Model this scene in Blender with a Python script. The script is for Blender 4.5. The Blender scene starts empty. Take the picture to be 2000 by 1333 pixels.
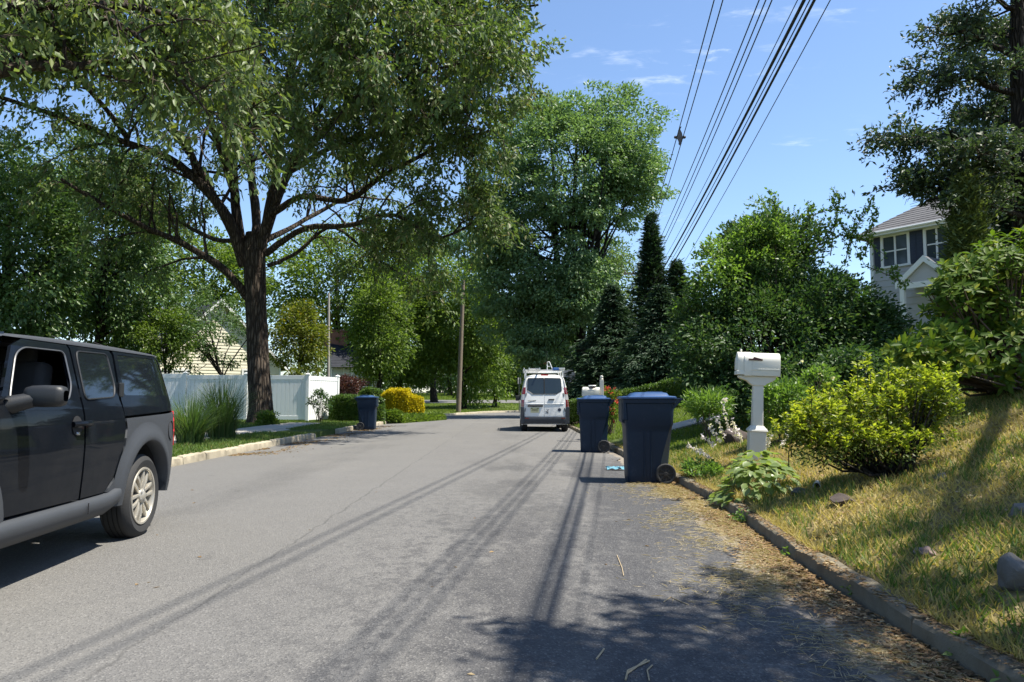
import bpy, bmesh, math, random
import numpy as np
from mathutils import Vector, Matrix
from mathutils.geometry import tessellate_polygon

random.seed(7)
RNG = np.random.default_rng(7)
scene = bpy.context.scene
C = scene.collection
R = math.radians

# ------------------------------------------------------------------ camera
CAM_H = 1.10
PITCH = R(4.415)
FPX = 1444.0                       # focal length in pixels of a 2000 px wide frame
cam_d = bpy.data.cameras.new('camera')
cam_d.sensor_width = 36.0
cam_d.lens = 36.0 * FPX / 2000.0
cam_d.clip_start = 0.05
cam_d.clip_end = 5000.0
cam = bpy.data.objects.new('camera', cam_d)
C.objects.link(cam)
cam.location = (0, 0, CAM_H)
cam.rotation_euler = (R(90) + PITCH, 0, 0)
scene.camera = cam

# ------------------------------------------------------------------ world and sun
SUN_EL, SUN_AZ = R(64.5), R(-9.0)          # azimuth measured from +X towards +Y
world = bpy.data.worlds.new('World')
scene.world = world
world.use_nodes = True
wn, wl = world.node_tree.nodes, world.node_tree.links
wn.clear()
sky = wn.new('ShaderNodeTexSky')
sky.sky_type = 'NISHITA'
sky.sun_disc = False
sky.sun_elevation = SUN_EL
sky.sun_rotation = R(90) - SUN_AZ
sky.altitude = 50
sky.air_density = 1.0
sky.dust_density = 0.4
sky.ozone_density = 4.0
bg = wn.new('ShaderNodeBackground')
bg.inputs['Strength'].default_value = 0.108
wout = wn.new('ShaderNodeOutputWorld')
# thin fair-weather clouds, laid out on a plane high above the place
tc = wn.new('ShaderNodeTexCoord')
sep = wn.new('ShaderNodeSeparateXYZ'); wl.new(tc.outputs['Generated'], sep.inputs[0])
mx = wn.new('ShaderNodeMath'); mx.operation = 'MAXIMUM'; mx.inputs[1].default_value = 0.03
wl.new(sep.outputs['Z'], mx.inputs[0])
dx = wn.new('ShaderNodeMath'); dx.operation = 'DIVIDE'
dy = wn.new('ShaderNodeMath'); dy.operation = 'DIVIDE'
wl.new(sep.outputs['X'], dx.inputs[0]); wl.new(mx.outputs[0], dx.inputs[1])
wl.new(sep.outputs['Y'], dy.inputs[0]); wl.new(mx.outputs[0], dy.inputs[1])
cmb = wn.new('ShaderNodeCombineXYZ')
wl.new(dx.outputs[0], cmb.inputs['X']); wl.new(dy.outputs[0], cmb.inputs['Y'])
def wnoise(scale, detail, rough, off, dist=0.0):
    mp = wn.new('ShaderNodeMapping'); mp.inputs['Location'].default_value = off
    mp.inputs['Scale'].default_value = (1.0, 1.7, 1.0)
    wl.new(cmb.outputs[0], mp.inputs[0])
    n = wn.new('ShaderNodeTexNoise'); n.inputs['Scale'].default_value = scale
    n.inputs['Detail'].default_value = detail; n.inputs['Roughness'].default_value = rough
    n.inputs['Distortion'].default_value = dist
    wl.new(mp.outputs[0], n.inputs['Vector'])
    return n.outputs['Fac']
def wramp(v, a, b):
    m = wn.new('ShaderNodeMapRange'); m.interpolation_type = 'SMOOTHSTEP'
    m.inputs['From Min'].default_value = a; m.inputs['From Max'].default_value = b
    wl.new(v, m.inputs['Value']); return m.outputs[0]
c1 = wramp(wnoise(0.9, 3, 0.5, (3.1, 1.4, 0)), 0.56, 0.78)
c2 = wramp(wnoise(5.5, 8, 0.62, (0.3, 0.2, 0), 0.3), 0.52, 0.82)
cm = wn.new('ShaderNodeMath'); cm.operation = 'MULTIPLY'
wl.new(c1, cm.inputs[0]); wl.new(c2, cm.inputs[1])
cmix = wn.new('ShaderNodeMix'); cmix.data_type = 'RGBA'
wl.new(cm.outputs[0], cmix.inputs['Factor'])
wl.new(sky.outputs['Color'], cmix.inputs['A'])
cmix.inputs['B'].default_value = (7.6, 7.9, 8.2, 1)
wl.new(cmix.outputs['Result'], bg.inputs['Color'])
wl.new(bg.outputs[0], wout.inputs['Surface'])

sun_d = bpy.data.lights.new('sun', 'SUN')
sun_d.energy = 5.0
sun_d.angle = R(0.53)
sun_d.color = (1.0, 0.94, 0.83)
sun = bpy.data.objects.new('sun', sun_d)
C.objects.link(sun)
SUN_DIR = Vector((math.cos(SUN_EL) * math.cos(SUN_AZ), math.cos(SUN_EL) * math.sin(SUN_AZ), math.sin(SUN_EL)))
sun.rotation_euler = (-SUN_DIR).to_track_quat('-Z', 'Y').to_euler()
sun.location = (20, 0, 40)

vs = scene.view_settings
vs.view_transform = 'Standard'
vs.look = 'None'
vs.exposure = 1.1
vs.gamma = 1.0
vs.use_curve_mapping = False
scene.cycles.max_bounces = 6
scene.cycles.diffuse_bounces = 3
scene.cycles.glossy_bounces = 3
scene.cycles.transmission_bounces = 4
scene.cycles.transparent_max_bounces = 8
scene.cycles.use_denoising = True
scene.cycles.caustics_reflective = False
scene.cycles.caustics_refractive = False

# ------------------------------------------------------------------ picture <-> place
def ray(px, py):
    xc, yc = (px - 1000.0) / FPX, (666.5 - py) / FPX
    cp, sp = math.cos(PITCH), math.sin(PITCH)
    return Vector((xc, cp - yc * sp, sp + yc * cp))
def at(px, py, Y):
    d = ray(px, py)
    return Vector((0, 0, CAM_H)) + d * (Y / d.y)

# ------------------------------------------------------------------ terrain
XL_T = np.array([[-40, -5.4], [27, -5.4], [33, -5.25], [39, -4.8], [44, -4.2], [49, -3.3], [54, -1.9], [58, 0.2], [61, 4], [63, 12], [64.5, 30], [66, 60], [3000, 60]], float)
XR_T = np.array([[-40, 1.80], [4.4, 1.82], [6.0, 1.98], [7.4, 2.10], [34, 2.1], [38, 2.4], [41, 3.1], [43.5, 4.6], [45.5, 8], [47, 14], [48.5, 28], [50, 60], [3000, 60]], float)
def xl(y): return np.interp(y, XL_T[:, 0], XL_T[:, 1])
def xr(y): return np.interp(y, XR_T[:, 0], XR_T[:, 1])
def wav(x, y, s=0):
    return (np.sin(x * 1.7 + 1.3 * s + np.sin(y * 1.1)) + np.sin(y * 1.3 + 2.1 * s + 1.2 * np.sin(x * .8)) + .6 * np.sin(3.1 * x - 2.3 * y + s)) / 2.6
def hgt(x, y):
    x = np.asarray(x, float); y = np.asarray(y, float)
    sl = xl(y) - .16 - x
    sr = x - (xr(y) + .16)
    hl = .13 + .012 * np.clip(sl, 0, 18) + .02 * wav(x * .7, y * .7, 1) * np.clip(sl, 0, 1)
    bk = np.clip((12.5 - y) / 4.0, 0, 1)
    k = .21 + .085 * bk
    hr = .108 + k * np.clip(sr, 0, 3.9) + .11 * np.clip(sr - 3.9, 0, 14) + .035 * wav(x * 1.3, y * 1.3, 2) * np.clip(sr * 1.5, 0, 1)
    h = np.where(sl > 0, hl, np.where(sr > 0, hr, -.12))
    h = h + .028 * np.clip(y - 61, 0, 60)
    return h
def G(px, py):
    d = ray(px, py); o = Vector((0, 0, CAM_H))
    t, st = 1.5, .05
    while t < 200:
        p = o + d * t
        if p.z < float(hgt(p.x, p.y)) or (xl(p.y) < p.x < xr(p.y) and p.z < 0.0): return p
        t += st; st = max(.05, t * .006)
    return o + d * 60
def gz(x, y): return float(hgt(x, y))

# ------------------------------------------------------------------ object helpers
def props(o, label=None, cat=None, group=None, kind=None):
    if label: o['label'] = label
    if cat: o['category'] = cat
    if group: o['group'] = group
    if kind: o['kind'] = kind
    return o
def thing(name, label, cat, loc=(0, 0, 0), rotz=0.0, group=None):
    o = bpy.data.objects.new(name, None)
    o.empty_display_size = .2
    C.objects.link(o)
    o.location = loc; o.rotation_euler = (0, 0, rotz)
    return props(o, label, cat, group)
def fast_mesh(name, V, F, smooth=False):
    me = bpy.data.meshes.new(name)
    V = np.asarray(V, np.float32)
    F = [np.asarray(f, np.int32) for f in F if len(f)]
    me.vertices.add(len(V)); me.vertices.foreach_set('co', V.ravel())
    loops = np.concatenate([f.ravel() for f in F])
    tot = np.concatenate([np.full(len(f), f.shape[1], np.int32) for f in F])
    me.loops.add(len(loops)); me.loops.foreach_set('vertex_index', loops)
    me.polygons.add(len(tot)); me.polygons.foreach_set('loop_start', (np.cumsum(tot) - tot).astype(np.int32))
    if smooth: me.polygons.foreach_set('use_smooth', np.ones(len(tot), bool))
    me.update(calc_edges=True)
    return me
def link(name, me, mat, parent=None, world=False):
    o = bpy.data.objects.new(name, me)
    if mat is not None and len(me.materials) == 0: me.materials.append(mat)
    C.objects.link(o)
    if parent is not None:
        o.parent = parent
        if world: o.location = -Vector(parent.location)
    return o
class MB:
    """collects boxes, bars, tubes, lathes and polygons; build() links them as one mesh object"""
    def __init__(s): s.V = []; s.F = []
    def add(s, vs, fs):
        b = len(s.V); s.V += [tuple(v) for v in vs]; s.F += [tuple(b + i for i in f) for f in fs]; return s
    def box(s, c, d, rz=0, rx=0, ry=0):
        h = [x / 2 for x in d]
        m = Matrix.Rotation(rz, 3, 'Z') @ Matrix.Rotation(ry, 3, 'Y') @ Matrix.Rotation(rx, 3, 'X')
        vs = [Vector(c) + m @ Vector((sx * h[0], sy * h[1], sz * h[2])) for sx in (-1, 1) for sy in (-1, 1) for sz in (-1, 1)]
        return s.add(vs, [(0, 1, 3, 2), (4, 6, 7, 5), (0, 4, 5, 1), (2, 3, 7, 6), (0, 2, 6, 4), (1, 5, 7, 3)])
    def prism(s, poly, axis, a, b):
        """extrude a 2D polygon along an axis: axis 'x' poly=(y,z), 'y' poly=(x,z), 'z' poly=(x,y)"""
        f = {'x': lambda p, t: (t, p[0], p[1]), 'y': lambda p, t: (p[0], t, p[1]), 'z': lambda p, t: (p[0], p[1], t)}[axis]
        n = len(poly)
        vs = [f(p, a) for p in poly] + [f(p, b) for p in poly]
        return s.add(vs, [tuple(range(n)), tuple(range(2 * n - 1, n - 1, -1))] + [(i, (i + 1) % n, n + (i + 1) % n, n + i) for i in range(n)])
    def tube(s, pts, rad, n=8, cap=True):
        V, F = tube_arrays(pts, rad, n)
        b = len(s.V); s.V += [tuple(v) for v in V]; s.F += [tuple(int(b + i) for i in f) for f in F]
        if cap:
            s.F.append(tuple(b + i for i in range(n - 1, -1, -1))); m = len(s.V) - n
            s.F.append(tuple(m + i for i in range(n)))
        return s
    def lathe(s, prof, n=24, center=(0, 0, 0), axis='z', close=False):
        """prof: list of (radius, height)"""
        b = len(s.V); c = Vector(center)
        for r, h in prof:
            for k in range(n):
                a = 2 * math.pi * k / n; u, v = r * math.cos(a), r * math.sin(a)
                p = {'z': (u, v, h), 'x': (h, u, v), 'y': (u, h, v)}[axis]
                s.V.append(tuple(c + Vector(p)))
        m = len(prof)
        for i in range(m if close else m - 1):
            j = (i + 1) % m
            for k in range(n):
                s.F.append((b + i * n + k, b + i * n + (k + 1) % n, b + j * n + (k + 1) % n, b + j * n + k))
        return s
    def grid(s, rows):
        """rows: list of equal-length point lists"""
        b = len(s.V); w = len(rows[0])
        for r in rows: s.V += [tuple(p) for p in r]
        for i in range(len(rows) - 1):
            for j in range(w - 1):
                a = b + i * w + j
                s.F.append((a, a + 1, a + w + 1, a + w))
        return s
    def mesh(s, name, smooth=False, bevel=0, seg=2, angle=40):
        me = bpy.data.meshes.new(name)
        me.from_pydata(s.V, [], s.F); me.update()
        bm = bmesh.new(); bm.from_mesh(me)
        bmesh.ops.recalc_face_normals(bm, faces=bm.faces)
        if bevel > 0:
            es = [e for e in bm.edges if len(e.link_faces) == 2 and e.calc_face_angle(0) > R(angle)]
            bmesh.ops.bevel(bm, geom=es, offset=bevel, segments=seg, affect='EDGES', profile=.6, clamp_overlap=True)
        bm.to_mesh(me); bm.free()
        if smooth:
            me.polygons.foreach_set('use_smooth', np.ones(len(me.polygons), bool))
            me.set_sharp_from_angle(angle=R(angle))
        return me
    def build(s, name, mat, parent=None, world=False, **k):
        return link(name, s.mesh(name, **k), mat, parent, world)

def tube_arrays(pts, rad, n=6):
    P = np.asarray([tuple(p) for p in pts], float); m = len(P)
    rad = np.broadcast_to(np.asarray(rad, float), (m,)) if np.ndim(rad) < 2 else rad
    T = np.gradient(P, axis=0); T /= np.linalg.norm(T, axis=1)[:, None] + 1e-9
    ref = np.array([0, 0, 1.0]) if abs(T[0][2]) < .9 else np.array([1.0, 0, 0])
    A = np.cross(T, ref); A /= np.linalg.norm(A, axis=1)[:, None] + 1e-9
    for i in range(1, m):                       # keep the frame from flipping
        a = A[i - 1] - T[i] * np.dot(A[i - 1], T[i]); A[i] = a / (np.linalg.norm(a) + 1e-9)
    B = np.cross(T, A)
    ang = np.arange(n) * 2 * np.pi / n
    V = (P[:, None, :] + rad[:, None, None] * (np.cos(ang)[None, :, None] * A[:, None, :] + np.sin(ang)[None, :, None] * B[:, None, :])).reshape(-1, 3)
    i = np.arange(m - 1)[:, None] * n; k = np.arange(n)[None, :]; k2 = (k + 1) % n
    F = np.stack([i + k, i + k2, i + n + k2, i + n + k], -1).reshape(-1, 4)
    return V, F
class AB:
    """array builder for very large meshes"""
    def __init__(s): s.V = []; s.F3 = []; s.F4 = []; s.n = 0
    def add(s, V, F):
        F = np.asarray(F) + s.n
        (s.F3 if F.shape[1] == 3 else s.F4).append(F); s.V.append(np.asarray(V)); s.n += len(V)
    def tube(s, pts, rad, n=5): s.add(*tube_arrays(pts, rad, n))
    def build(s, name, mat, parent=None, smooth=False, world=True):
        F = []
        if s.F3: F.append(np.concatenate(s.F3))
        if s.F4: F.append(np.concatenate(s.F4))
        return link(name, fast_mesh(name, np.concatenate(s.V), F, smooth), mat, parent, world)

# ------------------------------------------------------------------ materials
class NT:
    def __init__(s, name):
        s.m = bpy.data.materials.new(name); s.m.use_nodes = True
        s.t = s.m.node_tree; s.t.nodes.clear()
        s.out = s.t.nodes.new('ShaderNodeOutputMaterial')
    def put(s, sock, v):
        if v is None: return
        if hasattr(v, 'is_linked') or hasattr(v, 'links'): s.t.links.new(v, sock)
        else:
            if isinstance(v, (tuple, list)) and len(v) == 3 and sock.type == 'RGBA': v = (*v, 1)
            sock.default_value = v
    def n(s, typ, ins=None, **attr):
        nd = s.t.nodes.new('ShaderNode' + typ)
        for k, v in attr.items(): setattr(nd, k, v)
        for k, v in (ins or {}).items(): s.put(nd.inputs[k], v)
        return nd
    def pos(s): return s.n('NewGeometry').outputs['Position']
    def obj(s): return s.n('TexCoord').outputs['Object']
    def noise(s, scale, detail=4, rough=.55, vec=None, dist=0):
        return s.n('TexNoise', {'Vector': vec if vec is not None else s.obj(), 'Scale': scale, 'Detail': detail, 'Roughness': rough, 'Distortion': dist}).outputs['Fac']
    def scaled(s, vec, sc): return s.n('VectorMath', {0: vec, 1: sc}, operation='MULTIPLY').outputs[0]
    def ramp(s, v, a, b, lo=0.0, hi=1.0):
        return s.n('MapRange', {'Value': v, 'From Min': a, 'From Max': b, 'To Min': lo, 'To Max': hi}, interpolation_type='SMOOTHSTEP').outputs[0]
    def mix(s, f, a, b, mode='MIX'):
        nd = s.n('Mix', data_type='RGBA', blend_type=mode)
        s.put(nd.inputs[0], f); s.put(nd.inputs[6], a); s.put(nd.inputs[7], b)
        return nd.outputs[2]
    def math(s, op, a, b=0.0):
        nd = s.n('Math', operation=op); s.put(nd.inputs[0], a); s.put(nd.inputs[1], b); return nd.outputs[0]
    def bump(s, h, strength=.3, dist=.02):
        return s.n('Bump', {'Height': h, 'Strength': strength, 'Distance': dist}).outputs[0]
    def pr(s, color, rough=.6, normal=None, **k):
        ins = {'Base Color': color, 'Roughness': rough}
        if normal is not None: ins['Normal'] = normal
        ins.update(k)
        b = s.n('BsdfPrincipled', ins)
        return b.outputs[0]
    def done(s, sh):
        s.t.links.new(sh, s.out.inputs['Surface']); return s.m
def plain(name, col, rough=.5, var=.15, scale=6.0, bump=0.0, bscale=60, **k):
    t = NT(name)
    n = t.noise(scale, 5)
    c = t.mix(n, tuple(x * (1 - var) for x in col), tuple(min(1, x * (1 + var)) for x in col))
    nm = t.bump(t.noise(bscale, 4), bump, .01) if bump else None
    return t.done(t.pr(c, rough, nm, **k))
LEAF_GAIN = {'oak_leaf': 1.85, 'near_oak_leaf': 1.85, 'maple_leaf': 2.25, 'right_oak_leaf': 1.35, 'mid_green_leaf': 2.0, 'deep_green_leaf': 2.3, 'hemlock': 1.9, 'arborvitae': 1.7, 'shrub_leaf': 1.3, 'bright_shrub_leaf': 1.5, 'hedge_leaf': 1.5, 'rhododendron_leaf': 1.5, 'pale_tree_leaf': 1.3, 'grass_blade': 1.35, 'azalea_leaf': 1.2, 'azalea_inner_leaf': 1.4, 'tall_grass': 1.3, 'hosta_leaf': 1.2}
def leafmat(name, a, b, c=None, trans=.3, rough=.46, spec=.32):
    """leaf colour varies from leaf to leaf (a..b, a few c)"""
    if name in LEAF_GAIN:
        k = LEAF_GAIN[name]; a, b = tuple(x * k for x in a), tuple(x * k for x in b)
    t = NT(name)
    r = t.n('NewGeometry').outputs['Random Per Island']
    col = t.mix(r, a, b)
    if c is not None: col = t.mix(t.ramp(r, .86, .97), col, c)
    big = t.noise(.55, 2, vec=t.pos())
    col = t.mix(t.ramp(big, .3, .7), t.mix(.32, col, (a[0] * .6, a[1] * .72, a[2] * .8)), col)
    p = t.pr(col, rough, **{'Specular IOR Level': spec})
    tr = t.n('BsdfTranslucent', {'Color': t.mix(1.0, col, (1.5, 1.55, .75), 'MULTIPLY')}).outputs[0]
    ms = t.n('MixShader', {0: trans + .06, 1: p, 2: tr})
    return t.done(ms.outputs[0])
# ------------------------------------------------------------------ surface materials
def mat_asphalt():
    t = NT('asphalt'); p = t.pos()
    sx = t.n('SeparateXYZ', {0: p}); X, Y = sx.outputs['X'], sx.outputs['Y']
    # edges of the old and new paving wander a little
    wob = t.math('MULTIPLY', t.math('SUBTRACT', t.noise(.55, 4, vec=p), .5), 1.4)
    Xw = t.math('ADD', X, wob)
    base = t.mix(t.noise(1.1, 5, .6, vec=p), (.108, .105, .100), (.145, .141, .134))
    worn = t.mix(t.noise(34, 5, .75, vec=p), (.085, .083, .081), (.185, .178, .166))
    right = t.math('MULTIPLY', t.ramp(Xw, -1.2, -.1), t.ramp(Y, 34, 9))
    col = t.mix(t.math('MULTIPLY', right, .8), base, worn)
    # darker, tar-rich patches of the right lane
    pat = t.noise(.75, 6, .62, vec=t.scaled(p, (1.35, .55, 1)))
    dark = t.math('MULTIPLY', t.ramp(pat, .45, .58), t.math('MULTIPLY', t.ramp(Xw, -.9, .2), t.ramp(Y, 17, 10)))
    brk = t.ramp(t.noise(26, 5, .8, vec=p), .38, .62)
    col = t.mix(t.math('MULTIPLY', dark, t.math('ADD', .40, t.math('MULTIPLY', brk, .55))), col, (.040, .040, .043))
    # sealed strip along the right gutter
    edge = t.math('SUBTRACT', X, t.math('ADD', .12, t.math('MULTIPLY', t.math('MINIMUM', Y, 9.0), .085)))
    seal = t.math('MULTIPLY', t.ramp(t.math('ADD', edge, t.math('MULTIPLY', wob, .35)), -.06, .10), t.ramp(Y, 14, 11.5))
    sealed = t.mix(t.ramp(t.noise(40, 5, .8, vec=p), .35, .68), (.036, .037, .041), (.080, .079, .080))
    col = t.mix(t.math('MULTIPLY', seal, t.ramp(t.noise(3.2, 5, .7, vec=p), .36, .56, .45, .95)), col, sealed)
    px_ = t.math('ABSOLUTE', t.math('SUBTRACT', Xw, t.math('ADD', -.15, t.math('MULTIPLY', Y, .06))))
    core = t.math('MULTIPLY', t.ramp(px_, .75, .15), t.math('MULTIPLY', t.ramp(Y, 8.5, 6.0), t.ramp(t.noise(2.6, 6, .7, vec=t.scaled(p, (1.2, .6, 1))), .36, .56)))
    col = t.mix(t.math('MULTIPLY', core, .62), col, (.050, .050, .053))
    blot = t.math('MULTIPLY', t.ramp(t.noise(11, 5, .72, vec=t.scaled(p, (1.0, .7, 1))), .45, .60), t.math('MULTIPLY', t.ramp(Xw, -1.9, -.2), t.ramp(Y, 11.5, 5.0)))
    col = t.mix(t.math('MULTIPLY', blot, .72), col, (.046, .046, .049))
    # paving joint in the middle of the street, a crack with wandering edges
    seam = t.math('ABSOLUTE', t.math('ADD', t.math('ADD', X, 1.60), t.math('MULTIPLY', t.math('SUBTRACT', t.noise(1.3, 5, .7, vec=p), .5), .22)))
    col = t.mix(t.math('MULTIPLY', t.ramp(seam, .016, .004), .42), col, (.03, .03, .03))
    left = t.ramp(t.math('ADD', X, 1.6), -.02, .02, 1.0, 0.0)
    col = t.mix(t.math('MULTIPLY', left, .35), col, (.140, .136, .127))
    trk = t.ramp(t.math('ABSOLUTE', t.math('SUBTRACT', t.math('ABSOLUTE', t.math('ADD', Xw, 1.6)), 1.55)), .75, .1)
    col = t.mix(t.math('MULTIPLY', trk, t.ramp(t.noise(1.4, 5, .65, vec=t.scaled(p, (1, .22, 1))), .38, .62, .05, .42)), col, (.075, .073, .070))
    spot = t.ramp(t.noise(2.1, 3, .5, vec=t.scaled(p, (1, .8, 1))), .70, .76, 0, .45)
    col = t.mix(spot, col, (.045, .044, .044))
    pale = t.ramp(t.noise(.42, 5, .6, vec=t.scaled(p, (1, .5, 1))), .52, .68, 0, .35)
    col = t.mix(pale, col, (.175, .168, .152))
    vor = t.n('TexVoronoi', {'Vector': p, 'Scale': 120.0, 'Randomness': 1.0})
    stone = t.n('SeparateColor', {0: vor.outputs['Color']}).outputs[0]
    col = t.mix(t.ramp(stone, .78, 1.0, 0, .32), col, (.28, .27, .25))
    col = t.mix(t.ramp(stone, .30, .0, 0, .42), col, (.035, .035, .036))
    h = t.math('ADD', t.math('MULTIPLY', vor.outputs['Distance'], .6), t.noise(50, 4, .7, vec=p))
    return t.done(t.pr(col, t.ramp(stone, 0, 1, .78, .95), t.bump(h, .75, .008), **{'Specular IOR Level': .3}))
def mat_ground():
    t = NT('lawn_soil'); p = t.pos()
    sx = t.n('SeparateXYZ', {0: p}); X, Y = sx.outputs['X'], sx.outputs['Y']
    g = t.mix(t.noise(2.2, 6, .65, vec=p), (.050, .075, .018), (.10, .13, .034))
    dry = t.mix(t.noise(9, 6, .7, vec=p), (.10, .078, .038), (.30, .24, .11))
    near = t.math('MULTIPLY', t.ramp(X, 1.8, 2.0), t.ramp(Y, 12.5, 10.5))
    pat = t.ramp(t.noise(1.7, 5, .6, vec=p), .30, .55, 0.25, 1)
    col = t.mix(t.math('MULTIPLY', near, pat), g, dry)
    soil = t.ramp(t.noise(3.5, 6, .65, vec=p), .60, .70)
    col = t.mix(t.math('MULTIPLY', soil, .6), col, (.055, .040, .026))
    return t.done(t.pr(col, .95, t.bump(t.noise(30, 5, .7, vec=p), .8, .04), **{'Specular IOR Level': .15}))
def mat_concrete(name, a, b, sc=5):
    t = NT(name); p = t.pos()
    col = t.mix(t.noise(sc, 6, .65, vec=p), a, b)
    col = t.mix(t.ramp(t.noise(1.6, 5, .7, vec=p), .52, .70, 0, .55), col, tuple(x * .5 for x in a))
    col = t.mix(t.ramp(t.noise(90, 3, .7, vec=p), .6, .8, 0, .4), col, tuple(x * .4 for x in a))
    return t.done(t.pr(col, .9, t.bump(t.noise(70, 5, .7, vec=p), .6, .01), **{'Specular IOR Level': .25}))
M = {}
M['asphalt'] = mat_asphalt()
M['ground'] = mat_ground()
M['kerb_left'] = mat_concrete('kerb_left', (.30, .26, .19), (.44, .39, .29), 4)
M['kerb_right'] = mat_concrete('kerb_right', (.095, .080, .055), (.23, .20, .145), 7)
M['gutter'] = mat_concrete('gutter', (.15, .13, .105), (.26, .23, .19), 3)
M['walk'] = mat_concrete('walk', (.34, .32, .28), (.46, .43, .38), 3)
M['vinyl'] = plain('vinyl', (.74, .75, .74), .38, .03, 2, .05, 8)
M['white_paint'] = plain('white_paint', (.72, .72, .70), .5, .06, 9)
M['bark'] = None
def mat_bark(name, a, b, sc=1.0):
    t = NT(name); p = t.pos()
    v = t.scaled(p, (7 * sc, 7 * sc, 1.15 * sc))
    n = t.noise(1.6, 6, .7, vec=v, dist=.6)
    vo = t.n('TexVoronoi', {'Vector': t.scaled(p, (11 * sc, 11 * sc, 2.0 * sc)), 'Scale': 1.0}, feature='DISTANCE_TO_EDGE').outputs['Distance']
    ridge = t.ramp(vo, .0, .32)
    col = t.mix(t.math('MULTIPLY', ridge, n), a, b)
    h = t.math('ADD', ridge, t.math('MULTIPLY', n, .5))
    return t.done(t.pr(col, .95, t.bump(h, 1.0, .05), **{'Specular IOR Level': .15}))
M['bark'] = mat_bark('oak_bark', (.030, .023, .018), (.17, .135, .105))
M['bark2'] = mat_bark('dark_bark', (.020, .017, .014), (.085, .072, .058), 1.4)
M['twig'] = plain('twig', (.075, .055, .038), .9, .35, 12)
M['grass'] = leafmat('grass_blade', (.050, .085, .018), (.105, .155, .035), (.20, .17, .07), .35, .5, .25)
M['drygrass'] = leafmat('dry_grass', (.26, .20, .07), (.52, .42, .17), (.11, .16, .03), .3, .6, .2)
M['litter'] = leafmat('leaf_litter', (.13, .075, .035), (.33, .22, .11), (.42, .34, .20), .12, .7, .2)
M['needles'] = leafmat('needle_straw', (.34, .27, .16), (.54, .45, .29), (.20, .15, .09), .1, .7, .2)

# ------------------------------------------------------------------ ground sheet
def build_ground():
    ys = np.concatenate([np.arange(-30, -2, 2.0), np.arange(-2, 13, .22), np.arange(13, 40, .8), np.arange(40, 67, .45), np.arange(67, 130, 3), np.geomspace(130, 1600, 18)])
    offs = np.array([0, .10, .25, .45, .7, 1, 1.3, 1.6, 2, 2.4, 2.8, 3.2, 3.7, 4.2, 4.8, 5.5, 6.3, 7.2, 8.2, 9.5, 11, 13, 15, 18, 22, 27, 33, 40, 50, 62, 75, 95, 130, 200, 400, 900])
    rows = []
    for y in ys:
        a, b = float(xl(y)) - .17, float(xr(y)) + .17
        xs = np.concatenate([(a - offs)[::-1], [a + .03, (a + b) / 2, b - .03], b + offs])
        z = hgt(xs, np.full_like(xs, y))
        if y > 66: z[len(offs):len(offs) + 3] = hgt(a - .2, y)
        rows.append(np.stack([xs, np.full_like(xs, y), z], 1))
    V = np.concatenate(rows); w = len(rows[0]); n = len(rows)
    i = np.arange(n - 1)[:, None] * w; j = np.arange(w - 1)[None, :]
    F = np.stack([i + j, i + j + 1, i + w + j + 1, i + w + j], -1).reshape(-1, 4)
    o = link('ground', fast_mesh('ground', V, [F], True), M['ground'])
    props(o, 'grass lawns and soil on both sides of the street', kind='structure')
build_ground()

def gut(y):                                    # width of bare gutter between asphalt edge and kerb
    y = np.asarray(y, float)
    g = np.interp(y, [-5, 2.5, 3.2, 5.5, 7.2, 8.7, 10.5, 13, 18], [.50, .46, .42, .36, .34, .30, .30, .22, .02])
    return g + np.where(y < 18, .045 * np.sin(y * 3.1) + .03 * np.sin(y * 7.7 + 1) + .02 * np.sin(y * 17.0), 0)
def build_road():
    ys = np.concatenate([np.arange(-30, -1, 2.0), np.arange(-1, 19, .09), np.arange(19, 40, 1.0), np.arange(40, 66.3, .5)])
    u = np.linspace(0, 1, 15)
    rows = []
    for y in ys:
        a = float(xl(y)); b = float(xr(y) - gut(y))
        xs = a + (b - a) * u
        z = .012 + .035 * (1 - (2 * u - 1) ** 2) if b - a < 12 else .012 + 0 * u
        rows.append(np.stack([xs, np.full_like(xs, y), np.broadcast_to(z, xs.shape)], 1))
    V = np.concatenate(rows); w = len(u); n = len(rows)
    i = np.arange(n - 1)[:, None] * w; j = np.arange(w - 1)[None, :]
    F = np.stack([i + j, i + j + 1, i + w + j + 1, i + w + j], -1).reshape(-1, 4)
    props(link('road', fast_mesh('road', V, [F], True), M['asphalt']), 'worn grey asphalt street with a centre joint', kind='structure')
    rows = []
    for y in np.arange(-6, 19, .25):
        rows.append([(float(xr(y)) - 1.0 + .25 * k, y, .004 - .004 * k) for k in range(5)])
    props(MB().grid(rows).build('gutter', M['gutter']), 'pale concrete gutter beside the right kerb', kind='structure')
    # the street that crosses behind the grass island
    rows = []
    for x in np.arange(-45, 61, 1.5):
        rows.append([(x, y + .004 * (x - 5) ** 2 * .25, 0) for y in np.linspace(69.5, 79, 8)])
    rows = [[(p[0], p[1], gz(p[0], p[1]) + .05) for p in r] for r in rows]
    props(MB().grid(rows).build('cross_street', M['asphalt'], smooth=True), 'grey side street crossing behind the grass island', kind='structure')
build_road()

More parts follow.
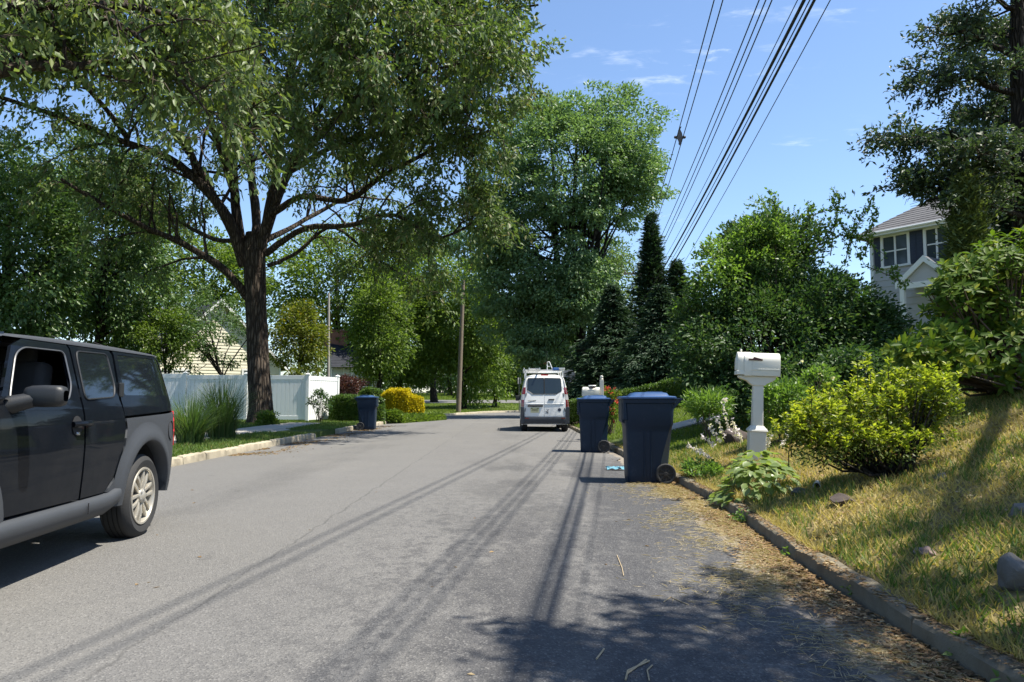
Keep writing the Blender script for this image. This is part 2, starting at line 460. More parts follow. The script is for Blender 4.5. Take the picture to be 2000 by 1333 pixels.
# ------------------------------------------------------------------ kerbs, stone by stone
def stone_mesh(name, L, W, H, seed, n=13):
    rr = random.Random(seed)
    rows = []
    prof = [(-W / 2, 0), (-W / 2 + .004, H * .55), (-W / 2 + .010, H - .016), (-W / 2 + .024, H - .002), (W / 2 - .01, H + .002), (W / 2, H - .01), (W / 2, 0)]
    for i in range(n):
        y = -L / 2 + L * i / (n - 1)
        e = .012 if i in (0, n - 1) else 0
        rows.append([(x * (1 - e * 2) + rr.uniform(-.007, .007), y, z - (e if z > H * .5 else 0) + (rr.uniform(-.007, .007) if z > 0 else 0)) for x, z in prof])
    mb = MB().grid(rows)
    w = len(prof); b = len(mb.V) - w
    mb.F.append(tuple(range(w - 1, -1, -1))); mb.F.append(tuple(b + i for i in range(w)))
    return mb.mesh(name, smooth=True, angle=32)
def kerb(name, label, fx, y0, y1, L, W, H, mat, flip, skip=()):
    root = props(bpy.data.objects.new(name, None), label, kind='structure'); C.objects.link(root)
    base = [stone_mesh('kerb_stone', L - .016, W, H + .12, 100 + k) for k in range(4)]
    for b in base: b.materials.append(mat)
    y = y0; k = 0
    while y < y1:
        ya, yb = y, y + L
        dxy = Vector((float(fx(yb)) - float(fx(ya)), yb - ya))
        s = L / max(dxy.length, 1e-3)
        yb = ya + (yb - ya) * s
        xa, xb = float(fx(ya)), float(fx(yb))
        if not any(a < (ya + yb) / 2 < b for a, b in skip):
            o = bpy.data.objects.new('kerb_stone', base[k % 4]); C.objects.link(o); o.parent = root
            o.location = ((xa + xb) / 2, (ya + yb) / 2, -.12 + random.uniform(-.010, .006))
            o.rotation_euler = (0, random.uniform(-.02, .02), -math.atan2(xb - xa, yb - ya) + (math.pi if flip else 0) + random.uniform(-.008, .008))
        y = yb; k += 1
kerb('kerb_left', 'pale concrete kerb of short stones along the left verge', lambda y: xl(y) - .075, 4.0, 61, .92, .14, .145, M['kerb_left'], True, ((20.6, 23.0),))
kerb('kerb_right', 'low weathered concrete kerb below the right bank', lambda y: xr(y) + .07, .4, 44, 1.55, .12, .102, M['kerb_right'], False)

# ------------------------------------------------------------------ walks
def slab_walk(name, label, a, b, width, nslab, lift=.012):
    root = props(bpy.data.objects.new(name, None), label, kind='structure'); C.objects.link(root)
    a, b = Vector(a), Vector(b); d = (b - a); L = d.length; d.normalize(); nrm = Vector((-d.y, d.x))
    for i in range(nslab):
        p0 = a + d * (L * i / nslab + .008); p1 = a + d * (L * (i + 1) / nslab - .008)
        q = [p0 - nrm * width / 2, p1 - nrm * width / 2, p1 + nrm * width / 2, p0 + nrm * width / 2]
        top = [(v.x, v.y, gz(v.x, v.y) + lift + .03) for v in q]; bot = [(x, y, z - .15) for x, y, z in top]
        MB().add(top + bot, [(0, 1, 2, 3), (0, 4, 5, 1), (1, 5, 6, 2), (2, 6, 7, 3), (3, 7, 4, 0)]).build('slab', M['walk'], root, bevel=.008, seg=1)
slab_walk('sidewalk', 'concrete sidewalk slabs under the big oak on the left', (-7.6, 4), (-7.6, 27.5), 1.15, 16)
slab_walk('driveway_apron', 'short concrete apron crossing the left verge to the kerb', (-5.45, 21.8), (-7.0, 21.8), 2.2, 1, .0)
slab_walk('garden_path', 'concrete garden path crossing the right lawn', (2.35, 16.6), (7.2, 18.6), 1.1, 5)

# ------------------------------------------------------------------ white vinyl fence
def fence():
    A, B, D = Vector((-21.0, 30.6)), Vector((-8.33, 30.2)), Vector((-7.75, 32.9))
    root = thing('vinyl_fence', 'white vinyl privacy fence behind the big oak trunk', 'fence', (B.x, B.y, gz(B.x, B.y)))
    H = 1.86
    bmesh_cache = {}
    def run(p, q, n, ends=(True, True)):
        d = q - p; L = d.length; d.normalize(); ang = math.atan2(d.y, d.x)
        for i in range(n + 1):
            if (i == 0 and not ends[0]) or (i == n and not ends[1]): continue
            c = p + d * (L * i / n); z = gz(c.x, c.y)
            post = MB().box((c.x, c.y, z + H / 2), (.13, .13, H + .06), ang).build('post', M['vinyl'], root, True, bevel=.008)
            cap = MB()
            hw = .085; zt = z + H + .03
            m = Matrix.Rotation(ang, 3, 'Z')
            vs = [Vector((c.x, c.y, zt + dz)) + m @ Vector((sx * hw, sy * hw, 0)) for dz in (0, .03) for sx, sy in ((-1, -1), (1, -1), (1, 1), (-1, 1))] + [Vector((c.x, c.y, zt + .085))]
            cap.add(vs, [(3, 2, 1, 0), (0, 1, 5, 4), (1, 2, 6, 5), (2, 3, 7, 6), (3, 0, 4, 7), (4, 5, 8), (5, 6, 8), (6, 7, 8), (7, 4, 8)])
            cap.build('post_cap', M['vinyl'], root, True)
        for i in range(n):
            a = p + d * (L * i / n + .065); b = p + d * (L * (i + 1) / n - .065); c = (a + b) / 2; z = gz(c.x, c.y)
            W = (b - a).length
            for zz, hh in ((H - .10, .17), (.12, .16)):
                MB().box((c.x, c.y, z + zz), (W, .055, hh), ang).build('rail', M['vinyl'], root, True, bevel=.006)
            nb = 14
            key = round(W, 2)
            if key not in bmesh_cache:
                me = MB().box((0, 0, 0), (W / nb - .022, .036, H - .36), 0).mesh('board', bevel=.004, seg=1); me.materials.append(M['vinyl']); bmesh_cache[key] = me
            back = MB().box((c.x, c.y, z + H / 2), (W, .012, H - .34), ang).build('backing', M['vinyl'], root, True)
            for k in range(nb):
                q2 = a + d * (W * (k + .5) / nb)
                o = link('board', bmesh_cache[key], None, root)
                o.location = Vector((q2.x, q2.y, z + H / 2)) - Vector(root.location); o.rotation_euler = (0, 0, ang)
    run(A, B, 5)
    run(B, D, 1, (False, True))
fence()

# ------------------------------------------------------------------ houses
M['cream'] = plain('cream_siding', (.68, .63, .49), .6, .06, 3)
M['taupe'] = plain('taupe_siding', (.20, .175, .15), .7, .1, 3)
M['lilac'] = plain('grey_siding', (.42, .41, .42), .65, .06, 3)
M['trim'] = plain('white_trim', (.72, .72, .70), .5, .04, 3)
M['navy'] = plain('navy_shutter', (.022, .030, .055), .5, .15, 8)
M['brick'] = plain('brick', (.24, .11, .075), .85, .25, 10)
def mat_glass_dark(name='window_glass', c=(.03, .04, .045), rough=.06):
    t = NT(name); n = t.noise(.8, 3)
    return t.done(t.pr(t.mix(n, c, tuple(x * 1.8 for x in c)), rough, **{'Specular IOR Level': .7}))
M['glass'] = mat_glass_dark()
M['curtain'] = plain('curtain', (.45, .45, .43), .8, .1, 4)
def mat_shingle(name, a, b):
    t = NT(name); p = t.obj()
    col = t.mix(t.noise(14, 4, .7, vec=p), a, b); col = t.mix(t.ramp(t.noise(1.2, 4, vec=p), .4, .7, 0, .35), col, tuple(x * .6 for x in a))
    return t.done(t.pr(col, .9, t.bump(t.noise(60, 3, vec=p), .5, .01), **{'Specular IOR Level': .2}))
M['roof_grey'] = mat_shingle('roof_grey', (.095, .095, .10), (.165, .163, .168))
M['roof_dark'] = mat_shingle('roof_dark', (.018, .020, .026), (.045, .048, .058))

def roof_courses(root, name, quad, n, mat, lift=.02):
    """shingle courses laid from eave to ridge over a quad (eave a, eave b, ridge b, ridge a), every course overlapping the one below"""
    a, b, c, d = [Vector(q) for q in quad]
    nrm = (b - a).cross(d - a).normalized()
    if nrm.z < 0: nrm = -nrm
    mb = MB()
    for i in range(n):
        t0, t1 = i / n, (i + 1.25) / n
        t1 = min(t1, 1)
        p = [a.lerp(d, t0), b.lerp(c, t0), b.lerp(c, t1), a.lerp(d, t1)]
        lo = nrm * (lift + .018); hi = nrm * (lift - .004)
        vs = [p[0] + lo, p[1] + lo, p[2] + hi, p[3] + hi, p[0] - nrm * .01, p[1] - nrm * .01]
        mb.add(vs, [(0, 1, 2, 3), (4, 5, 1, 0)])
    return mb.build(name, mat, root, True)
def siding(root, name, p0, p1, z0, z1, expo, mat, top=None, kids=False):
    """lapped boards on a vertical wall p0->p1 seen from the right-hand side of that direction; top(z)->(t0,t1) trims a gable"""
    p0, p1 = Vector(p0), Vector(p1); d = (p1 - p0); L = d.length; d.normalize(); out = Vector((d.y, -d.x))
    n = max(1, int(round((z1 - z0) / expo))); e = (z1 - z0) / n
    mb = MB()
    part = None
    for i in range(n):
        za, zb = z0 + i * e, z0 + (i + 1) * e
        ta, tb = (0, 1) if top is None else top((za + zb) / 2)
        if tb - ta < .02: continue
        a, b = p0 + d * L * ta, p0 + d * L * tb
        lo, hi = out * .030, out * .008
        vs = [(a.x + lo.x, a.y + lo.y, za), (b.x + lo.x, b.y + lo.y, za), (b.x + hi.x, b.y + hi.y, zb), (a.x + hi.x, a.y + hi.y, zb),
              (a.x, a.y, za), (b.x, b.y, za), (b.x, b.y, zb), (a.x, a.y, zb)]
        fs = [(0, 1, 2, 3), (4, 5, 1, 0), (0, 3, 7, 4), (1, 5, 6, 2), (3, 2, 6, 7), (7, 6, 5, 4)]
        if kids: MB().add(vs, fs).build('board', mat, root, True)
        else: mb.add(vs, fs)
    if not kids:
        o = mb.build(name, mat, root, True); o['kind'] = 'stuff'
def window(root, p0, p1, tc_, w, h, zc, shutters=None, mull=1, curtain=False, cross=True):
    """window on wall p0->p1 centred at parameter tc_ (metres from p0)"""
    p0, p1 = Vector(p0), Vector(p1); d = (p1 - p0).normalized(); out = Vector((d.y, -d.x)); ang = math.atan2(d.y, d.x)
    c = p0 + d * tc_
    def bx(mb, u, z, o, du, dz, do):
        q = c + d * u + out * o
        return mb.box((q.x, q.y, z), (du, do, dz), ang)
    fr = MB()
    bx(fr, 0, zc + h / 2 + .05, .05, w + .22, .11, .07); bx(fr, 0, zc - h / 2 - .04, .06, w + .26, .08, .10)
    bx(fr, -w / 2 - .055, zc, .05, .11, h, .068); bx(fr, w / 2 + .055, zc, .05, .11, h, .068)
    win = fr.build('window', M['trim'], root, True)
    n = mull + 1
    for k in range(n):
        g = MB(); ww = w / n
        bx(g, -w / 2 + ww * (k + .5), zc, .036, ww - .01, h, .016)
        o = g.build('pane', M['glass'], win); 
        if curtain:
            g = MB(); bx(g, -w / 2 + ww * (k + .5), zc + h * .2, .047, ww - .1, h * .5, .003); g.build('curtain', M['curtain'], win)
    b = MB()
    for k in range(1, n): bx(b, -w / 2 + w * k / n, zc, .056, .07, h, .05)
    for k in range(n):
        if cross: bx(b, -w / 2 + w * (k + .5) / n, zc, .055, w / n - .08, .05, .035)
    b.build('mullion', M['trim'], win)
    if shutters:
        for s in (-1, 1):
            g = MB(); bx(g, s * (w / 2 + .115 + shutters / 2), zc, .06, shutters, h + .1, .04)
            sh = g.build('shutter', M['navy'], root, True)
            sl = MB()
            for q in range(10): bx(sl, s * (w / 2 + .115 + shutters / 2), zc - h / 2 + h * (q + .5) / 10, .085, shutters - .08, h / 10 - .03, .016)
            sl.build('louvre', M['navy'], sh)
    return win

def cream_house():
    Y = 44.0
    A = at(292, 760, Y - 1.5); Bp = at(545, 760, Y + 3.0)
    p0, p1 = Vector((A.x, A.y)), Vector((Bp.x, Bp.y))
    g = gz(A.x, A.y)
    L = (p1 - p0).length; d = (p1 - p0).normalized(); back = Vector((-d.y, d.x))
    ze = at(292, 704, Y).z; zp = at(425, 583, Y).z
    root = thing('cream_house', 'cream clapboard house with a gable behind the white fence', 'house', (p0.x, p0.y, g))
    # solid core of the front gable wing
    def P(t, b, z): q = p0 + d * (L * t) + back * b; return (q.x, q.y, z)
    core = MB()
    prof = [(0, g), (1, g), (1, ze), (.5, zp), (0, ze)]
    core.add([P(t, 0.0, z) for t, z in prof] + [P(t, 9, z) for t, z in prof], [(0, 1, 2, 3, 4), (9, 8, 7, 6, 5), (0, 5, 6, 1), (1, 6, 7, 2), (0, 4, 9, 5)])
    core.build('wall', M['cream'], root, True)
    siding(root, 'siding', p0, p1, g, ze, .19, M['cream'])
    siding(root, 'siding', p0, p1, ze, zp - .1, .19, M['cream'], lambda z: (.5 * (z - ze) / (zp - ze), 1 - .5 * (z - ze) / (zp - ze)))
    s0 = p1; s1 = p1 + back * 9
    siding(root, 'siding', s0, s1, g, ze, .19, M['cream'])
    for s in (0, 1):
        e0, e1 = (-.06, .5) if s == 0 else (1.06, .5)
        zl = ze - (zp - ze) * .12
        roof_courses(root, 'roof', [P(e0, -.35, zl), P(e0, 9.2, zl), P(e1, 9.2, zp), P(e1, -.35, zp)], 18, M['roof_dark'], .04)
        rb = MB(); rb.add([P(e0, -.37, zl - .16), P(e1, -.37, zp - .16), P(e1, -.37, zp + .05), P(e0, -.37, zl + .05), P(e0, -.30, zl - .16), P(e1, -.30, zp - .16), P(e1, -.30, zp + .05), P(e0, -.30, zl + .05)],
               [(0, 1, 2, 3), (7, 6, 5, 4), (0, 4, 5, 1), (3, 2, 6, 7), (0, 3, 7, 4), (1, 5, 6, 2)])
        rb.build('rake_board', M['trim'], root, True)
    # gutter and downspout at the right eave
    gt = MB(); zl = ze - (zp - ze) * .12
    gt.tube([P(1.07, -.35, zl - .02), P(1.07, 9, zl - .02)], .07, 6); gt.tube([P(1.07, -.2, zl - .05), P(1.03, -.06, zl - .35), P(1.01, -.06, g)], .045, 6)
    gt.build('gutter', M['trim'], root, True)
    for t in (0.0, 1.0): MB().box(P(t, -.02, (g + ze) / 2), (.12, .10, ze - g), math.atan2(d.y, d.x)).build('corner_board', M['trim'], root, True)
    zw = at(330, 740, Y).z
    window(root, p0, p1, L * .16, 1.75, 1.2, zw - .15, None, 1, True)
    window(root, p0, p1, L * .80, 1.5, 1.3, zw - .1, None, 1, True)
    # tall rear block on the left with its own eave
    q0 = at(280, 650, Y + 3.5); q1 = at(420, 650, Y + 6.5); zt = at(283, 618, Y + 3.5).z
    a, b = Vector((q0.x, q0.y)), Vector((q1.x, q1.y)); dd = (b - a).normalized(); bk = Vector((-dd.y, dd.x))
    c = MB(); W = (b - a).length
    pts = [a, b, b + bk * 6, a + bk * 6]
    c.add([(p.x, p.y, g) for p in pts] + [(p.x, p.y, zt) for p in pts], [(0, 1, 5, 4), (1, 2, 6, 5), (2, 3, 7, 6), (3, 0, 4, 7), (4, 5, 6, 7)])
    c.build('rear_wall', M['cream'], root, True)
    siding(root, 'siding', a, b, g, zt, .19, M['cream'])
    e = [a - dd * .4 - bk * .4, b + dd * .4 - bk * .4, b + dd * .4 + bk * 3, a - dd * .4 + bk * 3]
    roof_courses(root, 'roof', [(e[0].x, e[0].y, zt), (e[1].x, e[1].y, zt + .0), (e[2].x, e[2].y, zt + .95), (e[3].x, e[3].y, zt + .95)], 8, M['roof_grey'], .05)
    MB().tube([(e[0].x, e[0].y, zt - .03), (e[1].x, e[1].y, zt - .03)], .075, 6).build('gutter', M['trim'], root, True)
    sf = MB(); sf.add([(p.x, p.y, zt - .06) for p in (e[0], e[1], b, a)], [(0, 1, 2, 3)]); sf.build('soffit', M['trim'], root, True)
cream_house()

def taupe_house():
    Y = 56.0
    A = at(648, 760, Y); Bp = at(742, 760, Y + 1)
    p0, p1 = Vector((A.x, A.y)), Vector((Bp.x, Bp.y)); d = (p1 - p0).normalized(); bk = Vector((-d.y, d.x)); L = (p1 - p0).length
    g = gz(A.x, A.y); ze = at(660, 716, Y).z; zr = at(680, 664, Y).z
    root = thing('taupe_house', 'low taupe house with a dark roof behind the round hedge', 'house', (p0.x, p0.y, g))
    def P(t, b, z): q = p0 + d * (L * t) + bk * b; return (q.x, q.y, z)
    c = MB(); c.add([P(0, 0, g), P(1, 0, g), P(1, 7, g), P(0, 7, g), P(0, 0, ze), P(1, 0, ze), P(1, 7, ze), P(0, 7, ze), P(0, 3.5, zr - .1), P(1, 3.5, zr - .1)],
                    [(0, 1, 5, 4), (1, 2, 6, 9, 5), (2, 3, 7, 6), (3, 0, 4, 8, 7)]); c.build('wall', M['taupe'], root, True)
    siding(root, 'siding', p0, p1, g, ze, .2, M['taupe'])
    roof_courses(root, 'roof', [P(-.02, -.4, ze - .1), P(1.02, -.4, ze - .1), P(1.02, 3.5, zr), P(-.02, 3.5, zr)], 16, M['roof_dark'], .04)
    roof_courses(root, 'roof', [P(1.02, 7.4, ze - .1), P(-.02, 7.4, ze - .1), P(-.02, 3.5, zr), P(1.02, 3.5, zr)], 16, M['roof_dark'], .04)
    window(root, p0, p1, L * .24, 1.7, 1.35, at(690, 737, Y).z, None, 1, True)
    window(root, p0, p1, L * .62, 1.4, 1.35, at(690, 737, Y).z, None, 1, True)
    ch = MB(); q = P(.13, 3.6, zr - .3)
    ch.box((q[0], q[1], zr + .3), (1.9, .9, 1.3)).build('chimney', M['brick'], root, True)
    MB().box((q[0], q[1], zr + .98), (2.1, 1.05, .14)).build('chimney_cap', M['brick'], root, True)
taupe_house()

def grey_house():
    E0, E1 = at(1703, 452, 30.5), at(1800, 429, 28.8)
    p0 = Vector((E0.x, E0.y)); d = (Vector((E1.x, E1.y)) - p0).normalized(); L = 11.0
    p1 = p0 + d * L; bk = Vector((-d.y, d.x)); ang = math.atan2(d.y, d.x)
    g = gz(p0.x, p0.y) - .3; ze = E0.z - .25
    root = thing('grey_house', 'two storey pale grey house with dark shutters on the right hill', 'house', (p0.x, p0.y, g))
    def P(t, b, z): q = p0 + d * t + bk * b; return (q.x, q.y, z)
    W = 8.0; c = MB()
    c.add([P(0, 0, g), P(L, 0, g), P(L, W, g), P(0, W, g), P(0, 0, ze), P(L, 0, ze), P(L, W, ze), P(0, W, ze)], [(0, 1, 5, 4), (1, 2, 6, 5), (2, 3, 7, 6), (3, 0, 4, 7), (4, 5, 6, 7)])
    c.build('wall', M['lilac'], root, True)
    siding(root, 'siding', p0, p1, g, ze, .27, M['lilac'], kids=True)
    side = p0 + bk * W
    siding(root, 'siding', side, p0, g, ze, .27, M['lilac'])
    MB().box(P(-.02, -.02, (g + ze) / 2), (.13, .13, ze - g), ang).build('corner_board', M['trim'], root, True)
    # hip roof
    ov = .45; zr = ze + 3.1; zb = ze + .05
    e = [P(-ov, -ov, zb), P(L + ov, -ov, zb), P(L + ov, W + ov, zb), P(-ov, W + ov, zb)]
    r0, r1 = P(W / 2 + .2, W / 2, zr), P(L - W / 2, W / 2, zr)
    roof_courses(root, 'roof', [e[0], e[1], r1, r0], 24, M['roof_grey'], .03)
    roof_courses(root, 'roof', [e[3], e[0], r0, r0], 24, M['roof_grey'], .03)
    roof_courses(root, 'roof', [e[2], e[3], r0, r1], 24, M['roof_grey'], .03)
    roof_courses(root, 'roof', [e[1], e[2], r1, r1], 24, M['roof_grey'], .03)
    MB().box(P(L / 2, -ov + .02, zb - .06), (L + 2 * ov, .06, .16), ang).build('fascia', M['trim'], root, True)
    MB().box(P(-ov + .02, W / 2, zb - .06), (.06, W + 2 * ov, .16), ang).build('fascia', M['trim'], root, True)
    sf = MB(); sf.add([e[0][:2] + (zb - .12,), e[1][:2] + (zb - .12,), P(L, 0, zb - .12), P(0, 0, zb - .12)], [(0, 1, 2, 3)]); sf.build('soffit', M['trim'], root, True)
    sf = MB(); sf.tube([P(-ov, -ov - .05, zb - .01), P(L + ov, -ov - .05, zb - .01)], .055, 6); sf.build('gutter', M['trim'], root, True)
    zw = at(1740, 491, 29.8).z
    window(root, p0, p1, .98, .98, 1.2, zw, .27, 1)
    window(root, p0, p1, 2.62, .80, 1.2, zw, .27, 1)
    # small gabled porch
    pk = at(1818, 509, 28.4).z; pz = pk - .95; cx = 2.75
    pr = MB()
    pr.add([P(cx - 1.05, -.03, pz), P(cx, -.03, pk), P(cx + 1.05, -.03, pz), P(cx - 1.05, -1.4, pz), P(cx, -1.4, pk), P(cx + 1.05, -1.4, pz)], [(0, 3, 4, 1), (1, 4, 5, 2)])
    pr.build('porch_roof', M['roof_grey'], root, True)
    tri = MB(); tri.add([P(cx - .9, -1.3, pz), P(cx + .9, -1.3, pz), P(cx, -1.3, pk - .15)], [(0, 1, 2)]); tri.build('porch_gable', M['lilac'], root, True)
    for s in (-1, 1):
        rb = MB(); rb.add([P(cx + s * 1.1, -1.42, pz - .2), P(cx, -1.42, pk - .22), P(cx, -1.42, pk + .02), P(cx + s * 1.1, -1.42, pz + .04)], [(0, 1, 2, 3)]);
        rb.add([P(cx + s * 1.1, -1.36, pz - .2), P(cx, -1.36, pk - .22), P(cx, -1.36, pk + .02), P(cx + s * 1.1, -1.36, pz + .04)], [(3, 2, 1, 0)]); rb.build('rake_board', M['trim'], root, True)
        MB().box(P(cx + s * .9, -1.25, (pz + g) / 2), (.16, .16, pz - g), ang).build('porch_post', M['trim'], root, True)
    MB().box(P(cx, -1.25, pz - .1), (1.95, .14, .22), ang).build('porch_beam', M['trim'], root, True)
grey_house()
# ------------------------------------------------------------------ vehicle helpers
def mat_paint(name, col, rough=.28, coat=.6):
    t = NT(name)
    dust = t.ramp(t.noise(3.5, 6, .7), .45, .75, 0, .02)
    c = t.mix(dust, col, (.22, .20, .17))
    return t.done(t.pr(c, t.ramp(t.noise(9, 4), .3, .7, rough * .85, rough * 1.2), **{'Coat Weight': coat, 'Coat Roughness': .03, 'Specular IOR Level': .05}))
M['car_paint'] = mat_paint('midnight_paint', (.0042, .0058, .0088), .5, .34)
M['cladding'] = plain('grey_cladding', (.038, .042, .048), .6, .14, 5, .12, 220)
M['black_plastic'] = plain('black_plastic', (.016, .017, .018), .5, .2, 9, .08, 150)
M['rubber'] = plain('rubber', (.022, .022, .022), .8, .3, 14, .2, 80)
def mat_alloy():
    t = NT('alloy'); n = t.noise(7, 5, .7)
    rust = t.ramp(t.noise(16, 5, .75), .58, .72, 0, .7)
    return t.done(t.pr(t.mix(rust, t.mix(n, (.40, .37, .31), (.56, .53, .46)), (.26, .17, .08)), .38, Metallic=.55))
M['alloy'] = mat_alloy()
M['chrome'] = plain('bright_metal', (.55, .55, .55), .25, .05, 5, Metallic=.9)
M['seal_metal'] = plain('seal_metal', (.16, .16, .16), .35, .1, 5, Metallic=.6)
M['tint'] = mat_glass_dark('tinted_glass', (.006, .008, .010), .03)
def mat_lamp(name, col, rough=.12):
    t = NT(name); n = t.noise(40, 2)
    return t.done(t.pr(t.mix(n, tuple(x * .7 for x in col), col), rough, **{'Coat Weight': .7}))
M['red_lamp'] = mat_lamp('red_lamp', (.55, .012, .016))
M['van_lamp'] = mat_lamp('van_lamp', (.20, .010, .012))
M['clear_lamp'] = mat_lamp('clear_lamp', (.5, .5, .5))
M['interior'] = plain('interior', (.012, .012, .013), .85, .2, 9)
M['seat_fabric'] = plain('seat_fabric', (.035, .036, .040), .9, .2, 20)
M['van_white'] = mat_paint('van_white', (.70, .70, .69), .35, .35)

def sheet(outer, holes, fmap, step=.06, flange=.018):
    """a curved panel: 2D outline (with holes) cut on a grid and laid on the surface fmap(u,v)->(point, normal); edges return inwards"""
    loops = [[Vector((p[0], p[1], 0)) for p in outer]] + [[Vector((p[0], p[1], 0)) for p in h] for h in holes]
    flat = [v for l in loops for v in l]
    bm = bmesh.new()
    vs = [bm.verts.new(v) for v in flat]
    for tri in tessellate_polygon(loops):
        try: bm.faces.new([vs[i] for i in tri])
        except ValueError: pass
    us = [v.x for v in flat]; ws = [v.y for v in flat]
    for k in range(int(math.floor(min(us) / step)), int(math.ceil(max(us) / step)) + 1):
        bmesh.ops.bisect_plane(bm, geom=bm.verts[:] + bm.edges[:] + bm.faces[:], plane_co=(k * step, 0, 0), plane_no=(1, 0, 0), dist=1e-5)
    for k in range(int(math.floor(min(ws) / step)), int(math.ceil(max(ws) / step)) + 1):
        bmesh.ops.bisect_plane(bm, geom=bm.verts[:] + bm.edges[:] + bm.faces[:], plane_co=(0, k * step, 0), plane_no=(0, 1, 0), dist=1e-5)
    bm.verts.ensure_lookup_table()
    V, Nn, F = [], [], []
    for i, v in enumerate(bm.verts):
        v.index = i; p, n = fmap(v.co.x, v.co.y); V.append(tuple(p)); Nn.append(tuple(n))
    for f in bm.faces:
        idx = [v.index for v in f.verts]
        a, b, c = [Vector(V[i]) for i in idx[:3]]
        if (b - a).cross(c - a).dot(Vector(Nn[idx[0]])) < 0: idx.reverse()
        F.append(tuple(idx))
    if flange > 0:
        for e in bm.edges:
            if len(e.link_faces) != 1: continue
            i, j = e.verts[0].index, e.verts[1].index
            c = e.link_faces[0].calc_center_median(); m = (e.verts[0].co + e.verts[1].co) / 2
            o2 = (m - c)
            b = len(V)
            for k in (i, j): V.append(V[k])
            for k in (j, i): V.append(tuple(Vector(V[k]) - Vector(Nn[k]) * flange))
            pn, _ = fmap(m.x + o2.x * .2, m.y + o2.y * .2); po, _ = fmap(m.x, m.y)
            nn = (Vector(pn) - Vector(po)).normalized() if (Vector(pn) - Vector(po)).length > 1e-9 else Vector((0, 0, 1))
            for k in range(4): Nn.append(tuple(nn))
            q = (b, b + 1, b + 2, b + 3)
            A, B_, C_ = [Vector(V[t]) for t in q[:3]]
            if (B_ - A).cross(C_ - A).dot(nn) < 0: q = q[::-1]
            F.append(q)
    bm.free()
    return V, F, Nn
def sheet_obj(name, outer, holes, fmap, mat, parent, step=.06, flange=.018):
    V, F, Nn = sheet(outer, holes, fmap, step, flange)
    me = bpy.data.meshes.new(name); me.from_pydata(V, [], F); me.update()
    me.polygons.foreach_set('use_smooth', np.ones(len(me.polygons), bool))
    me.normals_split_custom_set_from_vertices(Nn)
    return link(name, me, mat, parent)
def arc(cx, cz, r, a0, a1, n):
    return [(cx + r * math.cos(R(a0 + (a1 - a0) * i / n)), cz + r * math.sin(R(a0 + (a1 - a0) * i / n))) for i in range(n + 1)]
def rounded(poly, rad=.03, n=4):
    out = []; m = len(poly)
    for i in range(m):
        p, a, b = Vector(poly[i]), Vector(poly[i - 1]), Vector(poly[(i + 1) % m])
        ra = min(rad, (a - p).length * .45); rb = min(rad, (b - p).length * .45)
        s, e = p + (a - p).normalized() * ra, p + (b - p).normalized() * rb
        for k in range(n + 1):
            t = k / n; q = s * (1 - t) ** 2 + p * 2 * t * (1 - t) + e * t * t
            out.append((q.x, q.y))
    return out
def shrink(poly, d):
    """move every corner of an outline inwards by about d"""
    m = len(poly); A = sum(poly[i - 1][0] * poly[i][1] - poly[i][0] * poly[i - 1][1] for i in range(m))
    sg = 1 if A > 0 else -1; out = []
    for i in range(m):
        p, a, b = Vector(poly[i]), Vector(poly[i - 1]), Vector(poly[(i + 1) % m])
        e0, e1 = (p - a).normalized(), (b - p).normalized()
        nrm = Vector((-e0.y, e0.x)) * sg + Vector((-e1.y, e1.x)) * sg
        nrm = nrm / max(.35, nrm.length_squared / 2) if nrm.length > 1e-6 else Vector((0, 0))
        out.append(tuple(p + nrm * d))
    return out
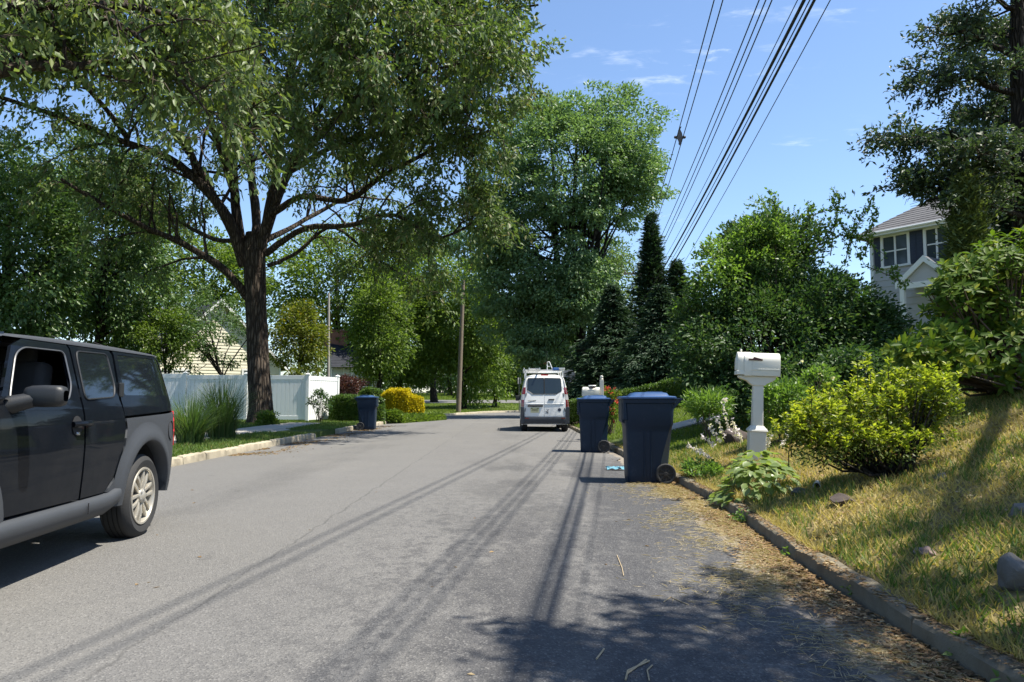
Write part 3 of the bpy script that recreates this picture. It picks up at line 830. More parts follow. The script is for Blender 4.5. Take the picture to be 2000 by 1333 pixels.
def make_wheel(parent, pos, Rr=.335, width=.20, out=1, rim=.225, spokes=6, hub='alloy', name='wheel'):
    w = bpy.data.objects.new(name, None); C.objects.link(w); w.parent = parent; w.location = pos
    w.empty_display_size = .1
    o = out
    prof = [(rim * .98, -.01), (rim + .02, .0), (rim + .06, .010), (Rr - .035, .004), (Rr - .012, -.012), (Rr - .002, -.03)]
    for k in range(4):
        y0 = -.035 - k * (width - .07) / 4; w4 = (width - .07) / 4
        prof += [(Rr, y0), (Rr, y0 - w4 * .72), (Rr - .009, y0 - w4 * .76), (Rr - .009, y0 - w4 * .96)]
    prof += [(Rr - .002, -width + .03), (Rr - .03, -width + .005), (rim, -width)]
    MB().lathe([(r, h * o) for r, h in prof], 48, axis='x').build('tyre', M['rubber'], w, smooth=True, angle=35)
    bar = MB().lathe([(rim + .006, -.004 * o), (rim + .004, .004 * o), (rim - .010, .004 * o), (rim - .016, -.012 * o), (rim - .022, -.09 * o), (rim - .03, -width * o)], 48, axis='x')
    bar.build('rim', M[hub], w, smooth=True, angle=40)
    MB().lathe([(.001, -.10 * o), (rim - .02, -.105 * o)], 32, axis='x').build('brake_shadow', M['interior'], w)
    for k in range(spokes):
        a = 2 * math.pi * k / spokes + .2
        for s in (-1, 1):
            mb = MB()
            pts = []
            for (rr, hw, x, dep) in ((.045, .012, -.012, .045), (rim * .55, .0105, -.002, .040), (rim - .012, .015, -.008, .034)):
                off = s * (.015 + rr * .115)
                c_, s_ = math.cos(a), math.sin(a)
                for q in (-1, 1):
                    for xx in (x, x - dep):
                        v = off + q * hw
                        pts.append((xx * o, rr * c_ - v * s_, rr * s_ + v * c_))
            fs = []
            for i in range(2):
                b = i * 4
                fs += [(b, b + 2, b + 6, b + 4), (b + 1, b + 5, b + 7, b + 3), (b, b + 4, b + 5, b + 1), (b + 2, b + 3, b + 7, b + 6)]
            fs += [(0, 1, 3, 2), (8, 10, 11, 9)]
            mb.add(pts, fs).build('spoke', M[hub], w, bevel=.005, seg=2, smooth=True)
    cap = MB().lathe([(.001, .012 * o), (.025, .012 * o), (.036, .004 * o), (.052, -.004 * o), (.058, -.03 * o)], 24, axis='x')
    cap.build('hub_cap', M[hub], w, smooth=True)
    for k in range(5):
        a = 2 * math.pi * k / 5
        MB().lathe([(.001, .006 * o), (.008, .006 * o), (.009, -.01 * o)], 8, (0, .043 * math.cos(a), .043 * math.sin(a)), 'x').build('lug_nut', M['chrome'], w)
    return w

# ------------------------------------------------------------------ boxy dark sport utility vehicle
def build_suv():
    W = .80
    TH = R(4.6)
    fx, fy = -2.85, 5.80
    root = thing('boxy_car', 'boxy dark blue-black car with grey cladding at the left edge', 'car', (fx - W * math.cos(TH), fy - W * math.sin(TH), .03), TH)
    zt = np.array([.20, .30, .42, .60, .78, .92, .99, 1.05, 1.12, 1.25, 1.40, 1.46, 1.50, 1.53, 1.56])
    xt = np.array([.750, .775, .792, .803, .806, .800, .790, .772, .752, .715, .672, .652, .628, .58, .48])
    zz = np.linspace(.15, 1.6, 300); xx = np.interp(zz, zt, xt)
    ker = np.hanning(15); ker /= ker.sum(); xx = np.convolve(np.pad(xx, 7, mode='edge'), ker, 'valid')
    def S(y, z):
        x = float(np.interp(z, zz, xx))
        if y > .28: x -= .125 * ((y - .28) / .54) ** 2.8
        if y < -2.55: x -= .22 * ((-2.55 - y) / .5) ** 2.2
        return x
    def mapper(side, off=0.0):
        def f(y, z):
            e = .01
            gy = (S(y + e, z) - S(y - e, z)) / (2 * e); gz_ = (S(y, z + e) - S(y, z - e)) / (2 * e)
            n = Vector((1, -gy, -gz_)).normalized()
            p = Vector((S(y, z), y, z)) + n * off
            return Vector((p.x * side, p.y, p.z)), Vector((n.x * side, n.y, n.z))
        return f
    g = .004
    fdoor = [(-1.86, .43), (-1.0, .42), (-.985, .75), (-.985, 1.06), (-.945, 1.43), (-.965, 1.468), (-1.47, 1.462), (-1.60, 1.41), (-1.80, 1.12), (-1.88, 1.03), (-1.90, .8)]
    fwin = rounded([(-1.76, 1.055), (-1.14, 1.055), (-1.055, 1.16), (-1.03, 1.405), (-1.48, 1.402), (-1.58, 1.355), (-1.735, 1.11)], .05)
    rdoor = [(-.985, .42), (-.66, .42), (-.52, .52), (-.42, .66), (-.37, .85), (-.385, .95), (-.42, 1.06), (-.33, 1.42), (-.36, 1.468), (-.95, 1.468), (-.93, 1.43), (-.97, 1.06), (-.97, .75)]
    rwin = rounded([(-.925, 1.06), (-.50, 1.078), (-.445, 1.16), (-.43, 1.425), (-.86, 1.418), (-.885, 1.36)], .045)
    qup = [(-.385, .935), (.80, .965), (.775, 1.08), (.615, 1.462), (-.31, 1.462), (-.305, 1.42), (-.395, 1.06)]
    qwin = rounded([(-.315, 1.095), (.685, 1.095), (.575, 1.435), (-.25, 1.43)], .03)
    arc_q = arc(0, .335, .415, 176, 4, 22)
    qlow = [(-.64, .42), (-.415, .42)] + arc_q[1:-1] + [(.415, .40), (.76, .36), (.80, .42), (.835, .60), (.825, .80), (.80, .955), (-.378, .925), (-.36, .85), (-.41, .655), (-.51, .51)]
    ffend = [(-1.875, .43), (-1.91, .8), (-1.89, 1.02), (-2.25, .99), (-2.95, .86), (-3.08, .60), (-3.05, .40), (-2.80, .40)] + arc(-2.35, .335, .415, 4, 176, 18)[::-1][1:-1] + [(-1.93, .43)]
    for side in (1, -1):
        mp = mapper(side); nm = ['driver_door', 'passenger_door'][side < 0]
        d = sheet_obj('door', shrink(fdoor, g), [fwin], mp, M['car_paint'], root)
        rd = sheet_obj('rear_door', shrink(rdoor, g), [], mp, M['car_paint'], root)
        sheet_obj('window_glass', rwin, [], mapper(side, .003), M['tint'], rd, flange=.003)
        q = sheet_obj('rear_quarter', shrink(qup, g), [qwin], mp, M['car_paint'], root)
        sheet_obj('window_glass', shrink(qwin, -.01), [], mapper(side, -.004), M['tint'], q, flange=.003)
        ql = sheet_obj('quarter_cladding', shrink(qlow, g), [], mapper(side, .006), M['cladding'], root)
        sheet_obj('front_fender', shrink(ffend, g), [], mapper(side, .006), M['cladding'], root)
        if side < 0: sheet_obj('window_glass', shrink(fwin, -.01), [], mapper(side, -.004), M['tint'], d, flange=.003)
        # seals round the open front window
        m0 = mapper(side, .003)
        MB().tube([m0(*p)[0] for p in fwin] + [m0(*fwin[0])[0]], .0055, 6, False).build('window_seal', M['seal_metal' if side > 0 else 'black_plastic'], d, smooth=True)
        MB().tube([mapper(side, .004)(*p)[0] for p in rwin] + [mapper(side, .004)(*rwin[0])[0]], .006, 6, False).build('window_seal', M['black_plastic'], rd, smooth=True)
        # wheel-arch flares, flush with the cladding and swelling towards the opening
        for cy in (0.0, -2.35):
            rows = []
            for i in range(25):
                a = R(-4 + 188 * i / 24); row = []
                for r, off in ((.55, .006), (.52, .010), (.48, .028), (.44, .040), (.415, .040), (.405, .034), (.405, -.06), (.40, -.22)):
                    y, z = cy + r * math.cos(a), .335 + r * math.sin(a)
                    n = mapper(side, 0)(y, max(z, .3))[1]
                    p = Vector((S(y, max(.3, z)) + off, y, z)); row.append((p.x * side, p.y, max(p.z, .305)))
                rows.append(row)
            MB().grid(rows).build('wheel_arch', M['cladding'], root, smooth=True, angle=60)
        # sill step
        rows = []
        for y in np.linspace(-1.95, -.47, 12):
            up = max(0, (y + .62) / .15) * .03
            rows.append([((S(y, .4) + dx_) * side, y, z + up) for dx_, z in ((-.06, .41), (.012, .413), (.040, .392), (.046, .36), (.030, .31), (-.02, .265), (-.14, .262))])
        MB().grid(rows).build('sill_step', M['cladding'], root, smooth=True, angle=50)
        MB().box(((W + .0435) * side, -.975, .36), (.005, .006, .07)).build('sill_joint', M['interior'], root)
        # tail lamp
        sheet_obj('tail_lamp', [(.715, .66), (.80, .665), (.815, .80), (.80, .955), (.735, .955), (.70, .80)], [], mapper(side, .014), M['red_lamp'], root, .03, .03)
        # handle: recess, grip, keyhole
        h0 = mapper(side, .005)
        rec = sheet_obj('handle_recess', arc(-1.085, .895, .062, 0, 350, 22), [], h0, M['interior'], d, .03, .002)
        c0 = h0(-1.15, .905)[0]; c1_ = h0(-.94, .905)[0]
        MB().tube([c0 + Vector((.006 * side, 0, 0)), h0(-1.08, .908)[0] + Vector((.03 * side, 0, 0)), h0(-1.0, .908)[0] + Vector((.032 * side, 0, 0)), c1_ + Vector((.010 * side, 0, 0))], [.018, .017, .018, .022], 8).build('handle', M['car_paint'], d, smooth=True)
        MB().lathe([(.001, .012), (.010, .012), (.013, .0)], 12, h0(-1.085, .845)[0], 'x').build('lock', M['chrome'], d)
        rh = MB(); rh.box(mapper(side, .012)(-.375, 1.135)[0], (.02, .065, .115)); rh.build('rear_handle', M['black_plastic'], rd, bevel=.01)
        # fuel door
        if side > 0:
            MB().tube([mapper(side, .009)(.50 + .075 * math.cos(R(a)), .80 + .078 * math.sin(R(a)))[0] for a in range(0, 361, 15)], .0035, 5, False).build('fuel_door', M['interior'], ql)
        # door mirror
        mir = MB(); rows = []
        for k, (xo, sc) in enumerate(((.045, .45), (.06, .8), (.09, .95), (.16, 1), (.225, .97), (.25, .85), (.262, .5))):
            row = []
            for a in range(0, 360, 20):
                ca, sa = math.cos(R(a)), math.sin(R(a))
                row.append(((S(-1.72, 1.05) + xo) * side, -1.70 + .055 * sc * abs(ca) ** .6 * math.copysign(1, ca), 1.085 + .066 * sc * abs(sa) ** .6 * math.copysign(1, sa)))
            row.append(row[0]); rows.append(row)
        mir.grid(rows); mo = mir.build('mirror', M['black_plastic'], root, smooth=True, angle=60)
        MB().tube([((S(-1.75, 1.04) - .02) * side, -1.76, 1.03), ((S(-1.72, 1.05) + .10) * side, -1.71, 1.065)], [.055, .045], 10).build('mirror_arm', M['black_plastic'], mo, smooth=True)
    # roof shell with grey edge panels
    rows = []
    for y in np.linspace(-1.66, .62, 28):
        zc = 1.522 - .03 * ((y + .55) / 1.1) ** 2 - .25 * max(0, -1.50 - y)
        row = []
        for u in np.linspace(-1, 1, 25):
            au = abs(u)
            xe = S(y, 1.462) + .006
            th = au * math.pi / 2
            row.append((xe * math.copysign(1, u) * math.sin(th) ** .62 if u else 0, y, 1.462 + (zc - 1.462) * math.cos(th) ** .55))
        rows.append(row)
    roof = MB().grid(rows).build('roof', M['cladding'], root, smooth=True, angle=70)
    for y in (-.90, -.32):
        MB().tube([(r[0], y, r[2] + .002) for r in [(S(y, 1.462) * s_ * abs(u) ** .92 * .995, 0, 1.468 + (1.56 - 1.468) * (1 - abs(u) ** 4.5)) for s_, u in ((1, .99), (1, .97), (1, .9), (1, .8))]], .003, 4).build('roof_joint', M['interior'], roof)
    # tail end
    rear_t = [(.30, .78), (.42, .815), (.60, .85), (.80, .845), (.95, .825), (1.08, .79), (1.28, .73), (1.45, .655), (1.50, .60)]
    rows = []
    for z, ye in rear_t:
        ys_ = ye - .10; xe = S(ys_, z)
        rows.append([(xe * u, ys_ + (ye - ys_) * (1 - abs(u) ** 5), z) for u in np.linspace(-1, 1, 21)])
    MB().grid(rows).build('tailgate', M['car_paint'], root, smooth=True, angle=60)
    rows = []
    for z, ye in ((.30, .84), (.36, .88), (.50, .90), (.58, .88), (.60, .84)):
        xe = S(.74, z) + .012
        rows.append([(xe * u, .74 + (ye - .74) * (1 - abs(u) ** 6), z) for u in np.linspace(-1, 1, 21)])
    MB().grid(rows).build('rear_bumper', M['cladding'], root, smooth=True, angle=60)
    MB().prism([(.752, 1.10), (.66, 1.43), (.665, 1.43), (.765, 1.10)], 'x', -.48, .48).build('rear_window', M['tint'], root)
    # front: hood, windscreen, grille, bumper, lamps
    rows = []
    for y, z in ((-1.80, 1.08), (-2.0, 1.045), (-2.4, 1.00), (-2.8, .92), (-3.0, .84), (-3.09, .70), (-3.10, .45), (-3.05, .30)):
        xe = S(max(y, -3.0), min(z, .95))
        rows.append([(xe * u, y - (.0 if y > -2.9 else .04 * (1 - u * u)), z + .02 * (1 - u * u)) for u in np.linspace(-1, 1, 15)])
    MB().grid(rows).build('hood', M['car_paint'], root, smooth=True, angle=50)
    rows = []
    for y, z in ((-1.86, 1.06), (-1.72, 1.28), (-1.60, 1.42), (-1.50, 1.50)):
        xe = S(y, z) - .05
        rows.append([(xe * u, y - .10 * (1 - u * u), z) for u in np.linspace(-1, 1, 11)])
    MB().grid(rows).build('windscreen', M['tint'], root, smooth=True, angle=60)
    MB().box((0, -3.10, .55), (1.1, .06, .22)).build('grille', M['black_plastic'], root, bevel=.02)
    for s in (-1, 1): MB().box((.58 * s, -3.02, .74), (.26, .12, .16)).build('headlamp', M['clear_lamp'], root, bevel=.03)
    # dark inner body, floor, lining, seats and wheel
    inn = MB(); inn.box((0, -1.16, .70), (1.30, 1.55, .60)); inn.box((0, .47, .78), (1.26, .50, .60)); inn.box((0, 0, .86), (1.28, .6, .16)); inn.box((0, -2.55, .62), (1.1, .85, .55))
    inn.box((0, -1.1, .34), (1.40, 1.5, .14)); inn.build('inner_body', M['interior'], root)
    MB().box((0, -.45, 1.445), (1.14, 1.9, .02)).build('headliner', M['interior'], root)
    for s in (-1, 1):
        se = MB(); se.box((.34 * s, -1.0, 1.12), (.44, .16, .42), 0, R(-8)).build('seat_back', M['seat_fabric'], root, bevel=.05, seg=3, smooth=True)
        MB().box((.34 * s, -.975, 1.375), (.26, .10, .13)).build('headrest', M['seat_fabric'], root, bevel=.035, seg=3, smooth=True)
        MB().box((.34 * s, -.15, 1.10), (.46, .16, .40), 0, R(-10)).build('seat_back', M['seat_fabric'], root, bevel=.05, seg=3, smooth=True)
    sw = [(.34 + .17 * math.cos(R(a)), -1.55 + .06 * math.sin(R(a)), 1.10 + .17 * math.sin(R(a))) for a in range(0, 361, 20)]
    MB().tube(sw, .016, 6, False).build('steering_wheel', M['interior'], root, smooth=True)
    for cy in (0.0, -2.35):
        for s in (-1, 1): make_wheel(root, ((W - .005) * s, cy, .318), .318, .205, s, .212)
        MB().tube([(-.6, cy, .335), (.6, cy, .335)], .05, 8).build('axle', M['interior'], root)
        for s in (-1, 1):
            rows = []
            for i in range(17):
                a = R(-8 + 196 * i / 16)
                rows.append([(xo * s, cy + .40 * math.cos(a), .335 + .40 * math.sin(a)) for xo in (.74, .44)])
            MB().grid(rows).build('wheel_well', M['interior'], root)
    MB().tube([(.15, .25, .32), (.3, .6, .31), (.42, .78, .30)], .03, 8).build('exhaust', M['rubber'], root)
    # the greenhouse is low: bring everything above the waistline down a little
    def lower(o):
        if o.type == 'MESH':
            co = np.zeros(len(o.data.vertices) * 3, np.float32); o.data.vertices.foreach_get('co', co); co = co.reshape(-1, 3)
            z = co[:, 2]; co[:, 2] = np.where(z > 1.06, 1.06 + (z - 1.06) * .90, z)
            o.data.vertices.foreach_set('co', co.ravel()); o.data.update()
    for ch in root.children:
        if ch.type == 'MESH':
            lower(ch)
            for g2 in ch.children: lower(g2)
build_suv()

# ------------------------------------------------------------------ white delivery van
def text_mesh(name, s, size, mat, parent, loc, rot, ext=.004, sx=1.0, bold=0.0):
    cu = bpy.data.curves.new(name, 'FONT'); cu.body = s; cu.size = size; cu.extrude = ext; cu.align_x = 'CENTER'; cu.align_y = 'CENTER'; cu.offset = bold
    tmp = bpy.data.objects.new('tmp_text', cu); C.objects.link(tmp)
    dg = bpy.context.evaluated_depsgraph_get()
    me = bpy.data.meshes.new_from_object(tmp.evaluated_get(dg)); bpy.data.objects.remove(tmp); bpy.data.curves.remove(cu)
    me.name = name; me.materials.clear()
    o = link(name, me, mat, parent); o.location = loc; o.rotation_euler = rot; o.scale = (sx, 1, 1)
    return o
def build_van():
    X, Y = 1.055, 23.75
    root = thing('work_van', 'white work van with ladder rack parked by the right kerb', 'van', (X, Y, .02))
    # cross-section half widths by height
    zt = [.22, .40, .60, .80, .95, 1.10, 1.30, 1.50, 1.65, 1.74, 1.80, 1.84]
    xt = [.745, .765, .775, .775, .768, .752, .722, .684, .650, .615, .55, .40]
    hw = lambda z: float(np.interp(z, zt, xt))
    def rearY(z): return float(np.interp(z, [.25, .5, .95, 1.2, 1.7, 1.80, 1.85], [.02, .0, .012, .05, .16, .22, .34]))
    L = 4.3
    # body sides, roof and nose: loft from tail to nose
    rows = []
    ys = [0, .02, .06, .14, .3, 1.0, 2.0, 2.9, 3.3, 3.6, 3.9, 4.15, 4.3]
    for y in ys:
        row = []
        k = 1 - .045 * max(0, 1 - y / .14) ** 2 - .16 * max(0, (y - 3.4) / .9) ** 2
        top = float(np.interp(y, [0, 2.6, 3.3, 3.5, 4.3], [1.84, 1.84, 1.20, 1.10, .80]))
        zs = [.22, .40, .60, .80, .95, 1.10, 1.30, 1.50, 1.65, 1.74, 1.80, 1.84]
        half = [(hw(z) * k, rearY(z) * max(0, 1 - y / 2) + y, .22 + (z - .22) * (top - .22) / 1.62) for z in zs]
        roofp = [(.2 * k, half[-1][1], half[-1][2] + .02), (0, half[-1][1], half[-1][2] + .025), (-.2 * k, half[-1][1], half[-1][2] + .02)]
        row = half + roofp + [(-x, yy, z) for x, yy, z in half[::-1]]
        rows.append(row)
    body = MB().grid(rows)
    body.build('body', M['van_white'], root, smooth=True, angle=50)
    MB().add(rows[-1], [tuple(range(len(rows[-1])))]).build('nose', M['van_white'], root)
    def rmap(off):
        def f(x, z):
            e = .01
            Yf = lambda x, z: rearY(z) - .012 + .05 * abs(x / max(hw(z), .3)) ** 4
            gx = (Yf(x + e, z) - Yf(x - e, z)) / (2 * e); gz_ = (Yf(x, z + e) - Yf(x, z - e)) / (2 * e)
            n = Vector((gx, -1, gz_)).normalized()
            return Vector((x, Yf(x, z), z)) + n * off, n
        return f
    # back wall, doors, glass
    outl = [(hw(z) - .02, z) for z in (.24, .40, .60, .80, .95, 1.10, 1.30, 1.50, 1.65, 1.74, 1.80, 1.835)]
    sheet_obj('rear_frame', outl + [(-x, z) for x, z in outl[::-1]], [], rmap(.0), M['van_white'], root, .08, .05)
    zs_ = (.49, .60, .80, .95, 1.10, 1.30, 1.50, 1.65, 1.72)
    edge = [(hw(z) - .115, z) for z in zs_] + [(.47, 1.765)]
    seam = -.018
    winr = rounded([(seam + .010, 1.20), (.36, 1.20), (.535, 1.31), (.512, 1.705), (seam + .010, 1.715)], .025)
    rdoor = [(seam + .006, .49)] + edge + [(seam + .006, 1.775)]
    ldoor = [(seam - .006, .49)] + [(-x, z) for x, z in edge] + [(seam - .006, 1.775)]
    winl = rounded([(seam - .010, 1.20), (-.39, 1.20), (-.56, 1.31), (-.538, 1.705), (seam - .010, 1.715)], .025)
    for nm, dpoly, wpoly in (('rear_door', rdoor, winr), ('rear_door', ldoor, winl)):
        d = sheet_obj(nm, dpoly, [], rmap(.014), M['van_white'], root, .08, .02)
        sheet_obj('window_glass', wpoly, [], rmap(.018), M['van_glass'], d, .08, .004)
        MB().tube([rmap(.018)(*p)[0] for p in wpoly + [wpoly[0]]], .010, 5, False).build('window_seal', M['black_plastic'], d)
    # pressed crease across the doors
    for a, b in ((-.60, seam - .02), (seam + .02, .60)):
        MB().tube([rmap(.012)(x, .895)[0] for x in np.linspace(a, b, 7)], .014, 6).build('door_crease', M['van_white'], root, smooth=True)
    # hinges
    for s in (-1, 1):
        for z in (1.18, .70):
            MB().tube([rmap(.02)(s * (hw(z) - .135), z - .05)[0], rmap(.02)(s * (hw(z) - .155), z + .06)[0]], .014, 6).build('hinge', M['black_plastic'], root)
    # lamps: tall and narrow at both corners
    for s in (-1, 1):
        for z0, z1, mt in ((1.20, 1.42, 'van_lamp'), (1.02, 1.20, 'clear_lamp'), (.80, 1.02, 'van_lamp')):
            pl = [(s * (hw(z0) - .105), z0), (s * (hw(z0) - .006), z0 + .005), (s * (hw(z1) - .012), z1 - .005), (s * (hw(z1) - .085), z1)]
            sheet_obj('tail_lamp', pl, [], rmap(.02), M[mt], root, .05, .03)
    # bumper
    rows = []
    for z, o_ in ((.25, .03), (.27, -.02), (.36, -.045), (.46, -.05), (.485, -.04), (.49, .02)):
        rows.append([(u * (hw(z) + .008), .03 + (o_ - .03) * (1 - abs(u) ** 8), z) for u in np.linspace(-1, 1, 25)])
    bp = MB().grid(rows).build('rear_bumper', M['bumper'], root, smooth=True, angle=50)
    for s in (-1, 1):
        MB().prism([(s * (hw(.6) + .006), .26), (s * (hw(.6) - .13), .27), (s * (hw(.6) - .12), .60), (s * (hw(.8) - .10), .80), (s * (hw(.8) + .006), .80)], 'y', -.02, .30).build('corner_cladding', M['bumper'], root, bevel=.01)
        MB().box((s * .58, -.052, .44), (.12, .012, .025)).build('reflector', M['van_lamp'], root)
    # handle bars, plate, badge, lettering
    MB().tube([rmap(.03)(x, .835)[0] for x in (-.55, -.30, -.07)], [.030, .034, .030], 8).build('plate_light_bar', M['black_plastic'], root, smooth=True)
    MB().box(rmap(.03)(.205, 1.03)[0], (.19, .03, .035)).build('door_handle', M['black_plastic'], root, bevel=.01)
    pl = MB().box(rmap(.024)(-.325, .70)[0], (.27, .008, .165), 0, R(1)); plo = pl.build('licence_plate', M['plate'], root, bevel=.004)
    pc = rmap(.032)(-.325, .69)[0]
    for k, hh in enumerate((.07, .062, .07, .05, .07, .066)):
        MB().box(pc + Vector((-.085 + .033 * k, -.001, .012)), (.013, .003, hh)).build('plate_character', M['plate_ink'], plo)
    for sx in (-1, 1): MB().box(pc + Vector((sx * .10, -.001, .066)), (.06, .003, .022)).build('plate_bolt', M['plate_ink'], plo)
    text_mesh('van_lettering', 'TRANSIT', .066, M['plate_ink'], root, rmap(.018)(-.42, .985)[0], (R(90), 0, 0), .003, 1.05)
    bx_ = rmap(.02)(.462, .705)[0]
    MB().lathe([(.001, 0), (.052, 0), (.055, .006)], 28, (0, 0, 0), 'y').build('oval_badge', M['navy'], root).location = bx_
    # interlocking letters decal
    nx = rmap(.017)(.078, .645)[0]
    text_mesh('letter_decal', 'N', .155, M['decal'], root, nx + Vector((-.012, 0, -.028)), (R(90), 0, 0), .001, .78)
    text_mesh('letter_decal', 'Y', .165, M['decal'], root, nx + Vector((.012, -.002, .022)), (R(90), 0, 0), .001, .86)
    # centre brake lamp
    MB().box(rmap(.012)(.0, 1.808)[0], (.24, .03, .03)).build('brake_lamp', M['red_lamp'], root, bevel=.006)
    # side windows and mirror
    for s in (-1, 1):
        MB().box((s * .80, 2.9, 1.10), (.13, .08, .17)).build('mirror', M['black_plastic'], root, bevel=.02)
        MB().box((s * .87, 2.88, 1.08), (.12, .09, .19)).build('mirror', M['black_plastic'], root, bevel=.03)
        g = MB(); g.add([(s * (hw(z) + .004), y, z) for y, z in ((2.0, 1.15), (2.9, 1.15), (2.6, 1.6), (2.0, 1.62))], [(0, 1, 2, 3)]); g.build('side_window', M['tint'], root)
    # roof rack, ladder and gear
    rk = MB()
    for s in (-1, 1): rk.tube([(s * .60, .35, 1.97), (s * .60, 2.6, 1.97)], .022, 6)
    for y in (.40, 1.4, 2.4):
        rk.box((.0, y, 1.985), (1.34, .05, .045))
        for s in (-1, 1): rk.box((s * .60, y, 1.87), (.035, .05, .2)); rk.box((s * .655, y, 2.02), (.03, .05, .09))
    rk.build('roof_rack', M['white_paint'], root)
    for x in (-.50, -.16): MB().box((x, 1.3, 2.025), (.035, 2.5, .06)).build('ladder_rail', M['chrome'], root)
    for k in range(9): MB().tube([(-.50, .2 + k * .28, 2.03), (-.16, .2 + k * .28, 2.03)], .014, 6).build('ladder_rung', M['chrome'], root)
    ar = MB(); ar.tube([(.10, .5, 1.99), (.10, .5, 2.26), (.17, .5, 2.27), (.20, .5, 2.2), (.28, .5, 2.0)], .017, 6)
    ar.tube([(.10, .5, 2.12), (.22, .5, 2.12)], .012, 6); ar.build('rack_arm', M['white_paint'], root)
    MB().tube([(.095, .48, 2.2), (.093, .48, 2.62)], .006, 5).build('antenna', M['black_plastic'], root)
    MB().box((.38, .45, 2.025), (.22, .3, .085), .1).build('blue_strap_bundle', M['blue_strap'], root, bevel=.02)
    MB().box((.56, .5, 2.04), (.16, .4, .05), -.05).build('roof_plank', M['white_paint'], root)
    for y in (.55, 3.35):
        for s in (-1, 1): make_wheel(root, (s * .755, y, .315), .315, .20, s, .20, 5, 'alloy')
    ub = MB(); ub.box((0, 2.0, .40), (1.3, 3.4, .22)); ub.tube([(-.6, .55, .30), (.6, .55, .30)], .05, 8); ub.tube([(.28, .1, .28), (.28, .7, .30)], .03, 8); ub.build('underbody', M['interior'], root)
M['bumper'] = plain('van_bumper', (.030, .034, .042), .55, .15, 6)
M['van_glass'] = mat_glass_dark('van_glass', (.012, .018, .020), .05)
M['plate'] = plain('plate', (.62, .58, .34), .5, .05, 4)
M['plate_ink'] = plain('plate_ink', (.13, .125, .06), .6, .05, 4)
M['decal'] = plain('decal', (.015, .018, .032), .5, .05, 4)
M['blue_strap'] = plain('blue_strap', (.025, .10, .32), .7, .2, 10)
build_van()

# ------------------------------------------------------------------ wheeled bins
def mat_bin():
    t = NT('blue_bin'); n = t.noise(3, 5, .6)
    col = t.mix(n, (.0035, .0120, .028), (.0058, .0185, .040))
    col = t.mix(t.ramp(t.noise(7, 6, .75), .56, .74, 0, .35), col, (.06, .075, .10))
    return t.done(t.pr(col, .48, t.bump(t.noise(120, 3), .15, .004), **{'Specular IOR Level': .3}))
M['bin'] = mat_bin()
M['bin_lid'] = plain('blue_lid', (.022, .060, .155), .42, .15, 6, .1, 90)
M['bin_wheel'] = plain('bin_wheel', (.030, .028, .026), .75, .2, 12)
def rrect(cx, cy, hx, hy, r, z, n=5):
    pts = []
    for qx, qy, a0 in ((1, 1, 0), (-1, 1, 90), (-1, -1, 180), (1, -1, 270)):
        for k in range(n + 1):
            a = R(a0 + 90 * k / n)
            pts.append((cx + qx * (hx - r) + r * math.cos(a), cy + qy * (hy - r) + r * math.sin(a), z))
    return pts
def bin_ring(cx, hx, hy, r, c, z, n=5):
    pts = []
    for qx, qy, a0 in ((1, 1, 0), (-1, 1, 90), (-1, -1, 180), (1, -1, 270)):
        for k in range(n + 1):
            a = R(a0 + 90 * k / n); u = k / n
            if qx < 0 or c < .001:
                pts.append((cx + qx * (hx - r) + r * math.cos(a), qy * (hy - r) + r * math.sin(a), z))
            else:                                  # flat cut at the wheel corners
                p = (hx, qy * (hy - c * 1.7)); q = (hx - c, qy * hy)
                if qy < 0: p, q = q, p
                pts.append((cx + p[0] + (q[0] - p[0]) * u, p[1] + (q[1] - p[1]) * u, z))
    return pts
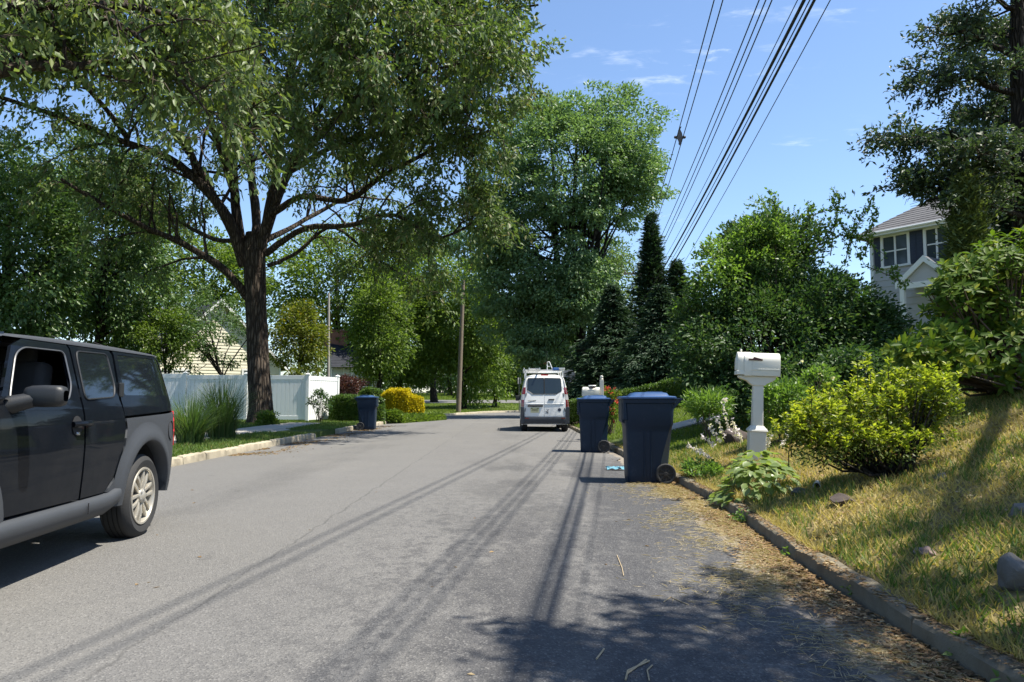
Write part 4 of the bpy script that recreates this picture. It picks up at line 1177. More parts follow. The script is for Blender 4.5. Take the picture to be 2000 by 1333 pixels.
def build_bin():
    """local frame: front of the bin towards -x, wheels and handle at +x; 1.15 m tall"""
    root = bpy.data.objects.new('wheeled_bin', None); C.objects.link(root)
    secs = [(.0, -.005, .245, .235, .05), (.03, -.005, .260, .248, .05), (.12, -.004, .264, .253, .05), (.20, -.003, .268, .257, .05), (.30, -.002, .272, .262, .05), (.62, .0, .285, .275, .05), (.70, .002, .289, .279, .05), (.735, .003, .300, .290, .05),
            (.90, .006, .305, .297, .05), (.99, .006, .309, .301, .05), (1.0, .006, .330, .318, .05), (1.045, .006, .334, .322, .05), (1.05, .006, .320, .31, .05)]
    rows = []
    for z, cx, hx, hy, r in secs:
        c = float(np.interp(z, [0, .12, .28, .70, .735], [.10, .135, .125, .03, .0]))
        ring = bin_ring(cx, hx, hy, r, c, z); ring.append(ring[0]); rows.append(ring)
    b = MB().grid(rows); b.F.append(tuple(range(len(rows[0]) - 1)))
    b.build('body', M['bin'], root, smooth=True, angle=35)
    # vertical ribs and the recessed corner for the wheels
    for y in (-.285, .285):
        for x in (-.06, .02):
            MB().box((x, y * .945, .36), (.012, .02, .58), 0, R(1.6 if y < 0 else -1.6)).build('rib', M['bin'], root, bevel=.004)
    # front lip hanging below the rim
    MB().prism([(-.333, 1.04), (-.335, .76), (-.285, .735), (-.31, .99)], 'y', -.22, .22).build('front_lip', M['bin'], root, bevel=.012)
    for s in (-1, 1): MB().prism([(-.32, 1.04), (-.325, .79), (-.27, .78), (-.285, 1.0)], 'y', s * .305, s * .22).build('front_lip', M['bin'], root, bevel=.012)
    # lid with a raised centre
    rows = []
    for z, cx, hx, hy, r in ((1.052, 0, .345, .333, .05), (1.072, 0, .347, .335, .05), (1.083, .0, .33, .315, .05), (1.090, .02, .245, .255, .05), (1.125, .03, .215, .215, .06), (1.135, .03, .16, .16, .05)):
        ring = rrect(cx, 0, hx, hy, r, z); ring.append(ring[0]); rows.append(ring)
    l = MB().grid(rows); l.F.append(tuple(range(len(l.V) - len(rows[0]), len(l.V) - 1)))
    lid = l.build('lid', M['bin_lid'], root, smooth=True, angle=30)
    MB().box((.10, 0, 1.137), (.20, .20, .014)).build('lid_panel', M['bin_lid'], lid, bevel=.004)
    # handle and hinge at the back
    h = MB()
    for s in (-1, 1): h.prism([(.30, 1.05), (.41, 1.055), (.41, 1.025), (.345, .96), (.30, .90)], 'y', s * .21, s * .25)
    h.tube([(.405, -.27, 1.045), (.405, .27, 1.045)], .017, 8); h.build('handle', M['bin'], root, bevel=0)
    ax = MB().tube([(.195, -.31, .125), (.195, .31, .125)], .013, 8); ax.build('axle', M['rubber'], root)
    for s in (-1, 1):
        w = bpy.data.objects.new('wheel', None); C.objects.link(w); w.parent = root; w.location = (.195, s * .265, .125)
        MB().lathe([(.085, -.01 * s), (.108, -.012 * s), (.120, -.004 * s), (.125, .008 * s), (.125, .04 * s), (.118, .05 * s), (.10, .052 * s), (.088, .045 * s)], 32, axis='y').build('tyre', M['rubber'], w, smooth=True, angle=40)
        MB().lathe([(.001, .035 * s), (.09, .035 * s)], 32, axis='y').build('disc', M['bin_wheel'], w)
        MB().lathe([(.001, .056 * s), (.022, .056 * s), (.026, .035 * s)], 16, axis='y').build('hub', M['bin_wheel'], w, smooth=True)
        for k in range(8):
            a = 2 * math.pi * k / 8
            MB().box((.055 * math.cos(a), .042 * s, .055 * math.sin(a)), (.07, .014, .014), 0, 0, -a).build('spoke', M['bin_wheel'], w)
    return root
def copy_tree(o, parent=None):
    c = o.copy(); C.objects.link(c); c.parent = parent
    for ch in list(o.children): copy_tree(ch, c)
    return c
BIN_GROUP = 'blue wheeled bins put out along the kerb'
bin0 = build_bin()
for i, (X, Y, rz, sc, lab) in enumerate((
        (1.76, 9.75, R(-3), 1.02, 'large dark blue wheeled bin nearest the camera, beside the white mailbox'),
        (1.66, 15.1, R(-6), 1.0, 'dark blue wheeled bin standing between the nearest bin and the white van'),
        (-4.98, 25.6, R(184), 1.04, 'dark blue wheeled bin across the street in front of the clipped hedge'))):
    o = bin0 if i == 0 else copy_tree(bin0)
    o.location = (X, Y, .018 if X > 0 else .02); o.rotation_euler = (0, 0, rz); o.scale = (sc, sc, sc)
    props(o, lab, 'bin', BIN_GROUP)

# ------------------------------------------------------------------ mailboxes
M['mailbox'] = plain('mailbox_resin', (.64, .62, .54), .5, .08, 7)
M['cream_post'] = plain('mailbox_post', (.58, .56, .49), .55, .08, 6)
M['brown_flag'] = plain('faded_flag', (.10, .035, .028), .6, .1, 6)
def mailbox_near():
    b = G(1478, 893); b = Vector((3.06, 9.35, gz(3.06, 9.35)))
    root = thing('mailbox', 'big white mailbox on a white post beside the nearest bin', 'mailbox', tuple(b), R(-9))
    root.rotation_euler = (R(0), R(2.6), R(-9))
    # post with base collar
    MB().box((0, 0, .18), (.205, .205, .44)).build('post_base', M['cream_post'], root, bevel=.012)
    MB().add(*frustum(.235, .235, .36, .22, .22, .385)).build('base_moulding', M['cream_post'], root, bevel=.004)
    MB().add(*frustum(.215, .215, .385, .14, .14, .43)).build('base_moulding', M['cream_post'], root)
    MB().add(*frustum(.135, .135, .40, .125, .125, .94)).build('post', M['cream_post'], root, bevel=.014)
    # bracket
    br = [(-.07, .93), (-.10, .95), (-.135, .985), (-.19, 1.005), (-.235, 1.02), (-.25, 1.05), (.21, 1.05), (.20, 1.015), (.16, .985), (.10, .955), (.075, .93)]
    MB().prism(br, 'y', -.075, .075).build('bracket', M['cream_post'], root, bevel=.008)
    # arched box: profile in (y,z), extruded along x
    def arch(w, h, z0, n=14, rr=.5):
        pts = [(-w / 2, z0), (w / 2, z0)]
        zs = z0 + h - w * rr
        for k in range(n + 1):
            a = math.pi * k / n; pts.append((w / 2 * math.cos(a), zs + w * rr * math.sin(a)))
        return pts
    MB().prism(arch(.225, .295, 1.05), 'x', -.17, .25).build('box', M['mailbox'], root, bevel=.010, smooth=True, angle=50)
    MB().prism(arch(.235, .305, 1.046), 'x', -.185, -.09).build('box_hood', M['mailbox'], root, bevel=.008, smooth=True, angle=50)
    MB().prism(arch(.21, .265, 1.085), 'x', -.265, -.18).build('door', M['mailbox'], root, bevel=.012, smooth=True, angle=50)
    MB().prism(arch(.225, .05, 1.06, rr=.02), 'x', -.275, -.17).build('door_step', M['mailbox'], root, bevel=.006)
    MB().prism(arch(.16, .16, 1.12), 'x', -.278, -.26).build('door_panel', M['mailbox'], root, bevel=.006)
    MB().lathe([(.001, .04), (.012, .035), (.015, .022), (.008, .01), (.012, 0)], 12, (-.215, 0, 1.348)).build('knob', M['mailbox'], root, smooth=True)
    MB().add(*flag_poly(-.126)).build('flag', M['brown_flag'], root)
    MB().box((.04, -.1155, 1.13), (.40, .006, .012)).build('side_moulding', M['mailbox'], root)
def frustum(a0, b0, z0, a1, b1, z1):
    vs = [(sx * a / 2, sy * b / 2, z) for a, b, z in ((a0, b0, z0), (a1, b1, z1)) for sx, sy in ((-1, -1), (1, -1), (1, 1), (-1, 1))]
    return vs, [(3, 2, 1, 0), (4, 5, 6, 7), (0, 1, 5, 4), (1, 2, 6, 5), (2, 3, 7, 6), (3, 0, 4, 7)]
def flag_poly(y):
    p = [(-.135, 1.262), (-.085, 1.262), (-.07, 1.285), (.035, 1.258), (.03, 1.243), (-.135, 1.243)]
    n = len(p)
    vs = [(x, y, z) for x, z in p] + [(x, y + .035, z) for x, z in p]
    return vs, [tuple(range(n)), tuple(range(2 * n - 1, n - 1, -1))] + [(i, (i + 1) % n, n + (i + 1) % n, n + i) for i in range(n)]
mailbox_near()
def mailbox_far():
    p = at(1155, 800, 18.6); z = gz(2.6, 18.6)
    X = at(1157, 770, 18.6).x
    root = thing('mailbox', 'smaller white mailbox with a ball finial post behind the second bin', 'mailbox', (X + .12, 18.6, gz(X + .12, 18.6)), R(-4))
    zb = at(1150, 775, 18.6).z - root.location.z
    MB().box((.115, 0, (zb + .42) / 2), (.095, .095, zb + .42)).build('post', M['cream_post'], root, bevel=.008)
    MB().lathe([(.03, 0), (.045, .02), (.03, .035), (.04, .06), (.04, .085), (.02, .11), (.001, .115)], 14, (.115, 0, zb + .42)).build('finial', M['cream_post'], root, smooth=True)
    MB().box((-.08, 0, zb - .03), (.52, .09, .07)).build('bracket', M['cream_post'], root, bevel=.008)
    pr_ = [(-.10, zb), (.10, zb)] + [(.10 * math.cos(math.pi * k / 12), zb + .14 + .10 * math.sin(math.pi * k / 12)) for k in range(13)]
    MB().prism(pr_, 'x', -.36, .06).build('box', M['mailbox'], root, bevel=.008, smooth=True, angle=50)
    MB().box((-.37, 0, zb + .11), (.02, .19, .21)).build('door', M['mailbox'], root, bevel=.01)
    MB().box((-.13, -.105, zb + .22), (.16, .012, .02)).build('flag', M['brown_flag'], root)
    MB().lathe([(.001, .03), (.09, .03), (.10, .015), (.09, 0)], 18, (-.12, 0, zb + .255)).build('name_plaque', M['white_paint'], root, smooth=True)
mailbox_far()

# ------------------------------------------------------------------ poles, wires, signs
M['pole'] = plain('pole_wood', (.17, .135, .10), .9, .3, 5, .4, 40)
M['pole_grey'] = plain('weathered_pole', (.30, .28, .25), .9, .2, 5, .3, 40)
M['wire'] = plain('wire', (.012, .013, .015), .6, .2, 3)
M['insul'] = plain('insulator', (.03, .03, .032), .4, .2, 9)
def pole(name, label, x, y, top, r, mat, lean=(0, 0), arm=None, cat='utility pole', group=None, arm_rot=0):
    z = gz(x, y) - .2
    root = thing(name, label, cat, (x, y, z), 0, group)
    h = top - z
    MB().tube([(lean[0] * t, lean[1] * t, h * t) for t in np.linspace(0, 1, 7)], [r * (1.15 - .4 * t) for t in np.linspace(0, 1, 7)], 12).build('shaft', mat, root, smooth=True, angle=60)
    if arm:
        for za in arm:
            MB().box((lean[0], lean[1] - r, za - z), (2.3, .1, .12), arm_rot).build('crossarm', mat, root)
            for k in (-1, -.45, .45, 1):
                MB().lathe([(.03, 0), (.06, .03), (.04, .05), (.06, .08), (.02, .13)], 10, (k * 1.05 * math.cos(arm_rot), -r + k * 1.05 * math.sin(arm_rot), za - z + .06)).build('insulator', M['insul'], root, smooth=True)
    return root
# wires follow a line that crosses the right verge; heights are lowest in the middle of the span
SLOPE = .118
WIRES = []
def wire(label, px_top, px_low, y_low, zm, r, ylow_end=52.0):
    sag = .0013
    def zf(Y): return zm + sag * (Y - 24) ** 2
    def solve(px, py):
        lo, hi = 1.0, 120.0
        d = ray(px, py); k = d.z / d.y
        for _ in range(60):
            m = (lo + hi) / 2
            if CAM_H + k * m < zf(m): lo = m
            else: hi = m
        return lo, d.x / d.y * lo
    Ya, Xa = solve(px_top, 0); Yb, Xb = solve(px_low, y_low)
    f = lambda Y: (Xa + (Xb - Xa) * (Y - Ya) / (Yb - Ya), Y, zf(Y))
    WIRES.append(f)
    root = MB().tube([f(Y) for Y in np.linspace(-1.6, ylow_end, 46)], r, 6)
    o = root.build('utility_wire', M['wire'], smooth=True)
    props(o, label, 'wire', 'overhead wires above the right kerb')
    return f
w0 = wire('leftmost overhead wire, carrying the black spacers', 1395, 1262, 470, 8.9, .013)
w1 = wire('second overhead wire from the left, just beside the spacers', 1412, 1270, 470, 8.9, .013)
wire('third overhead wire from the left, left of a close group of three', 1483, 1288, 470, 7.7, .012)
wire('fourth overhead wire from the left, middle of a close group of three', 1496, 1296, 470, 7.6, .012)
wire('fifth overhead wire from the left, right of a close group of three', 1508, 1302, 470, 7.5, .012)
wire('thin overhead wire just left of the two thick black cables', 1558, 1318, 470, 6.1, .007)
wire('left one of the two thick black overhead cables', 1571, 1327, 470, 5.75, .024)
wire('thin overhead wire running between the two thick black cables', 1582, 1334, 470, 5.7, .009)
wire('right one of the two thick black overhead cables', 1591, 1341, 470, 5.6, .020)
wire('rightmost thin overhead wire, alone against the sky', 1622, 1362, 470, 5.4, .007)
def spacer(label, px, py):
    best = min(np.linspace(5, 60, 800), key=lambda Y: abs((CAM_H + ray(px, py).z / ray(px, py).y * Y) - w0(Y)[2]))
    a, b = Vector(w0(best)), Vector(w1(best)); c = (a + b) / 2
    root = thing('wire_spacer', label, 'wire spacer', tuple(c)); root.scale = (.62, .62, .62)
    d = MB()
    d.prism([(0, .42), (.10, .20), (.13, .04), (.25, .02), (.25, -.05), (.12, -.08), (.06, -.22), (.07, -.34), (0, -.40), (-.07, -.34), (-.06, -.22), (-.12, -.08), (-.25, -.05), (-.25, .02), (-.13, .04), (-.10, .20)], 'y', -.03, .03)
    d.build('bracket', M['insul'], root)
    for x in (-.22, .22): MB().lathe([(.02, -.06), (.07, -.04), (.045, -.01), (.07, .02), (.02, .05)], 10, (x, 0, 0), 'y').build('clamp', M['insul'], root, smooth=True)
    MB().tube([(0, -.25, .42), (0, .25, .42)], .03, 6).build('clamp', M['insul'], root)
spacer('black spacer hanging on the wires against open sky', 1326, 268)
spacer('distant black spacer on the wires just above the dark conifer', 1240, 503)
xp = w0(51.5)[0]
pole('utility_pole', 'brown utility pole behind the dark conifer, carrying the wires', xp + .4, 51.5, 10.6, .15, M['pole'], arm=(9.8,), group=None)
pole('utility_pole', 'tall brown utility pole on the right verge carrying the overhead wires', 3.0, -1.7, 11.2, .16, M['pole'], arm=(10.3,))
tp, bp_ = at(905, 548, 50), at(895, 806, 50)
pole('utility_pole', 'leaning brown utility pole standing on the left verge in front of the maples', bp_.x, 50, tp.z, .15, M['pole'], lean=(tp.x - bp_.x, 0))
tp = at(638, 572, 42)
pole('utility_pole', 'slim pale weathered pole behind the corner of the white fence', at(642, 760, 42).x, 42, tp.z, .085, M['pole_grey'], lean=(-.10, 0), cat='pole')
tp = at(1205, 508, 57)
pole('utility_pole', 'brown utility pole showing between the tall maple and the dark conifer', tp.x, 57, tp.z, .19, M['pole'])
# service drop on the left
a_, b__ = at(905, 556, 50), at(640, 592, 42)
mid = [a_.lerp(b__, t) - Vector((0, 0, .5 * 4 * t * (1 - t))) for t in np.linspace(0, 1, 13)]
props(MB().tube(mid, .007, 5).build('utility_wire', M['wire']), 'thin service wire strung between the two left poles', 'wire')
# signs
M['sign_back'] = plain('sign_back', (.36, .37, .38), .5, .08, 6, Metallic=.3)
M['sign_post'] = plain('sign_post', (.10, .11, .10), .6, .2, 6, Metallic=.3)
def sign_small():
    Y = 52; x = at(1014, 800, Y).x
    root = thing('street_sign', 'small sign on a thin post left of the van roof', 'sign', (x, Y, .1))
    zt = at(1014, 742, Y).z
    MB().box((0, 0, zt / 2), (.06, .05, zt)).build('post', M['sign_post'], root)
    MB().box((-.05, -.04, zt - .18), (.12, .012, .45), R(50)).build('plate', M['sign_back'], root)
    MB().box((.07, -.03, zt - .18), (.14, .012, .45), R(-40)).build('plate', M['sign_back'], root)
sign_small()
def stop_back():
    Y = 38; c = at(1111, 734, Y); g0 = gz(c.x, Y)
    root = thing('stop_sign', 'octagonal sign seen from its grey back, right of the van', 'sign', (c.x, Y, g0))
    r = .36
    MB().prism([(r * math.cos(R(22.5 + 45 * k)), c.z - g0 + r * math.sin(R(22.5 + 45 * k))) for k in range(8)], 'y', -.012, .012).build('plate', M['sign_back'], root)
    MB().box((0, -.03, (c.z - g0) / 2 + .1), (.06, .04, c.z - g0 + .3)).build('post', M['sign_post'], root)
stop_back()
# ------------------------------------------------------------------ foliage machinery
def unit(v): return v / (np.linalg.norm(v, axis=-1, keepdims=True) + 1e-9)
def leaf_arrays(P, D, L, wr=.45, fold=.25, flat=.5, nseg=1):
    """one folded leaf per point: P base, D direction, L length; wr width ratio; flat = how far the blade turns its face up"""
    n = len(P); D = unit(D)
    up = np.zeros((n, 3)); up[:, 2] = 1
    rnd = unit(RNG.normal(size=(n, 3)))
    N = unit(flat * up + (1 - flat) * rnd)
    S = unit(np.cross(D, N)); N = np.cross(S, D)
    L = np.broadcast_to(L, (n,))[:, None]
    W = L * wr * .5
    f = fold * W
    mid = P + D * L * .45
    a = P; b = mid + S * W + N * f; c = P + D * L - N * L * .08; d = mid - S * W + N * f
    V = np.stack([a, b, c, d], 1).reshape(-1, 3)
    i = np.arange(n)[:, None] * 4
    F = np.concatenate([i + np.array([[0, 1, 2]]), i + np.array([[0, 2, 3]])], 0)
    return V, F
def rough_dir(n, seed, amp=.25):
    rr = np.random.default_rng(seed)
    K = rr.normal(size=(7, 3)) * 2.2; ph = rr.uniform(0, 6.28, 7)
    return lambda d: 1 + amp * np.sin(d @ K.T + ph).mean(1) * 2.0
def clump_foliage(ab, clumps, crad, nleaf, L, center, wr=.45, squash=.7, droop=.25, out=.6, flat=.45, lvar=.3):
    """leaves gathered in clumps; leaves point away from the crown's centre and hang a little"""
    n = len(clumps)
    P = np.repeat(clumps, nleaf, 0); cr = np.repeat(np.broadcast_to(crad, (n,)), nleaf)[:, None]
    q = unit(RNG.normal(size=(len(P), 3))) * (RNG.uniform(0, 1, (len(P), 1)) ** .45)
    q[:, 2] *= squash
    P = P + q * cr
    D = unit(q) * .6 + unit(P - center) * out + RNG.normal(size=P.shape) * .45
    D[:, 2] -= droop
    Ls = L * RNG.uniform(1 - lvar, 1 + lvar, len(P))
    ab.add(*leaf_arrays(P, D, Ls, wr, .3, flat))
def crown_points(n, center, rad, seed, shell=.5, amp=.25, low=-1.0):
    rr = np.random.default_rng(seed)
    d = unit(rr.normal(size=(n * 3, 3))); d = d[d[:, 2] > low][:n]
    k = rough_dir(n, seed + 5, amp)(d)
    r = rr.uniform(shell, 1, len(d)) ** .7
    return np.asarray(center) + d * (r * k)[:, None] * np.asarray(rad)
def wobble_line(a, b, n, amp, rr, sag=0.0):
    a, b = np.asarray(a, float), np.asarray(b, float)
    t = np.linspace(0, 1, n)[:, None]
    P = a + (b - a) * t
    off = np.cumsum(rr.normal(size=(n, 3)), 0) * amp; off -= off[0] + (off[-1] - off[0]) * t
    P = P + off; P[:, 2] += sag * 4 * (t * (1 - t))[:, 0]
    return P
def tree(name, label, base, height, center, rad, nclump, crad, nleaf, L, mat, bark='bark2', trunk_r=.25, group=None, seed=1, wr=.45, shell=.45, amp=.25, limbs=14, squash=.7, droop=.25, low=-1.0, stems=1, cat='tree', flat=.45, extra=None, lean=(0, 0)):
    rr = np.random.default_rng(seed)
    base = np.asarray(base, float); center = np.asarray(center, float); rad = np.asarray(rad, float)
    root = thing(name, label, cat, tuple(base), 0, group)
    tb = AB()
    pts = crown_points(nclump, center, rad, seed, shell, amp, low)
    if extra is not None: pts = np.concatenate([pts, extra])
    for s in range(stems):
        o = np.array([math.cos(2.4 * s), math.sin(2.4 * s), 0]) * (trunk_r * 1.6 if stems > 1 else 0)
        fork = center + np.array([rad[0] * .3 * math.cos(2.4 * s), rad[1] * .3 * math.sin(2.4 * s), rad[2] * .25]) if stems > 1 else center + np.array([0, 0, rad[2] * .35])
        tr = wobble_line(base + o - [0, 0, .15], fork, 9, .06 * height / 8, rr)
        rd = np.linspace(trunk_r, trunk_r * .25, 9); rd[0] *= 1.45
        tb.tube(tr, rd, 9)
        tgt = pts[rr.choice(len(pts), min(limbs, len(pts)), False)]
        for q in tgt:
            k = rr.integers(3, 8); a = tr[k]
            if q[2] < a[2] - rad[2] * .4: a = tr[max(2, k - 2)]
            ln = wobble_line(a, a + (q - a) * .92, 6, .05, rr, sag=.06 * np.linalg.norm(q - a))
            tb.tube(ln, np.linspace(rd[k] * .55, .015, 6), 5)
    tb.build('trunk', M[bark], root, smooth=True)
    lf = AB()
    clump_foliage(lf, pts, crad * rr.uniform(.7, 1.3, len(pts)), nleaf, L, center, wr, squash, droop, flat=flat)
    lf.build('crown', mat, root)
    return root

# leaf colours
M['oak'] = leafmat('oak_leaf', (.034, .058, .016), (.080, .110, .034), (.16, .145, .06), .30, .5, .32)
M['oak_near'] = leafmat('near_oak_leaf', (.040, .062, .018), (.090, .115, .038), (.20, .23, .04), .32, .48, .34)
M['right_oak'] = leafmat('right_oak_leaf', (.024, .042, .021), (.056, .084, .040), None, .22, .48, .3)
M['maple'] = leafmat('maple_leaf', (.045, .080, .034), (.080, .118, .050), None, .30, .42, .35)
M['green'] = leafmat('mid_green_leaf', (.036, .064, .010), (.085, .118, .020), None, .36, .45, .3)
M['deep'] = leafmat('deep_green_leaf', (.020, .042, .013), (.052, .084, .025), (.09, .12, .04), .24, .4, .4)
M['yellow_green'] = leafmat('yellow_green_leaf', (.085, .115, .016), (.17, .19, .022), (.30, .24, .03), .38, .45, .3)
M['hemlock'] = leafmat('hemlock', (.010, .024, .013), (.026, .046, .022), None, .12, .55, .2)
M['shrub'] = leafmat('shrub_leaf', (.022, .052, .018), (.060, .105, .030), (.10, .14, .05), .28, .48, .3)
M['bright_shrub'] = leafmat('bright_shrub_leaf', (.060, .115, .022), (.11, .17, .035), None, .36, .4, .4)
M['azalea'] = leafmat('azalea_leaf', (.15, .20, .020), (.27, .30, .032), (.36, .36, .05), .45, .42, .35)
M['azalea_low'] = leafmat('azalea_inner_leaf', (.045, .070, .014), (.10, .12, .025), (.12, .07, .03), .3, .45, .3)
M['hedge'] = leafmat('hedge_leaf', (.032, .066, .014), (.075, .115, .026), None, .28, .42, .4)
M['gold'] = leafmat('gold_leaf', (.42, .33, .012), (.62, .50, .03), (.16, .19, .03), .34, .45, .3)
M['rhodo'] = leafmat('rhododendron_leaf', (.030, .064, .008), (.088, .128, .013), (.28, .30, .025), .36, .5, .16)
M['hosta'] = leafmat('hosta_leaf', (.10, .155, .045), (.19, .235, .085), None, .38, .35, .4)
M['redleaf'] = leafmat('red_maple_leaf', (.055, .022, .024), (.10, .042, .038), None, .25, .45, .3)
M['rose'] = leafmat('rose_petal', (.46, .05, .05), (.62, .16, .11), None, .3, .5, .3)
M['lilac_petal'] = leafmat('lilac_petal', (.55, .48, .54), (.76, .70, .74), (.8, .78, .74), .35, .5, .3)
M['arbor'] = leafmat('arborvitae', (.040, .062, .018), (.085, .105, .030), None, .2, .55, .25)
M['tall_grass'] = leafmat('tall_grass', (.032, .065, .020), (.075, .12, .034), (.12, .14, .05), .3, .45, .35)
M['pale_tree'] = leafmat('pale_tree_leaf', (.070, .115, .040), (.12, .165, .062), None, .36, .45, .3)

# ------------------------------------------------------------------ the big street oak
def limb_tree(root, limbs, n2, n3, nleaf, L, leafmat_, seed, barkmat, len2=(1.8, 3.6), len3=(.7, 1.5), wr=.42, droop=.55, spread=.28, parts=0, trunk=None, twig_n=3, t0=.3, keep=None, flat2=1.0, keep_edge=None):
    """explicit limbs -> side branches -> twigs -> leaves. limbs: list of (points, r0, r1)"""
    rr = np.random.default_rng(seed)
    wood, twg, lf = AB(), AB(), AB()
    if trunk is not None: wood.add(*trunk)
    LP, LD = [], []
    for pts, r0, r1, dens in limbs:
        P = np.asarray([tuple(p) for p in pts], float)
        # resample smoothly
        t = np.linspace(0, len(P) - 1, len(P) * 4)
        i = np.clip(t.astype(int), 0, len(P) - 2); f = (t - i)[:, None]
        p0 = P[np.clip(i - 1, 0, len(P) - 1)]; p1 = P[i]; p2 = P[i + 1]; p3 = P[np.clip(i + 2, 0, len(P) - 1)]
        Q = .5 * (2 * p1 + (p2 - p0) * f + (2 * p0 - 5 * p1 + 4 * p2 - p3) * f ** 2 + (3 * p1 - p0 - 3 * p2 + p3) * f ** 3)
        Q = Q + np.cumsum(rr.normal(size=Q.shape) * .015, 0)
        rad = np.linspace(r0, r1, len(Q)) * (1 + .06 * np.sin(np.arange(len(Q)) * 1.3))
        wood.tube(Q, rad, 9)
        Lb = np.linalg.norm(np.diff(Q, axis=0), axis=1).sum()
        m = max(3, int(n2 * dens * Lb / 8))
        for _ in range(m):
            k = int(len(Q) * (t0 + (1 - t0) * rr.uniform() ** .8)); k = min(k, len(Q) - 2)
            T = unit(Q[k + 1] - Q[k]); rnd = unit(rr.normal(size=3))
            d = unit((T * .55 + rnd * .8 + np.array([0, 0, .25])) * [1, 1, flat2])
            l2 = rr.uniform(*len2) * (1 - .3 * k / len(Q))
            if keep_edge is not None and not keep_edge((Q[k] + d * l2)[None])[0]: continue
            B = wobble_line(Q[k], Q[k] + d * l2, 6, .07, rr, sag=.10 * l2)
            wood.tube(B, np.linspace(min(rad[k] * .5, .075), .012, 6), 5)
            for _ in range(n3):
                s = rr.uniform(.2, 1); j = min(int(s * 5), 4); a = B[j] + (B[j + 1] - B[j]) * (s * 5 - j)
                d3 = unit((unit(B[j + 1] - B[j]) * .6 + unit(rr.normal(size=3)) * .8 - np.array([0, 0, .12])) * [1, 1, flat2])
                l3 = rr.uniform(*len3)
                tip = a + d3 * l3
                if keep_edge is not None and not keep_edge(tip[None])[0]: continue
                Tw = wobble_line(a, tip, 4, .05, rr, sag=.05); Tw[-1, 2] -= .12 * l3
                twg.tube(Tw, np.linspace(.011, .004, 4), twig_n)
                tt = rr.uniform(.15, 1.02, nleaf) ** .8 * 3
                jj = np.clip(tt.astype(int), 0, 2)
                pp = Tw[jj] + (Tw[jj + 1] - Tw[jj]) * (tt - jj)[:, None] + rr.normal(size=(nleaf, 3)) * spread * .5
                dd = rr.normal(size=(nleaf, 3)) * .7 + d3 * .5; dd[:, 2] -= droop
                LP.append(pp); LD.append(dd)
    LP, LD = np.concatenate(LP), np.concatenate(LD)
    if keep is not None:
        k_ = keep(LP); LP, LD = LP[k_], LD[k_]
    Ls = L * RNG.uniform(.7, 1.25, len(LP))
    V, F = leaf_arrays(LP, LD, Ls, wr, .3, .42)
    if parts:
        # the leaves that show largest (in view, nearest to the viewer) become parts of their own
        dist = np.linalg.norm(LP - np.array([0, 0, CAM_H]), axis=1)
        u = LP[:, 0] / LP[:, 1] * FPX + 1000; v = 778 - (LP[:, 2] - CAM_H) / LP[:, 1] * FPX
        inside = (u > 5) & (u < 1995) & (v > 5) & (v < 1300)
        sc = np.where(inside, Ls / dist, 0); idx = np.argsort(-sc)[:parts]
        mask = np.ones(len(LP), bool); mask[idx] = False
        Vq = V.reshape(-1, 4, 3); off = np.array(root.location)
        protos = []
        for q in range(6):
            w = Vq[idx[q]] - LP[idx[q]]
            protos.append(None)
        base_me = fast_mesh('leaf', np.array([[0, 0, 0], [.45, wr * .35, .05], [.25, wr * .5, .03], [1, 0, -.08], [.25, -wr * .5, .03], [.45, -wr * .35, .05], [.7, wr * .3, 0], [.7, -wr * .3, 0]]),
                            [np.array([[0, 2, 1], [0, 1, 3], [0, 5, 4], [0, 3, 5], [1, 6, 3], [5, 3, 7]])]); base_me.materials.append(leafmat_)
        for i_ in idx:
            d = Vector(LD[i_]).normalized(); o = bpy.data.objects.new('leaf', base_me); C.objects.link(o); o.parent = root
            side = Vector(Vq[i_][1] - Vq[i_][3]).normalized(); nrm = d.cross(side).normalized()
            m = Matrix((d, side, nrm)).transposed().to_4x4()
            o.matrix_local = Matrix.Translation(Vector(LP[i_] - off)) @ m @ Matrix.Scale(float(Ls[i_]), 4)
        LPm = V.reshape(-1, 12)[mask].reshape(-1, 3)
        n = mask.sum(); ii = np.arange(n)[:, None] * 4
        V = LPm; F = np.concatenate([ii + np.array([[0, 1, 2]]), ii + np.array([[0, 2, 3]])], 0)
    lf.add(V, F)
    wood.build('trunk' if trunk is not None else 'branches', barkmat, root, smooth=True)
    twg.build('twigs', M['twig'], root)['kind'] = 'stuff'
    o = lf.build('crown', leafmat_, root)
    if parts: o['kind'] = 'stuff'
    return len(LP)

